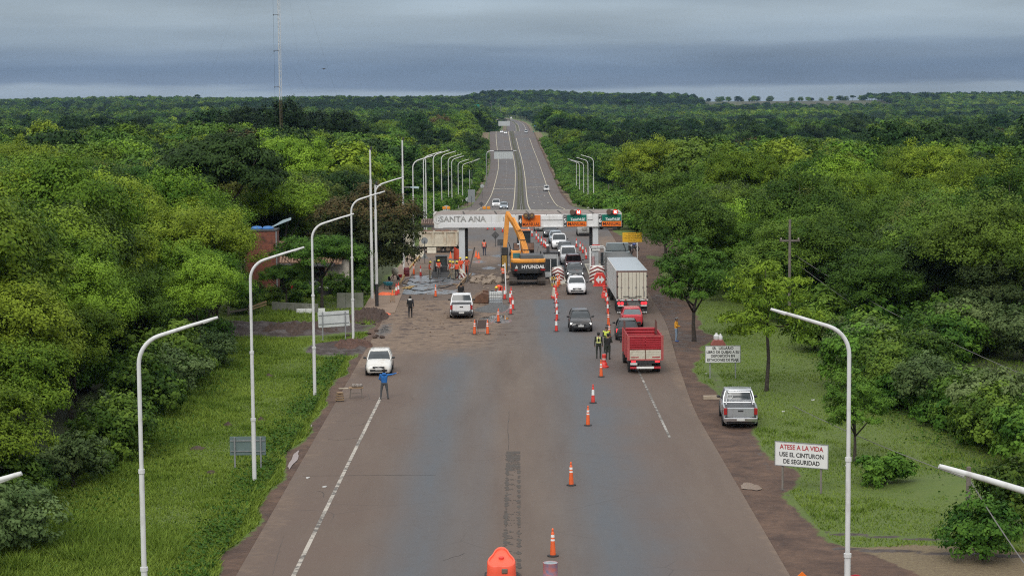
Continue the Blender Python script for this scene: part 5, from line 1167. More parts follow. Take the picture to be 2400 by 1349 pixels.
def car(name, label, loc, rz, kind, pm, head=HL_OFF, tail=TL_OFF, glass=None, cat='car', scale=1.0, roof=None, plate=True, extras=(), group=None, lowtrim=True):
    k = KIND[kind]; Lc, Wc, Hc = k['L'], k['W'], k['H']; hw = Wc / 2; t = thing(name, label, cat, loc, rz, group, scale); gl = glass or GLASS
    Yt = lambda u: -Lc / 2 + u * Lc
    rings = []
    for u, zd, f in k['deck']:
        w = hw * f; y = Yt(u); zl = max(.44, zd - .30); bot = .30 if u in (0, 1) else .22
        right = [(0, zd + .02), (.5 * w, zd + .012), (.82 * w, zd - .015), (.94 * w, zd - .07), (w, zl + .04), (w * 1.0, .5 if zl > .5 else zl - .02), (w * .975, .36), (w * .9, bot), (0, bot)]
        right = [(x_, max(z_, bot)) for x_, z_ in right]
        rings.append([(x_, y, z_) for x_, z_ in right] + [(-x_, y, z_) for x_, z_ in right[-2:0:-1]])
    body = MB().loft(rings).build('body', pm, t, smooth=True, auto=50)
    ua, ub, uc, ud = k['g']; zb0 = float(np.interp(ua, [q[0] for q in k['deck']], [q[1] for q in k['deck']])); zb1 = 1.12 if kind == 'pickup' else float(np.interp(ud, [q[0] for q in k['deck']], [q[1] for q in k['deck']]))
    zr = Hc - .07; wb_, wt_ = hw * .90, hw * .70 if kind not in ('van', 'suv', 'pickup') else hw * .76
    def ring(s0, zA, zB, ya, yd, w):
        pts = []
        for i in range(7): a = (i / 6 - .5) * 2; pts.append((a * w, ya + .06 * abs(a) ** 2.2 * 1.6, zA - .0 * abs(a)))
        for i in range(7): a = (.5 - i / 6) * 2; pts.append((a * w, yd - .05 * abs(a) ** 2.2 * 1.3, zB))
        return pts
    gb = ring(0, zb0 - .03, zb1 - .03, Yt(ua), Yt(ud), wb_); gtp = ring(0, zr, zr - .02, Yt(ub), Yt(uc), wt_)
    gm = [tuple(Vector(a).lerp(Vector(b), .5) + Vector((.025 * (1 if a[0] > 0 else -1) * (abs(a[0]) > .3), 0, 0))) for a, b in zip(gb, gtp)]
    MB().loft([gb, gm, gtp]).build('window_glass', gl, t, smooth=True, auto=50)
    rf = MB(); sc = lambda f, z_: [(x_ * f, (y_ - (Yt(ub) + Yt(uc)) / 2) * (1 + (f - 1) * .5) + (Yt(ub) + Yt(uc)) / 2, z_) for x_, y_, _ in gtp]
    rf.loft([sc(1.03, zr - .035), sc(1.03, zr + .01), sc(.94, zr + .05), sc(.6, Hc)]).build('roof', roof or pm, t, smooth=True, auto=60)
    for s in (-1, 1):
        i0, i1 = (6, 7) if s > 0 else (0, 13)
        for ia, nm in ((i0, 'front_pillar'), (i1, 'rear_pillar')): MB().tube([Vector(gb[ia]) + Vector((0, 0, -.02)), Vector(gm[ia]) + Vector((s * .004, 0, 0)), gtp[ia]], [.05, .045, .045] if kind != 'van' or ia == i0 else [.09, .085, .08], 6).build(nm, pm, t, smooth=True)
        a = Vector(gb[i0]).lerp(Vector(gb[i1]), .5); b = Vector(gtp[i0]).lerp(Vector(gtp[i1]), .5); MB().bar(a, (a + b) / 2 + Vector((s * .03, 0, 0)), .02, .10, (1, 0, 0)).bar((a + b) / 2 + Vector((s * .03, 0, 0)), b, .02, .10, (1, 0, 0)).build('centre_pillar', pm, t)
        if kind == 'van':
            q = [Vector(gb[i0]).lerp(Vector(gb[i1]), .52), Vector(gb[i1]), Vector(gtp[i1]), Vector(gtp[i0]).lerp(Vector(gtp[i1]), .5)]; MB().add([v + Vector((s * .035, 0, 0)) for v in q] + [v for v in q], [(0, 1, 2, 3), (0, 4, 5, 1), (1, 5, 6, 2), (2, 6, 7, 3), (3, 7, 4, 0)]).build('side_panel', pm, t)
        mx_ = s * (hw + .09); my = Yt(ua) + .22
        m_ = MB().ball((mx_, my, zb0 + .08), (.11, .06, .075), 8, 6).build('mirror', BLACKP, t, smooth=True); MB().bar((s * hw * .9, my, zb0 + .0), (mx_, my, zb0 + .05), .04).build('mirror_arm', BLACKP, m_)
        zf = float(np.interp(.03, [q[0] for q in k['deck']], [q[1] for q in k['deck']]))
        MB().loft([[(s * hw * .50, Yt(.0) + .03, zf - .17), (s * hw * .50, Yt(.0) + .06, zf - .06), (s * hw * .5, Yt(.035) + .02, zf - .06), (s * hw * .5, Yt(.03), zf - .17)], [(s * hw * .90, Yt(.022), zf - .16), (s * hw * .90, Yt(.035), zf + .0), (s * hw * .9, Yt(.09), zf + .0), (s * hw * .9, Yt(.06), zf - .16)]]).build('headlight', head, t, bevel=.015)
        if kind != 'pickup':
            zt0 = zb1 - .32 if kind in ('hatch', 'sedan') else zb1 - .45
            MB().loft([[(s * hw * .62, Yt(1) - .02, zt0), (s * hw * .62, Yt(1) - .05, zt0 + .22), (s * hw * .62, Yt(.965), zt0 + .22), (s * hw * .62, Yt(.965), zt0)], [(s * hw * .955, Yt(.985), zt0), (s * hw * .955, Yt(.975), zt0 + .26), (s * hw * .955, Yt(.93), zt0 + .26), (s * hw * .955, Yt(.93), zt0)]]).build('tail_light', tail, t, bevel=.015)
        for u in k['wb']:
            y = Yt(u); MB().lathe([(k['r'] + .065, -.03), (k['r'] + .065, .01)], 18, (s * (hw - .0), y, k['r'] + .02), 'X').build('wheel_arch', BLACKP, t); wheel(t, s * (hw - .075), y, k['r'])
    zf = k['deck'][1][1]
    MB().box((0, Yt(0) + .0, zf - .08), (hw * .92, .06, .12)).build('grille', BLACKP, t, bevel=.02); MB().box((0, Yt(0) - .032, zf - .08), (hw * .16, .03, .06)).build('badge', CHROME, t, bevel=.01)
    MB().box((0, Yt(0) + .015, .37), (hw * 1.35, .1, .13)).build('lower_intake', BLACKP, t, bevel=.03)
    if lowtrim: MB().box((0, Yt(1) - .0, .36), (hw * 1.6, .1, .16)).build('rear_bumper_trim', BLACKP, t, bevel=.03)
    if plate:
        MB().box((0, Yt(0) - .045, .47), (.40, .02, .13)).build('front_plate', PLATE, t)
        if kind != 'pickup': MB().box((0, Yt(1) + .02, .62), (.40, .03, .13)).build('rear_plate', PLATE, t)
    if kind == 'pickup':
        y0, y1 = Yt(.65), Yt(1); zf_ = .66; zr_ = 1.14
        for s in (-1, 1):
            MB().loft([[(s * hw * .99, y0, .45), (s * hw, y0, .9), (s * hw * .98, y0, zr_), (s * hw * .88, y0, zr_), (s * hw * .88, y0, zf_)], [(s * hw * .97, y1, .45), (s * hw * .985, y1, .9), (s * hw * .965, y1, zr_), (s * hw * .87, y1, zr_), (s * hw * .87, y1, zf_)]]).build('bed_side', pm, t, smooth=True, auto=30)
            MB().box((s * hw * .87, y1 - .02, .93), (.17, .14, .36)).build('tail_light', tail, t, bevel=.02)
        MB().box((0, y1 - .02, .88), (hw * 1.55, .09, .50)).build('tailgate', pm, t, bevel=.03); MB().box((0, y1 + .04, .97), (.28, .03, .08)).build('tailgate_handle', BLACKP, t, bevel=.01)
        MB().box((0, (y0 + y1) / 2, zf_ - .02), (hw * 1.74, y1 - y0 - .1, .05)).build('bed_floor', BLACKP, t); MB().box((0, y0 + .02, .9), (hw * 1.74, .05, .5)).build('bed_front', pm, t)
        MB().box((0, y1 + .06, .50), (hw * 1.9, .2, .20)).build('rear_bumper', 'chrome' in extras and CHROME or BLACKP, t, bevel=.03); MB().box((0, y1 + .17, .52), (.42, .02, .13)).build('rear_plate', PLATE, t)
        MB().box((0, y0 - .03, 1.19), (hw * 1.72, .07, .2)).build('cab_back_panel', pm, t, bevel=.02)
        if 'tonneau' in extras: MB().box((0, (y0 + y1) / 2, zr_ + .01), (hw * 1.72, y1 - y0 - .12, .04)).build('tonneau_cover', BLACKP, t, bevel=.01)
        if 'rollbar' in extras:
            for s in (-1, 1): MB().tube([(s * .72, y0 + .16, 1.1), (s * .58, y0 + .1, 1.72)], .035, 8).tube([(s * .72, y0 + .7, 1.1), (s * .62, y0 + .12, 1.6)], .03, 8).build('roll_bar', CHROME, t, smooth=True)
            MB().tube([(-.58, y0 + .1, 1.72), (.58, y0 + .1, 1.72)], .035, 8).build('roll_hoop', CHROME, t, smooth=True); MB().tube([(-.8, y0 + .3, 1.2), (.8, y0 + .3, 1.2)], .03, 8).build('bed_bar', CHROME, t, smooth=True)
    if 'spare' in extras: MB().lathe([(.36, 0), (.36, .14), (.28, .2), (.1, .21)], 20, (0, Yt(1) - .02, 1.02), 'Y').build('spare_wheel_cover', pm, t, smooth=True)
    if 'rack' in extras:
        for s in (-1, 1): MB().bar((s * wt_ * .95, Yt(ub) + .2, Hc + .05), (s * wt_ * .95, Yt(uc) - .1, Hc + .05), .05).build('roof_rail', DARKST, t)
    return t
PI = math.pi
WHT = paint('white', (.74, .745, .75), 0); WHD = paint('dusty_white', (.68, .67, .63), 0, dirt=((.42, .33, .22), 1.2, .8)); BLK = paint('black', (.012, .013, .014), 0, .38); DGR = paint('dark_grey', (.07, .078, .082), .4); SLV = paint('silver', (.46, .48, .50), .55); RED = paint('red', (.52, .025, .035), .1); MAR = paint('maroon', (.10, .02, .025), .3); GRP = paint('graphite', (.045, .048, .052), .4); SILB = paint('silver_blue', (.30, .35, .39), .5); BEI = paint('silver_beige', (.42, .42, .40), .5)
def P(px, py, dy=0.0): q = pick(px, py); q.y += dy; q.z = float(road_z(q.y)) if XL(q.y) < q.x < XR(q.y) else q.z; return q
# facing the camera: the given pixel is the front bumper's foot, so the centre lies half a length behind
def front(px, py, kind, *a, **k): return P(px, py, KIND[kind]['L'] / 2 - .72)
car('hatchback_car', 'dusty white hatchback parked behind the man in the blue jacket', front(887, 879, 'hatch'), .03, 'hatch', WHD)
car('pickup_truck', 'white pickup seen from behind on the sandy work area', P(1081, 745, 1.5), PI + .02, 'pickup', WHT, extras=('tonneau',), cat='pickup')
sp = car('pickup_truck', 'silver pickup parked on the right-hand soil shoulder', P(1737, 996, 1.5), PI - .06, 'pickup', SLV, extras=('rollbar', 'chrome'), cat='pickup')
MB().lathe([(.17, 0), (.17, .012)], 18, (.48, .62, 1.44), 'Y').build('speed_sticker', REFL, sp); text(sp, '110', .15, (.48, .642, 1.44), SIGNB, rot=(PI / 2, 0, PI))
car('hatchback_car', 'black hatchback with lit headlights driving towards the camera, nearest of the queue', front(1361, 777, 'hatch'), 0, 'hatch', BLK, HL_ON, scale=1.03, extras=())
car('hatchback_car', 'white hatchback leaving the toll lane behind the black hatchback', front(1352, 691, 'hatch'), 0, 'hatch', WHT, scale=1.02)
car('hatchback_car', 'dark grey hatchback with lit headlights in the toll lane', front(1348, 656, 'hatch'), 0, 'hatch', DGR, HL_ON)
car('utility_car', 'maroon car with black windscreen and roof rails inside the toll lane', front(1345, 637, 'suv'), 0, 'suv', MAR, HL_ON, glass=mat('black_glass', (.01, .01, .012), .1), extras=('rack',), scale=.95)
car('delivery_van', 'small white van queueing behind the maroon car', front(1333, 621, 'van'), 0, 'van', WHT, cat='van')
car('hatchback_car', 'dark car half hidden behind the small white van', front(1325, 601, 'hatch'), 0, 'hatch', GRP, HL_ON)
car('pickup_truck', 'white pickup facing the camera in the queue beyond the toll booth', front(1311, 585, 'pickup'), 0, 'pickup', WHT, HL_ON, cat='pickup', scale=.95)
car('hatchback_car', 'silver blue car hidden behind the queueing white pickup', front(1303, 572, 'hatch'), 0, 'hatch', SILB)
car('sedan_car', 'dark sedan with lit headlights far back in the queue', front(1290, 557, 'sedan'), 0, 'sedan', GRP, HL_ON)
car('utility_car', 'silver car with lit headlights at the end of the queue under the gantry', front(1267, 543, 'suv'), 0, 'suv', BEI, HL_ON, scale=.95)
car('utility_car', 'silver off-roader with a covered spare wheel seen from behind beyond the gantry', P(1369, 554, 1.4), PI, 'suv', BEI, extras=('spare',))
car('pickup_truck', 'white pickup approaching above the gantry on the far highway', front(1163, 487, 'pickup'), 0, 'pickup', WHT, HL_ON, cat='pickup', scale=1.02)
car('sedan_car', 'silver blue car beside the far white pickup', front(1181, 492, 'sedan'), 0, 'sedan', SILB, HL_ON)
car('delivery_van', 'white van driving away on the right carriageway', P(1281, 450, 2), PI, 'van', WHT, cat='van')
car('hatchback_car', 'tiny white car with lights at the road crest, left of its pair', P(1176, 314, 0), 0, 'hatch', WHT, HL_ON, scale=1.05); car('hatchback_car', 'tiny white car with lights at the road crest, right of its pair', P(1185, 314, -15), 0, 'hatch', WHT, HL_ON, scale=1.05)
car('delivery_van', 'tiny pale van at the right-hand road crest', P(1233, 314, 0), PI, 'van', SLV, cat='van')
car('parked_car', 'dark car with white roof parked under the trees beyond the gantry', P(1426, 540, 1.5), 1.2, 'hatch', BLK, roof=WHT)
car('hatchback_car', 'red hatchback braking behind the white box truck', P(1482, 766, 1.2), PI - .02, 'hatch', RED, scale=1.0, glass=mat('pale_glass', (.10, .13, .14), .08, spec=.9))
car('sedan_car', 'black car with lit tail light squeezed beside the red stake truck', P(1471, 797, 1.25), PI - .03, 'hatch', BLK, tail=TL_ON)
car('parked_car', 'dark car parked in the shade behind the flat-topped garden tree', P(735, 690, 0), 1.45, 'hatch', GRP)

# ------------------------------------------------------------------ white box truck with the two-leaf rear door
p = P(1480, 735, -1.1); t = thing('box_truck', 'white box semi-trailer truck seen from behind with lit red tail lights', 'truck', (p.x, p.y, 0), .006)
BOXW = mat('trailer_white', (.62, .62, .60), .45, var=.04, scale=.8, dirt=((.42, .38, .32), .7, .4)); BOXC = mat('cream_door', (.60, .56, .46), .5, var=.04, scale=1.0, dirt=((.45, .38, .28), 1.0, .35)); FRM = mat('rusty_frame', (.20, .12, .10), .6, c2=(.12, .08, .07), scale=3)
BW, BL, Z0, Z1 = 2.56, 13.6, 1.22, 3.62
MB().box((0, BL / 2 + .05, (Z0 + Z1) / 2), (BW, BL, Z1 - Z0)).build('cargo_box', BOXW, t, bevel=.03)
MB().box((0, BL / 2 + .05, Z1 + .012), (BW - .12, BL - .1, .02)).build('roof_sheet', mat('grey_roof_sheet', (.40, .45, .48), .4, .3), t)
for x_, y_ in ((-BW / 2 + .05, 0), (BW / 2 - .05, 0)): MB().box((x_, .0, (Z0 + Z1) / 2), (.1, .14, Z1 - Z0 + .02)).build('door_frame', FRM, t)
MB().box((0, 0, Z1 - .06), (BW + .01, .15, .13)).build('header_rail', FRM, t); MB().box((0, 0, Z0 + .04), (BW + .01, .15, .12)).build('sill_rail', BOXW, t)
for k in range(9): MB().box((-BW / 2 + .2 + k * .27, -.08, Z0 + .04), (.16, .012, .06)).build('reflector_strip', SIGNR if k % 2 == 0 else REFL, t)
for k in range(4):
    x_ = (-1.5 + k) * .585; d_ = MB().box((x_, -.03, (Z0 + Z1) / 2), (.565, .09, Z1 - Z0 - .24)).build('rear_door_panel', BOXC, t, bevel=.012)
    MB().lathe([(.09, 0), (.09, .01)], 14, (x_, -.085, 2.25), 'Y', cap=True).build('round_sticker', mat('grey_sticker', (.35, .34, .31), .6), d_)
for x_ in (-.9, -.32, .3, .9): 
    b = MB().tube([(x_ + .02, -.11, Z0 + .1), (x_ + .02, -.11, Z1 - .12)], .016, 6); b.build('lock_rod', FRM, t)
for s in (-1, 1): MB().box((s * .5, -.12, 1.55), (.5, .03, .05)).build('lock_handle', DARKST, t); MB().box((s * .16, -.12, 1.47), (.3, .03, .05)).build('lock_handle', DARKST, t)
for s in (-1, 1):
    for z_ in (1.5, 2.35, 3.2): MB().box((s * 1.2, -.1, z_), (.14, .06, .06)).build('door_hinge', DARKST, t)
MB().box((.97, -.09, 1.75), (.1, .02, .45)).build('cylinder_mark', mat('pale_mark', (.3, .29, .26), .6), t)
MB().box((0, 1.2, .98), (.9, 9, .3)).build('chassis', DARKST, t); MB().box((0, .12, .98), (BW - .1, .2, .26)).build('lamp_beam', DARKST, t)
for s in (-1, 1):
    for k in (0, 1): MB().lathe([(.13, 0), (.11, -.05)], 12, (s * (.82 + .26 * k), -.0, .98), 'Y').build('tail_light', TL_ON, t, smooth=True)
    MB().box((s * .92, .0, .78), (.5, .04, .12)).build('light_plate', PLATE, t); MB().box((s * .92, .35, .45), (.62, .04, .6)).build('mud_flap', BLACKP, t)
    for k in range(5): MB().box((s * .92 + (k - 2) * .12, .31, .22), (.07, .02, .12), ry=.5).build('flap_stripe', REFL, t)
    for y_ in (1.2, 2.5, 3.8):
        for o_ in (0, -.3): wheel(t, s * (1.05 + o_), y_, .5, .27, DARKST)
for k in range(3): MB().box((-.12 + k * .12, -.0, .86), (.06, .03, .05)).build('marker_lamp', mat('amber_marker', (.6, .25, .05), .4), t)
MB().box((0, 10.5, .9), (1.0, 5.5, .3)).build('front_chassis', DARKST, t)
for s in (-1, 1): wheel(t, s * 1.0, 12, .5, .3, DARKST); wheel(t, s * 1.0, 15.4, .5, .3, DARKST)
MB().box((0, 15.3, 1.9), (2.4, 2.0, 2.3)).build('cab', paint('truck_cab', (.35, .38, .4), .2), t, bevel=.12)
# ------------------------------------------------------------------ grey tarped truck ahead of it
p = at(1462, 640, 183); t = thing('tarped_truck', 'grey lorry with a dark tarpaulin load ahead of the white box truck', 'truck', (p.x - .05, 180.5, 0), .012)
TARP = mat('dark_tarpaulin', (.12, .125, .12), .7, c2=(.085, .088, .085), scale=2, bump=.3); CABG = paint('lorry_grey', (.22, .255, .265), .3)
rr = []
for y_ in np.linspace(0, 9, 10):
    j_ = .05 * math.sin(y_ * 2.1); rr.append([(-1.28, y_, 1.0), (-1.3, y_, 2.3), (-1.2, y_, 2.75 + j_), (-.5, y_, 3.0 + j_), (.5, y_, 3.02 - j_), (1.2, y_, 2.75), (1.3, y_, 2.3), (1.28, y_, 1.0)])
MB().loft(rr).build('tarpaulin_load', TARP, t, smooth=True, auto=60)
MB().box((0, 4.5, .85), (2.3, 9, .3)).build('chassis', DARKST, t)
cab_ = MB().loft([[(-1.22, 10.2, .7), (1.22, 10.2, .7), (1.22, 10.2, 2.9), (-1.22, 10.2, 2.9)], [(-1.22, 12.0, .7), (1.22, 12.0, .7), (1.2, 11.8, 2.9), (-1.2, 11.8, 2.9)]]).build('cab', CABG, t, bevel=.08)
MB().loft([[(-1.15, 10.25, 2.9), (1.15, 10.25, 2.9), (1.1, 10.3, 3.75), (-1.1, 10.3, 3.75)], [(-1.1, 11.6, 2.9), (1.1, 11.6, 2.9), (.95, 11.0, 3.7), (-.95, 11.0, 3.7)]]).build('roof_deflector', CABG, t, bevel=.1, smooth=True)
MB().tube([(.55, 10.22, 3.7), (.75, 10.2, 3.2), (.8, 10.18, 2.6)], .03, 6).build('air_hose', BLACK, t, smooth=True)
for s in (-1, 1):
    MB().box((s * 1.45, 11.6, 2.3), (.14, .2, .75)).build('mirror', BLACKP, t, bevel=.03); MB().box((s * 1.4, 11.5, 1.55), (.25, .2, .25)).build('lower_mirror', BLACKP, t, bevel=.03)
    for y_ in (1.4, 2.7, 9.0, 11.2): wheel(t, s * 1.05, y_, .5, .3, DARKST)
    MB().tube([(s * 1.25, 8.3, .7), (s * 1.25, 10, .7)], .3, 12).build('fuel_tank', GALV, t, smooth=True)
# ------------------------------------------------------------------ red stake truck
p = P(1510, 872, -1.05); t = thing('stake_truck', 'red ribbed stake truck with cream tailgate, last in the queue of trucks', 'truck', (p.x, p.y, 0), .015)
RB = mat('red_body', (.36, .022, .032), .5, scale=1.5, dirt=((.16, .03, .03), 1.3, .5)); RBL = mat('pale_red_frame', (.42, .09, .085), .55); CRP = mat('cream_planks', (.58, .54, .44), .6, dirt=((.30, .2, .12), 2.2, .6))
W2, LB = 2.15, 4.6; zA, zB = .98, 2.46
def ribbed(par, nm, xa, xb, y_, za, zb2, m_, axis='X'):
    n = 6; hh = (zb2 - za) / n; o = MB(); 
    for k in range(n):
        z_ = za + k * hh
        prof2 = [(0, z_), (.05, z_ + hh * .3), (.05, z_ + hh * .7), (0, z_ + hh)]
        for (d0, q0), (d1, q1) in zip(prof2[:-1], prof2[1:]):
            if axis == 'X': o.add([(xa, y_ - d0, q0), (xb, y_ - d0, q0), (xb, y_ - d1, q1), (xa, y_ - d1, q1)], [(0, 1, 2, 3)])
            else: o.add([(y_ + d0, xa, q0), (y_ + d0, xb, q0), (y_ + d1, xb, q1), (y_ + d1, xa, q1)], [(0, 1, 2, 3)])
    return o.build(nm, m_, par)
for s in (-1, 1):
    ribbed(t, 'tail_panel', -W2 / 2 + .06 if s < 0 else .025, -.025 if s < 0 else W2 / 2 - .06, 0, 1.62, zB, RB); ribbed(t, 'side_panel', .05, LB, s * W2 / 2, zA, zB, RB, 'Y')
    MB().box((s * W2 / 2, LB / 2, (zA + zB) / 2), (.05, LB, zB - zA)).build('side_wall', RB, t)
    for y_ in (.02, 1.5, 3.0, LB): MB().box((s * (W2 / 2 + .05), y_, (zA + zB) / 2), (.07, .08, zB - zA + .1)).build('stake', RBL, t)
    for y_ in (LB - .1, LB - .9): MB().box((s * (W2 / 2 - .04), y_, zB + .1), (.07, .07, .9)).build('tall_stake', mat('dark_stake', (.13, .06, .05), .8), t)
    MB().box((s * .76, -.05, .84), (.3, .06, .1)).build('tail_light', TL_ON, t, bevel=.02)
    for o_ in (0, -.26): wheel(t, s * (.92 + o_), 1.15, .42, .22, DARKST)
    wheel(t, s * .92, 5.6, .42, .24, DARKST)
MB().box((0, 0, zB + .02), (W2 + .08, .08, .06)).build('top_rail', RBL, t); MB().box((0, LB, 1.75), (W2, .06, 1.5)).build('headboard', RB, t); ribbed(t, 'headboard_ribs', -W2 / 2 + .1, W2 / 2 - .1, LB - .04, 1.3, 2.5, RB)
for k in range(4): MB().box((0, -.02, 1.07 + k * .145), (W2 - .16, .07, .135)).build('tailgate_plank', CRP, t, bevel=.008)
MB().box((0, -.06, 1.3), (.05, .04, .6)).build('tailgate_hasp', RUST, t)
for s in (-1, 1): MB().box((s * .68, -.06, 1.12), (.5, .012, .055)).build('reflector_strip', SIGNR, t)
for x_ in (-W2 / 2 + .02, W2 / 2 - .02): MB().box((x_, -.01, (zA + zB) / 2), (.1, .1, zB - zA)).build('corner_post', RBL, t)
MB().box((0, -.01, zA - .02), (W2 + .04, .1, .1)).build('rear_sill', RBL, t); MB().box((0, LB / 2, zA - .02), (W2 - .05, LB, .08)).build('bed_floor', mat('bed_timber', (.16, .11, .08), .9), t)
MB().box((0, 3, .72), (.8, 6, .25)).build('chassis', DARKST, t); MB().box((0, .0, .82), (W2 - .5, .1, .2)).build('lamp_beam', BLACKP, t); MB().box((-.74, -.05, .7), (.44, .03, .14)).build('rear_plate', PLATE, t)
for k, (xa, xb, m_) in enumerate(((-.98, -.56, SIGNR), (-.56, .54, REFL), (.54, .98, SIGNR))): MB().box(((xa + xb) / 2, -.05, .46), (xb - xa - .004, .09, .13)).build('bumper_bar', m_, t)
MB().box((0, 5.7, 1.35), (1.95, 1.7, 1.7)).build('cab', paint('stake_cab', (.4, .03, .035), .1), t, bevel=.12); MB().box((-1.15, 5.9, 1.5), (.1, .15, .3)).build('mirror', BLACKP, t)

# ------------------------------------------------------------------ cream dump truck standing across the plaza
p = pick(1035, 592); t = thing('dump_truck', 'cream dump truck standing crossways behind the left gantry leg', 'truck', (p.x, p.y + .2, 0), 0)
CRD = mat('dirty_cream_paint', (.58, .53, .42), .55, scale=1.0, dirt=((.40, .25, .14), .9, .85)); xs_ = (-2.45, 1.95)
for y_, nm in ((-1.15, 'bed_side'), (1.15, 'bed_side')): MB().prism([(xs_[0], .78), (xs_[1] - .35, .78), (xs_[1], 1.05), (xs_[1], 2.5), (xs_[0] - .15, 2.5)], .08, (0, y_, 0)).build(nm, CRD, t)
MB().box((-2.5, 0, 1.75), (.08, 2.3, 1.5)).build('bed_front', CRD, t); MB().box((xs_[1] - .03, 0, 1.85), (.08, 2.3, 1.25)).build('tail_gate', CRD, t); MB().box((-.2, 0, 1.0), (4.3, 2.25, .08)).build('bed_floor', RUST, t)
for x_ in (-2.3, -.95, .45, 1.75): MB().box((x_, -1.24, 1.7), (.26, .12, 1.5)).build('side_rib', CRD, t, bevel=.02)
MB().box((-.3, -1.24, 2.44), (4.6, .14, .16)).build('top_rail', CRD, t); MB().box((-.3, -1.25, .86), (4.2, .14, .14)).build('bottom_rail', CRD, t)
rub = MB(); 
for k in range(14): rub.ball((random.uniform(-2.2, 1.7), random.uniform(-.9, .9), 2.35), (random.uniform(.3, .6),) * 2 + (.25,), 7, 4)
rub.build('load_of_soil', mat('red_soil_load', (.16, .085, .055), .95, bump=.6), t)
MB().box((-1.5, 0, .6), (7.5, .9, .25)).build('chassis', DARKST, t)
for x_ in (-.35, .78, -5.0): 
    for s in (-1, 1):
        w_ = MB().lathe([(.3, -.15), (.47, -.15), (.5, -.1), (.5, .1), (.47, .15), (.3, .15)], 20, (x_, s * 1.0, .5), 'Y', cap=False).build('wheel', TYRE, t, smooth=True); MB().lathe([(.3, 0), (.22, s * .06), (.1, s * .1)], 14, (x_, s * 1.0, .5), 'Y').build('rim', mat('dusty_rim', (.24, .18, .13), .8), w_, smooth=True)
MB().box((-4.4, 0, 1.7), (2.1, 2.3, 2.1)).build('cab', CRD, t, bevel=.1); MB().box((-4.5, -1.16, 2.2), (1.0, .04, .7)).build('cab_window', GLASS, t)
MB().box((1.85, -.6, .75), (.1, .6, .6)).build('mud_flap', BLACKP, t)

# ------------------------------------------------------------------ excavator with hydraulic breaker
p = pick(1236, 670); t = thing('excavator', 'orange tracked excavator lettered HYUNDAI with a raised boom and hydraulic breaker', 'excavator', (p.x, p.y + 2.2, 0), 0)
EXO = mat('excavator_orange', (.74, .31, .045), .45, scale=1.5, dirt=((.30, .15, .06), 1.2, .45)); EXB = mat('excavator_black', (.035, .037, .038), .5, dirt=((.12, .1, .085), 2, .4)); EXH = mat('black_hood', (.055, .06, .062), .5)
for s in (-1, 1):
    x_ = s * 1.33; n = 26; path = []
    for k in range(n): path.append(k)
    tr_ = MB().prism([(-2.2, .35), (-1.95, .1), (1.95, .1), (2.2, .35), (2.2, .62), (1.95, .9), (-1.95, .9), (-2.2, .62)], .42, (x_, 0, 0), 'X').build('track_frame', EXB, t)
    per_ = [(-1.9, .03), (1.9, .03), (2.2, .22), (2.32, .5), (2.2, .78), (1.9, .98), (-1.9, .98), (-2.2, .78), (-2.32, .5), (-2.2, .22)]
    tot = []; 
    for q, r_ in zip(per_, per_[1:] + per_[:1]):
        L_ = math.dist(q, r_); m_ = max(1, round(L_ / .2))
        for k in range(m_): f_ = (k + .5) / m_; tot.append(((q[0] + (r_[0] - q[0]) * f_, q[1] + (r_[1] - q[1]) * f_), math.atan2(r_[1] - q[1], r_[0] - q[0])))
    shoe = None
    for (yy, zz), a in tot:
        if shoe is None:
            b = MB().box((0, 0, 0), (.74, .18, .05)).box((0, .02, -.035), (.74, .03, .05)); shoe = b.build('track_shoe', mat('track_steel', (.10, .085, .075), .7, .3, dirt=((.16, .11, .08), 3, .6)), t); o_ = shoe
        else: o_ = shoe.copy(); COL.objects.link(o_); o_.parent = t
        o_.location = (x_, yy, zz); o_.rotation_euler = (a, 0, 0)
MB().box((0, 0, .72), (2.0, 2.2, .5)).build('undercarriage', EXB, t, bevel=.05); MB().lathe([(.75, .9), (.75, 1.2)], 18).build('slew_ring', EXB, t)
up = bpy.data.objects.new('upper_structure', None); COL.objects.link(up); up.parent = t; up.rotation_euler = (0, 0, .05)
def U(b, nm, m_, **k): return b.build(nm, m_, up, **k)
U(MB().box((0, -.4, 1.32), (3.0, 4.2, .24)), 'deck', EXB, bevel=.03)
cw = [(-1.62, -2.2), (-1.5, -2.75), (-.9, -3.0), (.9, -3.0), (1.5, -2.75), (1.62, -2.2), (1.62, -1.6), (-1.62, -1.6)]
U(MB().prism(cw, .78, (0, 0, 1.83), 'Z'), 'counterweight_band', EXB, bevel=.04); U(MB().prism([(x_ * 1.005, y_ * 1.003) for x_, y_ in cw], .36, (0, 0, 2.40), 'Z'), 'counterweight_top', EXO, bevel=.07)
U(MB().prism([(x_ * .9, y_ * .98) for x_, y_ in cw], .2, (0, 0, 1.36), 'Z'), 'belly_plate', EXB, bevel=.05)
text(up, 'HYUNDAI', .44, (.35, -3.012, 1.86), REFL, sx=1.05, bold=.014)
for x_ in (-1.15, 1.32): U(MB().prism([(-.16, -.15), (.16, -.15), (0, .2)], .02, (x_, -2.93, 1.86), 'Y'), 'warning_triangle', mat('pale_decal', (.6, .6, .56), .5)); U(MB().box((x_, -2.9, 1.58), (.42, .06, .14)), 'rear_reflector', TL_OFF)
U(MB().loft([[(-.75, -2.5, 2.55), (1.45, -2.5, 2.55), (1.45, -.3, 2.55), (-.75, -.3, 2.55)], [(-.72, -2.42, 2.9), (1.4, -2.42, 2.9), (1.4, -.4, 2.9), (-.72, -.4, 2.9)], [(-.6, -2.2, 2.98), (1.28, -2.2, 2.98), (1.28, -.6, 2.98), (-.6, -.6, 2.98)]]), 'engine_hood', EXH, bevel=.03)
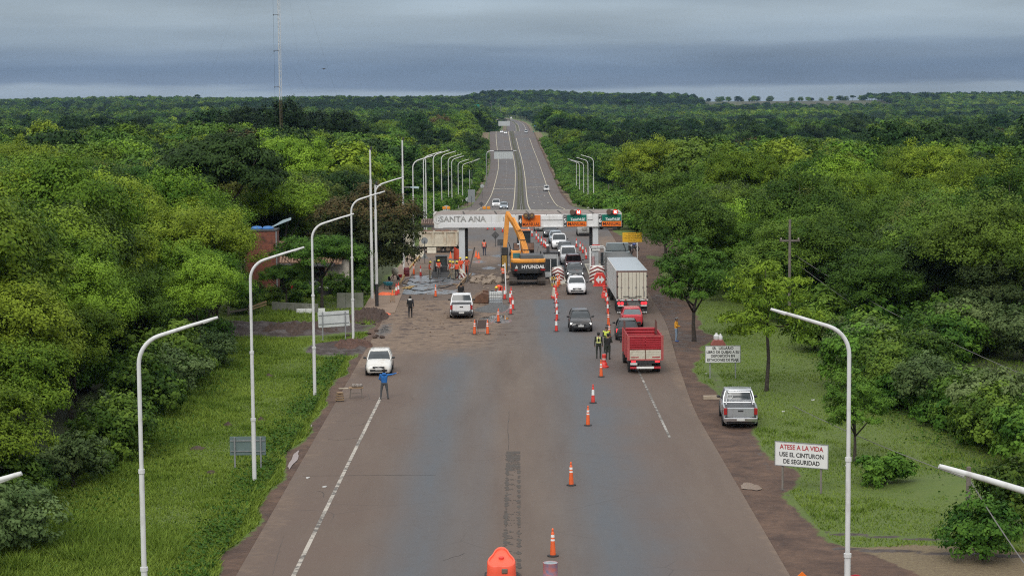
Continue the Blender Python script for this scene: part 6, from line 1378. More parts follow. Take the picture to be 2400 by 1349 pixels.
U(MB().box((1.15, -.2, 1.95), (.75, 2.6, 1.1)), 'right_housing', EXO, bevel=.06); U(MB().box((-1.12, -1.1, 1.95), (.85, 1.3, 1.1)), 'left_housing', EXO, bevel=.06)
for k in range(3): U(MB().box((-1.12, -1.765, 1.75 + k * .17), (.3, .02, .08)), 'louvre', EXB)
U(MB().loft([[(-1.55, -.4, 1.44), (-.55, -.4, 1.44), (-.55, 1.5, 1.44), (-1.55, 1.5, 1.44)], [(-1.55, -.4, 2.6), (-.55, -.4, 2.6), (-.55, 1.6, 2.5), (-1.55, 1.6, 2.5)], [(-1.48, -.3, 3.2), (-.62, -.3, 3.2), (-.62, 1.25, 3.2), (-1.48, 1.25, 3.2)]]), 'cab', EXO, bevel=.06)
U(MB().box((-1.02, -.40, 2.72), (.66, .04, .52)), 'cab_rear_window', mat('teal_glass', (.03, .16, .19), .08, spec=.8), bevel=.02); U(MB().box((-1.55, .5, 2.5), (.03, 1.3, 1.1)), 'cab_side_window', GLASS)
U(MB().box((-1.05, .5, 3.24), (.6, .7, .06)), 'cab_roof_hatch', EXB); U(MB().tube([(1.2, -1.6, 2.95), (1.2, -1.6, 3.25)], .07, 8), 'exhaust', EXB)
U(MB().bar((.9, -.4, 2.9), (1.1, -.4, 3.6), .03), 'aerial', EXB)
bx = .02
def boomseg(pts, widths, heights, nm, m_):
    rings = []
    for (x_, y_, z_), w_, h_ in zip(pts, widths, heights):
        rings.append([(x_ - w_ / 2, y_ - h_ * .45, z_ + h_ * .35), (x_ + w_ / 2, y_ - h_ * .45, z_ + h_ * .35), (x_ + w_ / 2, y_ + h_ * .45, z_ - h_ * .35), (x_ - w_ / 2, y_ + h_ * .45, z_ - h_ * .35)])
    return U(MB().loft(rings), nm, m_, bevel=.02)
tip = Vector((-1.5, 5.7, 6.25))
boomseg([(.12, .9, 1.9), (-.08, 1.7, 3.1), (-.4, 2.9, 4.3), (-.88, 4.3, 5.35), (tip.x, tip.y, tip.z)], [.5, .52, .5, .44, .34], [.55, .68, .7, .55, .34], 'boom', EXO)
for dx in (-.22, -.07, .08, .23): U(MB().tube([(.1 + dx, .5, 2.15), (-.08 + dx, 1.32, 3.32), (-.4 + dx * .9, 2.5, 4.55), (-.88 + dx * .8, 3.98, 5.58), (tip.x + dx * .5, tip.y - .3, tip.z + .22)], .035, 6), 'hydraulic_pipe', EXO, smooth=True)
for y_, z_, x_ in ((1.15, 3.15, -.05), (1.95, 4.05, -.25), (2.9, 4.85, -.52)): U(MB().box((x_, y_, z_), (.62, .06, .06)), 'pipe_clamp', EXB)
U(MB().tube([(-.62, 1.3, 1.6), (-.52, 2.0, 3.0)], .11, 10), 'boom_cylinder', EXO, smooth=True); U(MB().tube([(-.52, 2.0, 3.0), (-.55, 2.8, 4.2)], .06, 8), 'boom_rod', CHROME, smooth=True)
U(MB().tube([(-.5, 3.0, 4.95), (-1.0, 4.6, 6.0)], .11, 10), 'stick_cylinder', EXO, smooth=True); U(MB().tube([(-1.0, 4.6, 6.0), (-1.48, 5.7, 6.55)], .06, 8), 'stick_rod', CHROME, smooth=True)
sk = [Vector((-1.5, 5.8, 6.6)), Vector((-1.56, 5.9, 6.1)), Vector((-1.72, 5.6, 4.4)), Vector((-1.84, 5.3, 3.1))]
rings = []
for q, w_, h_ in zip(sk, (.34, .46, .42, .36), (.5, .8, .6, .4)): rings.append([(q.x - w_ / 2, q.y - h_ / 2, q.z), (q.x + w_ / 2, q.y - h_ / 2, q.z), (q.x + w_ / 2, q.y + h_ / 2, q.z), (q.x - w_ / 2, q.y + h_ / 2, q.z)])
U(MB().loft(rings), 'stick', EXO, bevel=.02)
U(MB().box((-1.86, 5.25, 2.75), (.62, .7, .8)), 'breaker_bracket', EXB, bevel=.06); U(MB().tube([(-1.5, 5.0, 3.6), (-1.3, 5.0, 3.0), (-1.45, 5.0, 2.3)], .04, 6), 'breaker_hose', BLACK, smooth=True)
U(MB().box((-1.92, 5.2, 1.55), (.5, .5, 1.65)), 'breaker_body', mat('breaker_ochre', (.42, .25, .045), .6, dirt=((.08, .06, .04), 2, .7)), bevel=.04); U(MB().tube([(-1.96, 5.2, .75), (-1.98, 5.2, .05)], [.09, .05], 8), 'breaker_chisel', DARKST)
for b_ in (-.3, .3): U(MB().box((-1.92 + b_, 5.2, 1.55), (.06, .54, 1.8)), 'breaker_cheek', EXB)

# ------------------------------------------------------------------ backhoe loader beyond the excavator
p = pick(1228, 604); t = thing('backhoe_loader', 'dark backhoe loader with an orange beacon half hidden behind the boom', 'loader', (p.x, p.y + 1.2, 0), 0)
for s in (-1, 1): wheel(t, s * .95, .2, .45, .35, DARKST); wheel(t, s * .95, 2.6, .7, .45, DARKST)
MB().box((0, 1.2, .95), (1.1, 3.2, .7)).build('chassis', EXB, t, bevel=.05); MB().box((0, 2.0, 2.0), (1.5, 1.3, 1.4)).build('cab', GLASS, t, bevel=.05); MB().box((0, 2.0, 2.75), (1.6, 1.5, .12)).build('cab_roof', EXB, t, bevel=.03)
for sx in (-.72, .72):
    for yy in (1.4, 2.6): MB().box((sx, yy, 2.0), (.09, .09, 1.5)).build('cab_post', EXB, t)
MB().loft([[(-1.1, -1.2, .9), (1.1, -1.2, .9), (1.1, -.5, 1.6), (-1.1, -.5, 1.6)], [(-1.1, -.6, .7), (1.1, -.6, .7), (1.1, -.2, 1.4), (-1.1, -.2, 1.4)]]).build('front_bucket', RUST, t, bevel=.03)
for s in (-1, 1): MB().bar((s * .6, 1.0, 1.3), (s * .6, -.5, 1.1), .14, .18).build('loader_arm', EXB, t)
MB().box((.2, 1.9, 2.9), (1.1, .2, .12)).build('orange_bar', mat('orange_light_bar', (.9, .25, .08), .4, emit=.15), t); MB().box((-.6, -1.0, 1.5), (.28, .3, .15)).build('white_bag', REFL, t, bevel=.05)

# ------------------------------------------------------------------ skid steer loader
p = pick(1034, 652); t = thing('skid_steer_loader', 'dark compact skid steer loader facing the camera among the workers', 'loader', (p.x, p.y + .9, 0), .0)
for s in (-1, 1):
    for y_ in (.1, 1.2): wheel(t, s * .72, y_, .38, .28, DARKST)
    MB().prism([(-.3, .45), (1.8, .5), (1.9, 1.5), (1.3, 1.6), (.2, .9)], .16, (s * .72, 0, 0), 'X').build('lift_arm', EXB, t, bevel=.02)
MB().box((0, .8, .75), (1.15, 2.1, .8)).build('chassis', EXB, t, bevel=.05); MB().box((0, .75, 1.55), (.92, 1.15, .95)).build('cab_glass', mat('cab_glass', (.03, .045, .042), .08, spec=.9), t, bevel=.03)
for sx in (-.5, .5):
    for yy in (.15, 1.35): MB().box((sx, yy, 1.5), (.1, .1, 1.15)).build('cab_post', EXB, t)
MB().box((0, .75, 2.08), (1.2, 1.4, .1)).build('cab_roof', EXH, t, bevel=.03)
MB().loft([[(-.95, -.95, .05), (.95, -.95, .05), (.95, -.35, .05), (-.95, -.35, .05)], [(-.95, -.75, .35), (.95, -.75, .35), (.95, -.3, .55), (-.95, -.3, .55)], [(-.95, -.55, .58), (.95, -.55, .58), (.95, -.3, .62), (-.95, -.3, .62)]]).build('bucket', mat('black_bucket', (.028, .028, .028), .5), t, bevel=.02)
# two motorcycles in the shade
def moto(px, py, rz, label, c):
    p = pick(px, py); t = thing('motorcycle', label, 'motorcycle', p, rz, 'motorcycles under the tree')
    for y_ in (-.62, .62): MB().lathe([(.22, -.05), (.3, -.05), (.31, 0), (.3, .05), (.22, .05)], 14, (0, y_, .31), 'X', cap=False).build('wheel', TYRE, t)
    MB().ball((0, -.12, .78), (.15, .3, .14), 8, 6).build('fuel_tank', c, t, smooth=True); MB().box((0, .38, .78), (.24, .6, .1)).build('saddle', BLACKP, t, bevel=.03); MB().box((0, 0, .45), (.22, .5, .35)).build('engine', DARKST, t, bevel=.03)
    MB().tube([(0, -.62, .31), (0, -.42, .95)], .035, 6).build('fork', CHROME, t); MB().tube([(-.35, -.36, 1.02), (0, -.42, .97), (.35, -.36, 1.02)], .02, 6).build('handlebar', BLACKP, t); MB().ball((0, -.55, .85), .1, 8, 6).build('headlamp', HL_OFF, t)
moto(1474, 592, .5, 'dark motorcycle on the left of the pair under the yellow sign', BLK); moto(1484, 588, .8, 'motorcycle with blue tank on the right of the pair under the yellow sign', paint('moto_blue', (.05, .09, .3), .2))
# ================================================================== people
def person(label, loc, rz, pose='stand', shirt=(.3, .3, .3), vest=None, pants=(.05, .06, .09), shoes=(.03, .03, .03), hair=(.015, .012, .01), helmet=None, cap=None, stripes=None, hood=None, sleeves=None, scale=1.0, skin=(.30, .17, .11), seed=0):
    V = Vector; r = random.Random(seed)
    J = dict(hipL=V((-.10, 0, .92)), hipR=V((.10, 0, .92)), kneeL=V((-.115, -.015, .50)), kneeR=V((.115, -.015, .50)), ankL=V((-.12, .02, .09)), ankR=V((.12, .02, .09)),
             wa=V((0, 0, 1.04)), ch=V((0, .01, 1.30)), nk=V((0, .02, 1.50)), hd=V((0, -.005, 1.645)), shL=V((-.195, .01, 1.43)), shR=V((.195, .01, 1.43)),
             elL=V((-.25, .03, 1.15)), elR=V((.25, .03, 1.15)), wrL=V((-.26, -.03, .90)), wrR=V((.26, -.03, .90)))
    if pose == 'point': J.update(elL=V((-.47, .0, 1.47)), wrL=V((-.72, -.02, 1.53)), ankL=V((-.2, .02, .09)), ankR=V((.2, .02, .09)), kneeL=V((-.17, -.01, .5)), kneeR=V((.17, -.01, .5)), elR=V((.30, -.02, 1.2)), wrR=V((.18, -.14, 1.08)))
    if pose == 'walk': J.update(ankL=V((-.1, -.2, .09)), kneeL=V((-.11, -.16, .5)), ankR=V((.1, .25, .14)), kneeR=V((.11, .03, .5)), wrL=V((-.27, .12, .92)), wrR=V((.27, -.16, .95)), elL=V((-.25, .1, 1.16)))
    if pose == 'front': J.update(elL=V((-.27, -.05, 1.16)), elR=V((.27, -.05, 1.16)), wrL=V((-.10, -.27, 1.12)), wrR=V((.10, -.27, 1.10)), hd=V((0, -.05, 1.63)))
    if pose == 'hips': J.update(elL=V((-.36, .08, 1.2)), elR=V((.36, .08, 1.2)), wrL=V((-.2, -.02, 1.02)), wrR=V((.2, -.02, 1.02)))
    if pose == 'bend': J.update(wa=V((0, .02, 1.0)), ch=V((0, -.28, 1.08)), nk=V((0, -.46, 1.06)), hd=V((0, -.56, .96)), shL=V((-.19, -.38, 1.08)), shR=V((.19, -.38, 1.08)), elL=V((-.22, -.42, .8)), elR=V((.22, -.42, .8)), wrL=V((-.15, -.48, .55)), wrR=V((.15, -.48, .55)), kneeL=V((-.13, -.1, .5)), kneeR=V((.13, -.1, .5)))
    if pose == 'sit': J.update(kneeL=V((-.12, -.36, .62)), kneeR=V((.12, -.36, .62)))
    for k_ in J: J[k_] = J[k_] + V((r.uniform(-.012, .012), r.uniform(-.012, .012), 0))
    SK, SH, TO, PA, SO, HA, EY, BT, SL = range(9); prims = []
    def cap_(a, b, ra, rb, m): prims.append((V(a), V(b), ra, rb, m))
    nf = .95
    for s, L_ in ((-1, 'L'), (1, 'R')):
        cap_(J['hip' + L_], J['knee' + L_], .095, .066, PA); cap_(J['knee' + L_], J['ank' + L_], .064, .046, PA)
        a = J['ank' + L_]; cap_(a + V((0, .03, -.035)), a + V((s * .02, -.15, -.05)), .045, .036, SO)
        cap_(J['sh' + L_], J['el' + L_], .062, .047, SL); cap_(J['el' + L_], J['wr' + L_], .046, .033, SL)
        d = (J['wr' + L_] - J['el' + L_]).normalized(); pl = J['wr' + L_] + d * .07; cap_(J['wr' + L_], pl, .03, .032, SK)
        side = d.cross(V((0, 1, 0))); side = side.normalized() if side.length > .1 else V((1, 0, 0)); inw = d.cross(side).normalized()
        for j in range(4):
            o = (j - 1.5) * .019; base = pl + side * o; L2 = (.052, .062, .058, .045)[j]; cap_(base, base + d * L2 * .6 + inw * .006, .0105, .010, SK); cap_(base + d * L2 * .6 + inw * .006, base + d * L2 * 1.15 + inw * .026, .010, .009, SK)
        tb = J['wr' + L_] + d * .025 + side * (-.032); cap_(tb, tb + d * .04 - side * .022, .013, .010, SK)
        cap_(J['ch'] + (J['sh' + L_] - J['ch']) * .2, J['sh' + L_], .10, .072, TO)
    cap_((J['hipL'] + J['hipR']) / 2 + V((-.06, 0, .02)), (J['hipL'] + J['hipR']) / 2 + V((.06, 0, .02)), .115, .115, PA)
    for sx in (-.055, .055): cap_((J['hipL'] + J['hipR']) / 2 + V((sx, 0, .1)), J['ch'] + V((sx * 1.5, 0, .03)), .118, .125, TO)
    cap_(J['nk'] + V((0, .01, -.04)), J['hd'] + V((0, .02, -.06)), .052, .05, SK)
    h = J['hd']; cap_(h + V((0, .012, .035)), h + V((0, .005, .0)), .098, .09, SK); cap_(h + V((0, -.02, -.05)), h + V((0, -.035, -.075)), .068, .05, SK)
    cap_(h + V((0, -.098, -.005)), h + V((0, -.108, -.03)), .013, .018, SK)
    for s in (-1, 1): cap_(h + V((s * .094, .01, .0)), h + V((s * .094, .012, -.03)), .017, .014, SK); cap_(h + V((s * .034, -.088, .012)), h + V((s * .036, -.088, .012)), .012, .012, EY)
    cap_(h + V((-.02, -.088, -.062)), h + V((.02, -.088, -.062)), .009, .009, EY)
    cap_(h + V((0, .03, .055)), h + V((0, .045, .01)), .103, .095, HA)
    if hood: cap_(J['nk'] + V((-.07, .06, -.01)), J['nk'] + V((.07, .06, -.01)), .075, .075, BT)
    b = MB()
    for a, c, ra, rb, m in prims:
        b.ball(a, ra, 10, 7); b.ball(c, rb, 10, 7)
        if (c - a).length > .004: b.tube([a, c], [ra, rb], 10)
    tmp = b.build('person_tmp', [BLACK]); COL.objects.unlink(tmp); rm = tmp.modifiers.new('r', 'REMESH'); rm.mode = 'VOXEL'; rm.voxel_size = .0135; rm.use_smooth_shade = True
    me = eval_mesh(tmp); bpy.data.objects.remove(tmp)
    n = len(me.polygons); cen = np.empty(n * 3); me.polygons.foreach_get('center', cen); cen = cen.reshape(-1, 3); D = []
    for a, c, ra, rb, m in prims:
        a_ = np.array(a); ab = np.array(c) - a_; q = max(1e-9, ab @ ab); tt_ = np.clip(((cen - a_) @ ab) / q, 0, 1); D.append(np.linalg.norm(cen - a_ - tt_[:, None] * ab, axis=1) - (ra + (rb - ra) * tt_))
    mi = np.array([p_[4] for p_ in prims])[np.argmin(np.array(D), 0)]
    if stripes:
        z_ = cen[:, 2]; x_ = np.abs(cen[:, 0]); tor = mi == TO
        if stripes == 'braces': sel = tor & (((x_ > .07) & (x_ < .125) & (z_ > 1.12)) | ((z_ > 1.06) & (z_ < 1.14)) | ((z_ > 1.40) & (x_ < .12) & (cen[:, 1] > 0)))
        else: sel = tor & (((z_ > 1.10) & (z_ < 1.15)) | ((x_ > .08) & (x_ < .12) & (z_ > 1.15)))
        mi[sel] = BT
    ck = lambda c: mat('cloth_%02x%02x%02x' % tuple(int(v * 255) for v in c), c, .85, var=.15, scale=9)
    ms = [mat('skin_%d' % (seed % 3), skin, .6), ck(shirt), ck(vest or shirt), ck(pants), ck(shoes), ck(hair), ck((.02, .015, .015)), ck(hood or ((.75, .8, .3) if stripes == 'braces' else (.62, .62, .5))), ck(sleeves or shirt)]
    me.materials.clear()
    for m in ms: me.materials.append(m)
    me.polygons.foreach_set('material_index', mi.astype(np.int32)); me.polygons.foreach_set('use_smooth', np.ones(n, bool)); me.name = 'person'; me.update()
    o = bpy.data.objects.new('person', me); COL.objects.link(o); o.location = loc; o.rotation_euler = (0, 0, rz); o.scale = (scale,) * 3; tag(o, label, 'person')
    if helmet:
        hm_ = MB().lathe([(.142, -.02), (.128, .0), (.122, .05), (.09, .10), (.03, .122)], 14, h + V((0, .0, .045))).box(h + V((0, -.13, .035)), (.15, .07, .015)); hm_.build('hard_hat', helmet, o, smooth=True)
    if cap: MB().lathe([(.118, .0), (.112, .05), (.07, .095), (.02, .105)], 14, h + V((0, .01, .05))).box(h + V((0, -.13, .055)), (.14, .09, .015)).build('cap', cap, o, smooth=True)
    return o
YH = mat('yellow_hard_hat', (.80, .62, .05), .35); WH = mat('white_hard_hat', (.8, .8, .78), .35); CAPB = mat('dark_cap', (.03, .03, .03), .8); CAPW = mat('black_and_white_cap', (.25, .25, .25), .8)
OV = (.85, .115, .045); KH = (.34, .28, .19)
def W_(px, py): q = pick(px, py); q.z = float(road_z(q.y)) if float(XL(q.y)) < q.x < float(XR(q.y)) else q.z; return q
person('man in a blue hooded jacket pointing to the right, seen from behind', W_(901, 936), PI * 0 + PI + .0, 'point', (.02, .14, .42), pants=(.07, .075, .08), hood=(.02, .13, .40), seed=1) 
person('man in black with a white hood walking along the wet gutter', W_(962, 746), PI, 'walk', (.018, .018, .02), pants=(.015, .015, .017), hood=(.62, .62, .6), seed=2)
person('man in a yellow jacket and blue jeans on the right shoulder', W_(1585, 800), 1.3, 'front', (.78, .36, .03), pants=(.20, .27, .36), shoes=(.04, .08, .25), cap=CAPW, seed=3)
POL = (.030, .036, .026)
person('officer in a bright yellow-green braced vest standing on the road', W_(1403, 841), PI, 'stand', POL, vest=(.02, .022, .02), pants=POL, stripes='braces', cap=CAPB, seed=4)
person('officer in dark body armour beside the one with the yellow vest', W_(1425, 843), PI - .3, 'front', POL, vest=(.018, .019, .018), pants=POL, cap=CAPB, seed=5)
person('third officer with a yellow vest half hidden behind the one in body armour', W_(1421, 826), .4, 'front', POL, vest=(.62, .72, .10), pants=POL, cap=CAPB, seed=6)
person('worker in orange vest standing alone with his back turned beyond the gantry', W_(1135, 600), PI - .3, 'stand', (.03, .03, .035), vest=OV, pants=(.03, .04, .08), seed=7, stripes='x')
person('worker in orange vest at the left end of the group by the loader', W_(1008, 656), PI / 2 + .2, 'front', (.5, .45, .4), vest=OV, pants=KH, helmet=YH, seed=8)
person('worker in orange vest right in front of the loader cab', W_(1028, 652), .5, 'front', (.5, .46, .42), vest=OV, pants=(.17, .17, .16), helmet=YH, seed=9)
person('worker in orange vest and khaki trousers right of the loader bucket', W_(1055, 655), 1.2, 'walk', (.6, .55, .5), vest=OV, pants=KH, helmet=YH, seed=10)
person('worker in pale shirt and orange vest second right of the loader', W_(1063, 656), -1.2, 'front', (.6, .6, .58), vest=(.6, .2, .12), pants=(.30, .27, .2), helmet=YH, seed=11)
person('worker in orange vest with black trousers seen from behind near the fallen chevron', W_(1071, 656), PI, 'stand', OV, vest=OV, pants=(.03, .03, .035), helmet=YH, sleeves=(.7, .4, .2), seed=12)
person('worker in full orange overalls leaning at the gantry leg', W_(1080, 646), -.5, 'front', OV, vest=OV, pants=(.7, .12, .06), helmet=YH, seed=13)
person('worker in dull orange overalls beside the dark cable ladder', W_(1094, 645), 0, 'hips', (.5, .12, .07), vest=(.55, .12, .07), pants=(.45, .10, .06), helmet=YH, seed=14)
person('worker in a white hard hat beside the excavator track', W_(1180, 666), PI - .2, 'front', (.35, .3, .25), vest=OV, pants=(.10, .08, .07), helmet=WH, stripes='x', seed=15)
person('worker bending over in orange clothes behind the water tank', W_(1175, 701), -.9, 'bend', (.75, .10, .05), vest=OV, pants=(.6, .09, .06), helmet=YH, seed=16)
person('man in black standing in front of the white work pickup', W_(1081, 712), PI, 'stand', (.015, .015, .017), pants=(.02, .02, .022), seed=17, scale=1.0)

# ================================================================== cones
def cone_proto(kind):
    t = thing('traffic_cone', 'x', 'traffic cone')
    if kind in 'ab':
        m_ = ORANGE if kind == 'a' else REDP
        MB().lathe([(.23, 0), (.23, .035), (.12, .06)], 8).build('rubber_base', BLACK, t)
        MB().lathe([(.115, .05), (.105, .2), (.062, .9), (.05, .93), (.036, .95), (.036, 1.0), (.05, 1.02), (.03, 1.08), (.012, 1.09)], 14).build('cone_body', m_, t, smooth=True)
        for z0, z1 in (((.60, .67), (.74, .84)) if kind == 'a' else ((.46, .78),)):
            rr = lambda z: .105 - (z - .2) / .7 * .043 + .004
            MB().lathe([(rr(z0) - .004, z0), (rr(z0), z0), (rr(z1), z1), (rr(z1) - .004, z1)], 14).build('reflective_band', REFL, t, smooth=True)
    elif kind == 'c':
        MB().box((0, 0, .03), (.42, .42, .06)).build('cone_base', ORANGE, t, bevel=.02); MB().lathe([(.17, .05), (.03, .72), (.02, .74)], 14).build('cone_body', mat('bright_orange_plastic', (.92, .16, .04), .45), t, smooth=True)
    else:
        MB().lathe([(.30, 0), (.30, .09), (.22, .13), (.2, .3), (.14, .36), (.13, .72), (.15, .74), (.15, .84), (.10, .88)], 12).build('plastic_body', REDP, t, smooth=True); MB().lathe([(.135, .5), (.138, .5), (.134, .62), (.13, .62)], 12).build('reflective_band', mat('faded_band', (.6, .42, .38), .5), t, smooth=True)
    return t
CP = {k: cone_proto(k) for k in 'abcd'}; used_c = set()
def cone(kind, px, py, label, group, tilt=0.0, sc=1.0):
    src = CP[kind]; o = src if kind not in used_c else copy_tree(src); used_c.add(kind)
    p = W_(px, py); o.location = p; o.rotation_euler = (tilt * .6, tilt, random.uniform(0, 6)); o.scale = (sc,) * 3; o['label'] = label; o['group'] = group; return o
ordn = ['first', 'second', 'third', 'fourth', 'fifth', 'sixth', 'seventh', 'eighth', 'ninth', 'tenth', 'eleventh', 'twelfth']
for k, (px, py) in enumerate(((1296, 1304), (1339, 1138), (1378, 998), (1390, 945), (1409, 884))): cone('a' if k != 3 else 'b', px, py, '%s traffic cone from the camera in the foreground line on the open road' % ordn[k].capitalize(), 'cones on the open foreground road', random.uniform(-.03, .03))
cone('d', 1416, 862, 'squat red plastic channelizer at the feet of the officers', 'squat red channelizers')
for k, (px, py) in enumerate(((1428, 792), (1426, 763), (1425, 736), (1424, 719), (1421, 708))): cone('a' if k < 2 else 'b', px, py, '%s cone from the officers in the line beside the trucks' % ordn[k].capitalize(), 'cones beside the trucks', random.uniform(-.03, .03))
cone('d', 1417, 699, 'squat red plastic channelizer nearest the white box truck cone line', 'squat red channelizers'); cone('d', 1416, 694, 'squat red plastic channelizer just before the red arrow block', 'squat red channelizers')
for k, (px, py) in enumerate(((1304, 778), (1305, 751), (1305, 735), (1304, 722), (1303, 712), (1302, 704))): cone('b', px, py, '%s red and white cone from the camera left of the black hatchback' % ordn[k].capitalize(), 'dense cone line left of the toll lane', random.uniform(-.04, .04), 1.02)
for k, (px, py) in enumerate(((1307, 675), (1311, 670))): cone('a', px, py, '%s cone from the camera at the kerb tip of the toll island by the excavator' % ordn[k], 'cones at the toll island tip')
for k, (px, py) in enumerate(((1197, 738), (1202, 727), (1196, 711), (1198, 704), (1183, 703))): cone('b', px, py, '%s red and white cone from the camera beside the gravel heap' % ordn[k], 'cones beside the gravel heap', random.uniform(-.03, .03), 1.05)
cone('a', 1168, 756, 'orange cone holding the striped tape before the gravel heap', 'tape cones'); cone('a', 1112, 785, 'orange cone at the left of the brown work board', 'tape cones', .02, 1.02); cone('a', 1143, 785, 'orange cone at the right of the brown work board', 'tape cones', -.02, 1.02)
cone('a', 1021, 697, 'orange cone standing alone on the grey plastic sheet edge', 'cones round the work site'); cone('b', 929, 694, 'red and white cone at the corner of the grey sheet by the pavement', 'cones round the work site'); cone('b', 934, 691, 'red cone just behind the one at the pavement corner', 'cones round the work site'); cone('c', 920, 698, 'small orange cone on the tan pavement behind the easel board', 'small orange cones')
cone('b', 986, 649, 'red and white cone at the left rear of the grey sheet', 'cones round the work site'); cone('a', 970, 645, 'cone beside the dark red drum', 'cones round the work site')
for k, (px, py, lb) in enumerate(((1056, 607, 'small orange cone left of the big orange plastic barrier'), (1116, 604, 'small orange cone, left one of the pair beyond the gantry leg'), (1122, 608, 'small orange cone, right one of the pair beyond the gantry leg'))): cone('c', px, py, lb, 'small orange cones')
for k, (px, py) in enumerate(((1143, 540), (1159, 541), (1178, 546), (1186, 556))): cone('b', px, py, '%s cone from the left under the lettered half of the gantry' % ordn[k], 'cones under the gantry', 0, 1.05)
for k, (px, py) in enumerate(((1239, 546), (1247, 556), (1257, 563), (1262, 570), (1269, 576), (1275, 580), (1279, 583))): cone('b', px, py, '%s cone from the back of the line left of the queueing cars' % ordn[k], 'cones left of the queueing cars')
for k, (px, py) in enumerate(((1351, 581), (1360, 589), (1366, 595), (1373, 603), (1374, 609))): cone('b', px, py, '%s cone from the back of the line right of the queueing cars' % ordn[k], 'cones right of the queueing cars')
for k in 'abcd':
    if k not in used_c: bpy.data.objects.remove(CP[k])

# ================================================================== work site
def stuff_heap(px, py, rx, ry, h, m_, name, label, lump=.12, seed=0, kind='stuff', n=46):
    p = W_(px, py); u = np.linspace(-1, 1, n); A, B = np.meshgrid(u, u); rr = np.sqrt(A ** 2 + B ** 2); z = np.clip(1 - rr, 0, 1) ** .85 * h * (1 + .25 * vn(A * 3, B * 3, 1, seed)) + (rr < .97) * np.abs(vn(A * rx, B * ry, .23, seed)) * lump * np.clip((1 - rr) * 4, 0, 1) + np.random.default_rng(seed + 50).normal(size=A.shape) * lump * .16 * (rr < .96) - .03
    co_ = np.stack([A * rx, B * ry, z], -1).reshape(-1, 3); i, j = np.meshgrid(np.arange(n - 1), np.arange(n - 1), indexing='ij'); a = (i * n + j).ravel(); f = np.stack([a, a + 1, a + n + 1, a + n], 1); keep = (rr.ravel()[f].min(1) < 1); o = mesh_np(name, co_, f[keep], m_, smooth=False); o.location = p; tag(o, label, kind=kind); return o
GRAV = mat('grey_gravel', (.15, .15, .148), .95, c2=(.06, .06, .06), scale=14, bump=.8); SOIL = mat('brown_soil_heap', (.20, .135, .09), .95, c2=(.11, .07, .05), scale=5, bump=.8); DSOIL = mat('dark_clods', (.085, .055, .042), .95, c2=(.04, .026, .02), scale=5, bump=.8)
stuff_heap(1158, 727, 1.75, 2.3, .55, GRAV, 'gravel', 'heap of grey gravel below the caged water tank', .08, 1); stuff_heap(1133, 706, 1.5, 2.2, .8, SOIL, 'soil', 'heap of brown soil left of the caged water tank', .15, 2)
stuff_heap(862, 745, 1.8, 4.0, .65, DSOIL, 'clods', 'heap of dark broken soil beside the tan pavement', .4, 3); stuff_heap(822, 812, 1.7, 2.4, .4, mat('red_clods', (.13, .07, .05), .95, c2=(.06, .035, .028), scale=4, bump=.8), 'clods', 'low mound of reddish torn soil at the lamp post foot', .3, 4); stuff_heap(700, 775, 3.6, 3.2, .35, DSOIL, 'mud', 'ridges of churned wet mud behind the pale sign', .4, 5)
# caged water tank
p = W_(1162, 716); t = thing('water_tank', 'white caged water tank on a pallet beside the gravel heap', 'tank', (p.x, p.y + .5, .0)); MB().box((0, 0, .68), (1.1, .95, .98)).build('tank_body', mat('translucent_white_plastic', (.66, .68, .66), .4, var=.04), t, bevel=.06)
MB().box((0, 0, .42), (1.106, .956, .46)).build('liquid_level', mat('grey_liquid', (.36, .40, .43), .4), t, bevel=.06)
MB().box((0, 0, .1), (1.2, 1.0, .14)).build('pallet', GALV, t)
for k in range(7): 
    x_ = -.56 + k * 1.12 / 6; MB().box((x_, -.5, .68), (.022, .022, 1.0)).build('cage_bar', GALV, t); 
for k in range(5): MB().box((0, -.51, .24 + k * .23), (1.16, .022, .022)).build('cage_bar', GALV, t)
for s in (-1, 1):
    for k in range(5): MB().box((s * .58, 0, .24 + k * .23), (.022, 1.0, .022)).build('cage_bar', GALV, t)
MB().lathe([(.12, 1.16), (.12, 1.22)], 12).build('filler_cap', BLACKP, t); MB().box((-.3, .1, 1.21), (.3, .3, .12)).build('black_rag', BLACKP, t, bevel=.03)
# rusty excavator bucket
p = W_(1133, 712); t = thing('digger_bucket', 'rusty excavator bucket lying left of the caged water tank', 'bucket', (p.x, p.y + .4, 0), -.35)
MB().loft([[(-.8, -.5, .05), (-.55, -.5, .62), (.1, -.5, 1.0), (.7, -.5, .85), (.6, -.5, .1)], [(-.8, .6, .05), (-.55, .6, .62), (.1, .6, 1.0), (.7, .6, .85), (.6, .6, .1)]]).build('bucket_shell', RUST, t, bevel=.03)
for k in range(4): MB().box((-.88, -.42 + k * .31, .06), (.3, .12, .08), taper=(.6, .6)).build('bucket_tooth', RUST, t)
MB().box((.2, .05, 1.05), (.5, .12, .22)).build('bucket_ear', RUST, t, bevel=.03)
# brown work board on its trestle
p = W_(1129, 783); t = thing('work_board', 'brown work board standing between two orange cones', 'board', (p.x, p.y + .25, 0)); MB().box((0, 0, .72), (1.05, .04, .66), rx=-.12).build('board_panel', mat('brown_board', (.085, .06, .052), .7), t)
for x_ in (-.35, .35): MB().bar((x_ - .1, -.1, 0), (x_ + .05, .02, 1.05), .03).bar((x_ + .1, .35, 0), (x_, .04, .9), .03).build('trestle_leg', GALV, t)
MB().bar((-.5, -.06, .22), (.5, -.06, .22), .025).build('trestle_bar', mat('red_white_bar', (.6, .3, .27), .6), t)
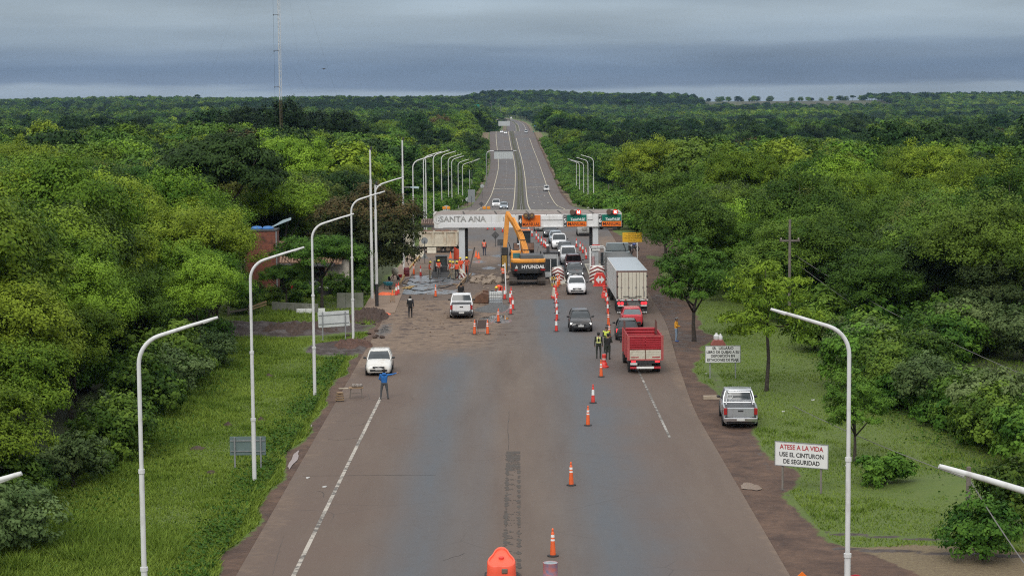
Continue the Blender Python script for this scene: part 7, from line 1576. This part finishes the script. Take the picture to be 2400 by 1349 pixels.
# striped tape
def tape(pts, label):
    pts = [Vector(q) for q in pts]; t = thing('barrier_tape', label, 'tape', pts[0]); seg = []
    for a, b in zip(pts[:-1], pts[1:]):
        n = max(4, int((b - a).length / .18)); q = [a.lerp(b, k / n) - Vector((0, 0, .28 * 4 * (k / n) * (1 - k / n))) for k in range(n + 1)]; seg += list(zip(q[:-1], q[1:]))
    bb = [MB(), MB()]
    for k, (a, b) in enumerate(seg): bb[k % 2].bar(a - pts[0], b - pts[0], .012, .07)
    bb[0].build('red_stripes', REDP, t)['kind'] = 'stuff'; bb[1].build('white_stripes', REFL, t)['kind'] = 'stuff'
up_ = lambda px, py, z: W_(px, py) + Vector((0, 0, z)); tape([up_(1145, 783, .75), up_(1168, 756, .85), up_(1197, 738, .7)], 'red and white striped tape sagging between the cones before the gravel heap')
# grey plastic sheeting of the freshly laid slab, with puddles and pipes
q_ = [pick(*k) for k in ((936, 692), (948, 652), (975, 646), (1062, 648), (1080, 660), (1076, 691))]
pl_ = [(q.x, q.y) for q in q_]; N_ = 60; xs2 = np.linspace(min(a for a, _ in pl_), max(a for a, _ in pl_), N_); ys2 = np.linspace(min(b for _, b in pl_), max(b for _, b in pl_), N_); A, B = np.meshgrid(xs2, ys2)
def inside_poly(x, y):
    c = np.zeros(x.shape, bool)
    for (x1_, y1_), (x2_, y2_) in zip(pl_, pl_[1:] + pl_[:1]): c ^= ((y1_ > y) != (y2_ > y)) & (x < (x2_ - x1_) * (y - y1_) / (y2_ - y1_ + 1e-9) + x1_)
    return c
Zs = .045 + np.abs(vn(A, B, .55, 3)) * .07 + np.abs(vn(A, B * .4, .3, 5)) * .05; i, j = np.meshgrid(np.arange(N_ - 1), np.arange(N_ - 1), indexing='ij'); a = (i * N_ + j).ravel(); f = np.stack([a, a + 1, a + N_ + 1, a + N_], 1)
ins = inside_poly(A + vn(A, B, .8, 2) * .25, B); hole = (((A + 5.4) / 1.6) ** 2 + ((B - (q_[0].y + q_[3].y) / 2 + 2.5) / 2.6) ** 2) < 1; ins &= ~hole
keep = ins.ravel()[f].all(1); o = mesh_np('plastic_sheet', np.stack([A, B, Zs], -1).reshape(-1, 3), f[keep], mat('wet_grey_sheet', (.20, .225, .245), .28, c2=(.10, .11, .12), scale=1.1, spec=.7, dirt=((.15, .11, .085), 1.3, .6)), smooth=True); tag(o, 'wrinkled wet grey plastic sheet spread over the dug-up lane', 'sheet')
for k, pts in enumerate((((955, 660), (985, 668), (1030, 662), (1050, 655)), ((950, 678), (990, 684), (1040, 676), (1072, 668)), ((965, 652), (940, 664), (960, 672)))):
    qq = [pick(*r_) for r_ in pts]; pth = []
    for a_, b_ in zip(qq[:-1], qq[1:]): pth += [a_.lerp(b_, s_ / 4) + Vector((.15 * math.sin(s_ * 1.7 + k), 0, .1)) for s_ in range(4)]
    o = MB().tube([r_ - pth[0] for r_ in pth], .045, 6).build('black_hose', BLACK, smooth=True); o.location = pth[0]; tag(o, ('black hose looping across the back of the grey sheet', 'black hose lying along the front of the grey sheet', 'short black hose near the tan pavement')[k], 'hose', 'hoses on the grey sheet')
for k in range(3):
    p = pick(952 + k * 6, 678); o = MB().box((0, 0, .02), (.16, 2.4, .05)).build('yellow_plank', YWOOD); o.location = (p.x, p.y + .4, .15); o.rotation_euler = (0, 0, -.25 + .05 * k); tag(o, '%s yellow plank from the left on the grey sheet' % ordn[k], 'plank', 'yellow planks on the grey sheet')
for k, (a_, b_) in enumerate((((924, 688), (945, 655)), ((945, 653), (965, 625)), ((966, 624), (985, 602)))):
    A_, B_ = pick(*a_), pick(*b_); o = MB().bar((0, 0, .18), (B_ - A_) + Vector((0, 0, .18)), .12, .16).build('formwork_timber', YWOOD); o.location = A_; tag(o, '%s yellow formwork timber along the edge of the tan pavement' % ('nearest', 'middle', 'farthest')[k], 'timber', 'formwork timbers')
# broken concrete
rk = random.Random(5)
def chunk(px, py, s, m_, label, group):
    b = bmesh.new(); bmesh.ops.create_icosphere(b, subdivisions=2, radius=1)
    for v_ in b.verts: v_.co *= rk.uniform(.72, 1.12)
    for v_ in b.verts: v_.co.x *= s * rk.uniform(.95, 1.05); v_.co.y *= s * .8; v_.co.z *= s * .55
    me = bpy.data.meshes.new('rubble_chunk'); b.to_mesh(me); b.free(); me.materials.append(m_); o = bpy.data.objects.new('rubble_chunk', me); COL.objects.link(o); p = W_(px, py); o.location = p + Vector((0, 0, s * .3)); o.rotation_euler = (rk.uniform(-.3, .3), rk.uniform(-.3, .3), rk.uniform(0, 6)); tag(o, label, 'rubble', group)
RC = mat('broken_concrete', (.33, .27, .21), .95, c2=(.19, .145, .11), scale=4, bump=.6)
for k in range(58):
    px = rk.uniform(1092, 1192); py = rk.uniform(649, 667) if px < 1150 else rk.uniform(645, 668); chunk(px, py, rk.uniform(.12, .55) * (1.2 if px > 1145 else .75), RC, 'lump of broken concrete in the rubble left of the excavator tracks', 'lumps of broken concrete')
for k in range(26): chunk(rk.uniform(800, 905), rk.uniform(730, 800), rk.uniform(.1, .26), DSOIL, 'dark clod of earth in the torn ground beside the tan pavement', 'clods of earth')
for k in range(40): chunk(rk.uniform(965, 1190), rk.uniform(700, 790), rk.uniform(.04, .11), SOIL, 'small clod of earth scattered over the sandy work area', 'clods on the sandy work area')
for k in range(16): chunk(rk.uniform(975, 1300), rk.uniform(672, 690), rk.uniform(.06, .15), RC, 'small stone scattered along the broken edge of the asphalt', 'stones along the broken asphalt edge')
# fallen chevron cushion and splintered timbers
p = W_(1078, 655); t = thing('toppled_cushion', 'toppled concrete block with maroon and white chevrons at the gantry leg', 'block', (p.x, p.y + .3, 0), .2); MB().loft([[(-.8, -.5, 0), (.8, -.5, 0), (.8, .6, 0), (-.8, .6, 0)], [(-.6, -.3, .6), (.55, -.3, .55), (.5, .5, .8), (-.5, .5, .8)], [(-.25, 0, .95), (.2, 0, .9), (.2, .3, 1.0), (-.25, .3, 1.0)]]).build('block_body', CREAM, t, bevel=.05)
for k in range(3): MB().bar((-.42 + k * .2, -.47 + .02 * k, .15), (-.12 + k * .2, -.36, .62), .12, .02, (0, 1, 0)).bar((-.12 + k * .2, -.36, .62), (.2 + k * .15, -.47, .2), .12, .02, (0, 1, 0)).build('chevron_stripe', CHR if k % 2 == 0 else REFL, t)
for k, (a_, za, b_, zb2) in enumerate((((1092, 664), 0, (1113, 640), 2.6), ((1082, 668), .1, (1105, 650), .4), ((1062, 668), .1, (1088, 672), .15), ((1070, 676), .1, (1098, 655), .5))):
    A_, B_ = pick(*a_) + Vector((0, 0, za)), pick(*b_) + Vector((0, 0, zb2)); o = MB().bar((0, 0, 0), B_ - A_, .12, .1).build('splintered_timber', mat('burnt_timber', (.06, .05, .045), .9) if k == 0 else WOOD); o.location = A_; tag(o, ('dark timber propped upright beside the gantry leg', 'pale timber lying on the rubble beside the propped dark one', 'pale timber at the front of the toppled block', 'long pale timber slanting right of the toppled block')[k], 'timber', 'splintered timbers')
p = W_(1186, 689); t = tag(MB().tube([(0, 0, 0), (-.08, .6, 2.7)], .055, 8).build('white_pipe', POLEW, smooth=True), 'white pipe standing upright between the workers and the excavator', 'pipe'); t.location = p
# things round the pavement
p = pick(953, 649); t = thing('steel_drum', 'dark red drum beside the dark bronze tree', 'drum', p + Vector((0, 0, .08))); MB().lathe([(.27, 0), (.29, .05), (.29, .3), (.305, .32), (.29, .34), (.29, .56), (.305, .58), (.29, .6), (.29, .83), (.27, .86)], 16).build('drum_shell', mat('maroon_drum', (.20, .03, .035), .5, dirt=((.08, .03, .03), 2, .5)), t, smooth=True); MB().lathe([(.05, .86), (.05, .89)], 8, (.12, 0, 0)).build('bung', DARKST, t)
p = pick(910, 680); t = thing('wheelbarrow', 'teal wheelbarrow standing on the tan pavement', 'wheelbarrow', p + Vector((0, 0, .08)), .4); MB().loft([[(-.25, -.3, .38), (.25, -.3, .38), (.25, .3, .38), (-.25, .3, .38)], [(-.38, -.45, .68), (.38, -.45, .68), (.38, .45, .68), (-.38, .45, .68)]]).build('tray', mat('teal_tray', (.02, .17, .22), .5), t, bevel=.02); MB().lathe([(.1, -.04), (.2, -.04), (.2, .04), (.1, .04)], 12, (0, -.55, .2), 'X').build('wheel', TYRE, t)
for s in (-1, 1): MB().bar((s * .1, -.6, .25), (s * .3, .9, .6), .04).build('handle', DARKST, t); MB().bar((s * .25, .3, .4), (s * .28, .35, 0), .04).build('leg', DARKST, t)
p = pick(920, 711); t = thing('easel_board', 'small tan easel board on the tan pavement', 'board', p + Vector((0, 0, .1))); MB().box((0, 0, .36), (.42, .03, .5), rx=-.2).build('board_panel', mat('tan_board', (.32, .22, .15), .8), t)
for x_ in (-.18, .18): MB().bar((x_, -.05, 0), (x_, .06, .66), .03).bar((x_, .3, 0), (x_, .06, .66), .03).build('leg', WOOD, t)
for k, (px, py, w2) in enumerate(((905, 692, .9), (893, 738, .8))): 
    p = pick(px, py); o = stuff_heap(px, py, w2, .9, .2, mat('orange_mesh', (.75, .14, .05), .6), 'orange_netting', ('crumpled orange netting on the tan pavement behind the white masts', 'crumpled orange netting at the foot of the white masts')[k], .1, k + 7, kind=None, n=20); tag(o, cat='netting'); o.location.z += .1
for k, (px, py, w2, lb) in enumerate(((1012, 594, 1.05, 'white concrete barrier block in front of the dump truck wheels'), (982, 603, 1.2, 'white concrete barrier block at the edge of the dark bronze tree, nearer one'), (968, 596, .9, 'white concrete barrier block half hidden by the dark bronze tree'))):
    p = pick(px, py); t = tag(MB().prism([(-.38, 0), (.38, 0), (.30, .2), (.16, .32), (.12, .7), (-.12, .7), (-.16, .32), (-.30, .2)], w2, ax='X').build('concrete_barrier', CREAM, bevel=.02), lb, 'barrier', 'white concrete barrier blocks'); t.location = p
p = pick(1072, 610); t = thing('plastic_barrier', 'big orange plastic barrier shell leaning behind the left gantry leg', 'barrier', p); rr = []
for z_, s_ in ((0, 1), (.9, .95), (1.25, .85)): rr.append([(.42 * math.cos(a) * s_, .42 * math.sin(a) * s_, z_ + (.25 * -math.cos(a) if z_ > 1 else 0)) for a in np.linspace(-.2, 3.5, 12)])
MB().loft(rr, cap=False, closed=False).build('barrier_shell', mat('faded_orange_shell', (.62, .10, .05), .5), t, smooth=True); MB().box((0, .1, .05), (1.0, .8, .1)).build('barrier_base', BLACK, t)
p = W_(926, 659); t = thing('cement_mixer', 'cream cement mixer and tools on the pavement by the formwork', 'mixer', p + Vector((0, 0, .1)), .5); MB().lathe([(.15, 0), (.33, .2), (.36, .5), (.2, .75)], 12, (0, 0, .5)).build('mixing_drum', CREAM, t, smooth=True)
for s in (-1, 1): MB().bar((s * .4, -.3, 0), (s * .1, 0, .7), .05).bar((s * .4, .3, 0), (s * .1, 0, .7), .05).build('stand', DARKST, t)
for x_ in (-.5, .5): MB().lathe([(.12, -.04), (.2, -.04), (.2, .04), (.12, .04)], 12, (x_, .3, .2), 'X').build('wheel', TYRE, t)
p = pick(938, 652); o = MB().lathe([(.14, 0), (.2, .28), (.17, .28), (.12, .03)], 12).build('red_bucket', mat('bright_red_bucket', (.5, .02, .03), .4), smooth=True); o.location = p + Vector((0, 0, .1)); tag(o, 'small bright red bucket left of the dark red drum', 'bucket')
# yellow black bollards at the toll island tip
for k, px in enumerate((1294, 1300)):
    p = W_(px, 672); t = thing('striped_bollard', '%s yellow and black bollard at the tip of the toll island' % ('left', 'right')[k], 'bollard', p, 0, 'bollards at the island tip')
    for j in range(4): MB().cyl((0, 0, j * .3), (0, 0, j * .3 + .298), .06, n=10).build('band', BLACKP if j % 2 else mat('bollard_yellow', (.55, .38, .05), .6), t)
for k, (px, py) in enumerate(((1299, 700), (1301, 693))):
    p = W_(px, py); t = thing('water_barrier', '%s red and cream plastic barrier at the head of the dense cone line' % ('nearer', 'farther')[k], 'barrier', p, .1); MB().box((0, 0, .45), (.42, .9, .9), taper=(.45, .9)).build('barrier_body', REDP if k else CREAM, t, bevel=.05); MB().box((-.0, 0, .1), (.5, 1.0, .2)).build('barrier_foot', REDP, t, bevel=.03)

# ------------------------------------------------------------------ roadside vendor
p = W_(835, 934); t = thing('vendor_table', 'rough trestle table with a bundle on top at the left road edge', 'table', p, .12); MB().box((0, .1, .62), (.85, .5, .05)).build('table_top', WOOD, t)
for x_ in (-.34, .34):
    for y_ in (-.1, .3): MB().bar((x_ * 1.1, y_, 0), (x_ * .85, .1 + (y_ - .1) * .8, .6), .04).build('leg', POLEWD, t)
MB().bar((-.36, -.08, .3), (.36, -.08, .3), .04).build('stretcher', POLEWD, t)
t2 = thing('goods_bundle', 'pale netted bundle lying on the trestle table', 'bundle', (p.x + .05, p.y + .1, .67)); 
for x_, r_ in ((-.2, .13), (.02, .16), (.22, .12)): MB().ball((x_, 0, .1), (r_, .15, .12), 9, 6).build('sack', mat('netted_sack', (.34, .31, .28), .9, c2=(.14, .11, .09), scale=18), t2, smooth=True)
p = W_(796, 941); t = thing('timber_stool', 'low stool stacked from timber slabs at the left road edge', 'stool', p, .2)
for k, z_ in enumerate((.1, .24, .38, .5)): MB().box((0.02 * (k % 2), 0, z_), (.5 - .06 * k, .3, .07), rz=.1 * k).build('slab', WOOD, t)
for x_ in (-.2, .24): MB().bar((x_, 0, 0), (x_ * .8, 0, .5), .04).build('leg', POLEWD, t)
p = W_(805, 912); tag(MB().box((0, 0, .02), (.6, .22, .03), rz=.2).build('loose_board', mat('pale_board', (.45, .38, .28), .8)), 'pale board lying left of the trestle table', 'board').location = p

# ------------------------------------------------------------------ at the bottom edge
p = at(1175, 1310, 72.2); t = thing('plastic_delineator', 'big orange plastic delineator with a rounded triangular top at the bottom edge', 'barrier', (p.x, p.y, 0)); 
def tri(s, z): 
    o_ = []
    for k in range(24):
        a = 2 * math.pi * k / 24; r_ = .46 + .085 * math.cos(3 * (a - math.pi / 2)); o_.append((s * r_ * 1.06 * math.cos(a), s * r_ * 1.25 * math.sin(a), z))
    return o_
slo = lambda s_, dz: [(x_, y_, .74 + .42 * y_ + dz) for x_, y_, _ in tri(s_, 0)]
MB().loft([tri(1.05, 0), tri(1.0, .3), slo(.98, -.03), slo(.95, 0), slo(.84, 0), slo(.82, -.05)]).build('delineator_body', mat('vivid_orange_plastic', (.90, .115, .055), .42, var=.04), t, smooth=True, auto=50); MB().lathe([(.1, -.05), (.1, .04), (.06, .06)], 10, (0, .05, .72)).build('filler_plug', REDP, t, smooth=True)
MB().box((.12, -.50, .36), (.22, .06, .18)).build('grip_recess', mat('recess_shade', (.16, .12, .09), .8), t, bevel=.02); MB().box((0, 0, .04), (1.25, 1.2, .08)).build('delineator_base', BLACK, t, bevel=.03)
p = at(1290, 1338, 70.8); t = thing('steel_drum', 'steel drum plastered with worn stickers at the bottom edge', 'drum', (p.x, p.y, 0)); MB().lathe([(.26, 0), (.265, .3), (.275, .32), (.265, .34), (.265, .85), (.275, .88), (.265, .885), (.25, .87)], 20).build('drum_shell', mat('stickered_drum', (.55, .16, .12), .6, c2=(.16, .20, .32), scale=5, detail=2), t, smooth=True, auto=60); MB().lathe([(.25, .872), (.25, .876)], 20).build('drum_lid', mat('pale_lid', (.38, .44, .45), .4, .3, c2=(.2, .23, .24), scale=6), t)
for px, shape, m_, lb, s_ in ((1880, 'dia', ORS, 'tip of an orange diamond sign at the bottom right edge', .75), (2005, 'disc', SIGNR, 'top of a round red-rimmed sign at the bottom right edge', .8)):
    p = at(px, 1338 if shape == 'dia' else 1345, 66); t = thing('temporary_sign', lb, 'sign', (p.x, p.y, 0)); zc = p.z - s_ * .7 if shape == 'dia' else p.z - s_ / 2; b = MB()
    (b.prism([(0, -s_ * .7), (s_ * .7, 0), (0, s_ * .7), (-s_ * .7, 0)], .03, (0, 0, zc)) if shape == 'dia' else b.lathe([(s_ / 2, -.015), (s_ / 2, .015)], 24, (0, 0, zc), 'Y')).build('sign_plate', m_, t)
    if shape == 'disc': MB().lathe([(s_ * .42, -.02), (s_ * .42, -.018)], 24, (0, 0, zc), 'Y').build('white_field', SIGNW, t)
    MB().box((0, .05, zc / 2), (.06, .05, zc)).build('post', GALV, t)
# ------------------------------------------------------------------ puddles, mole hills, litter
WATER = mat('standing_water', (.045, .038, .034), .04, spec=.9, var=.1); 
MUDW = mat('muddy_water_sky_tone', (.26, .175, .14), .18, spec=.7, var=.15)  # muddy water, with the pinkish sky reflection put into its base colour
def puddle(px, py, rx, ry, seed, z=.02, m_=None):
    p = W_(px, py); pts = [(rx * math.cos(a) * (1 + .25 * math.sin(3 * a + seed) + .12 * math.sin(7 * a + seed * 2)), ry * math.sin(a) * (1 + .2 * math.sin(2 * a + seed * 3) + .1 * math.sin(5 * a)), 0) for a in np.linspace(0, 2 * math.pi, 40, endpoint=False)]
    o = MB().add(pts, [tuple(range(40))]).build('puddle', m_ or WATER); o.location = p + Vector((0, 0, z)); tag(o, kind='structure')
puddle(688, 1078, .15, 2.4, 1, .035, MUDW); puddle(722, 1010, .10, 1.8, 2, .035, MUDW); puddle(1758, 1140, .42, .9, 3, .03, MUDW); puddle(1162, 746, 1.1, 1.7, 4, .012); 
for k, (px, py, s_) in enumerate(((631, 882, .35), (535, 998, .3), (612, 985, .25), (495, 1110, .3), (462, 1052, .5))): stuff_heap(px, py, s_, s_, .18, DSOIL, 'molehill', '%s dark molehill on the left grass verge counted from the vendor table' % ordn[k], .1, k + 20, kind=None, n=16)['category'] = 'molehill'
LT = mat('litter_white', (.6, .6, .58), .7)
for k, (px, py) in enumerate(((715, 895), (560, 937), (1655, 876), (1905, 938), (2022, 990), (1835, 965), (2005, 925), (760, 1143), (720, 1122), (1985, 1092))):
    p = W_(px, py); o = MB().box((0, 0, .03), (.16, .1, .05), rz=k).box((.07, .03, .05), (.08, .08, .03), rz=k * 2).build('litter', LT); o.location = p; tag(o, 'scrap of white litter on the verge or road edge', 'litter', 'scraps of white litter')
# bird
p = at(759, 162, 160); t = MB().loft([[(-.22, 0, .05), (-.2, .05, .05), (-.2, 0, .06)], [(0, -.07, 0), (0, .09, 0), (0, 0, .06)], [(.22, 0, .05), (.2, .05, .05), (.2, 0, .06)]]).ball((0, 0, 0), (.05, .16, .05), 8, 5).build('bird', mat('black_feathers', (.02, .02, .02), .8)); t.location = p; tag(t, 'tiny dark bird flying below the clouds right of the mast', 'bird')
# ================================================================== the damp air over the whole place
hz = MB().box((0, 2570, 46), (8400, 5500, 138)).build('haze', [])
hm = bpy.data.materials.new('damp_air'); hm.use_nodes = True; t = hm.node_tree; t.nodes.clear()
ho = t.nodes.new('ShaderNodeOutputMaterial'); pv = t.nodes.new('ShaderNodeVolumePrincipled'); pv.inputs['Color'].default_value = (.34, .52, .84, 1)
pv.inputs["Density"].default_value = 3.8e-5; pv.inputs['Anisotropy'].default_value = 0.0; t.links.new(pv.outputs[0], ho.inputs['Volume'])
hz.data.materials.append(hm); tag(hz, kind='stuff')

instancer(forest, LIBC)
bpy.data.scenes.remove(TMP)
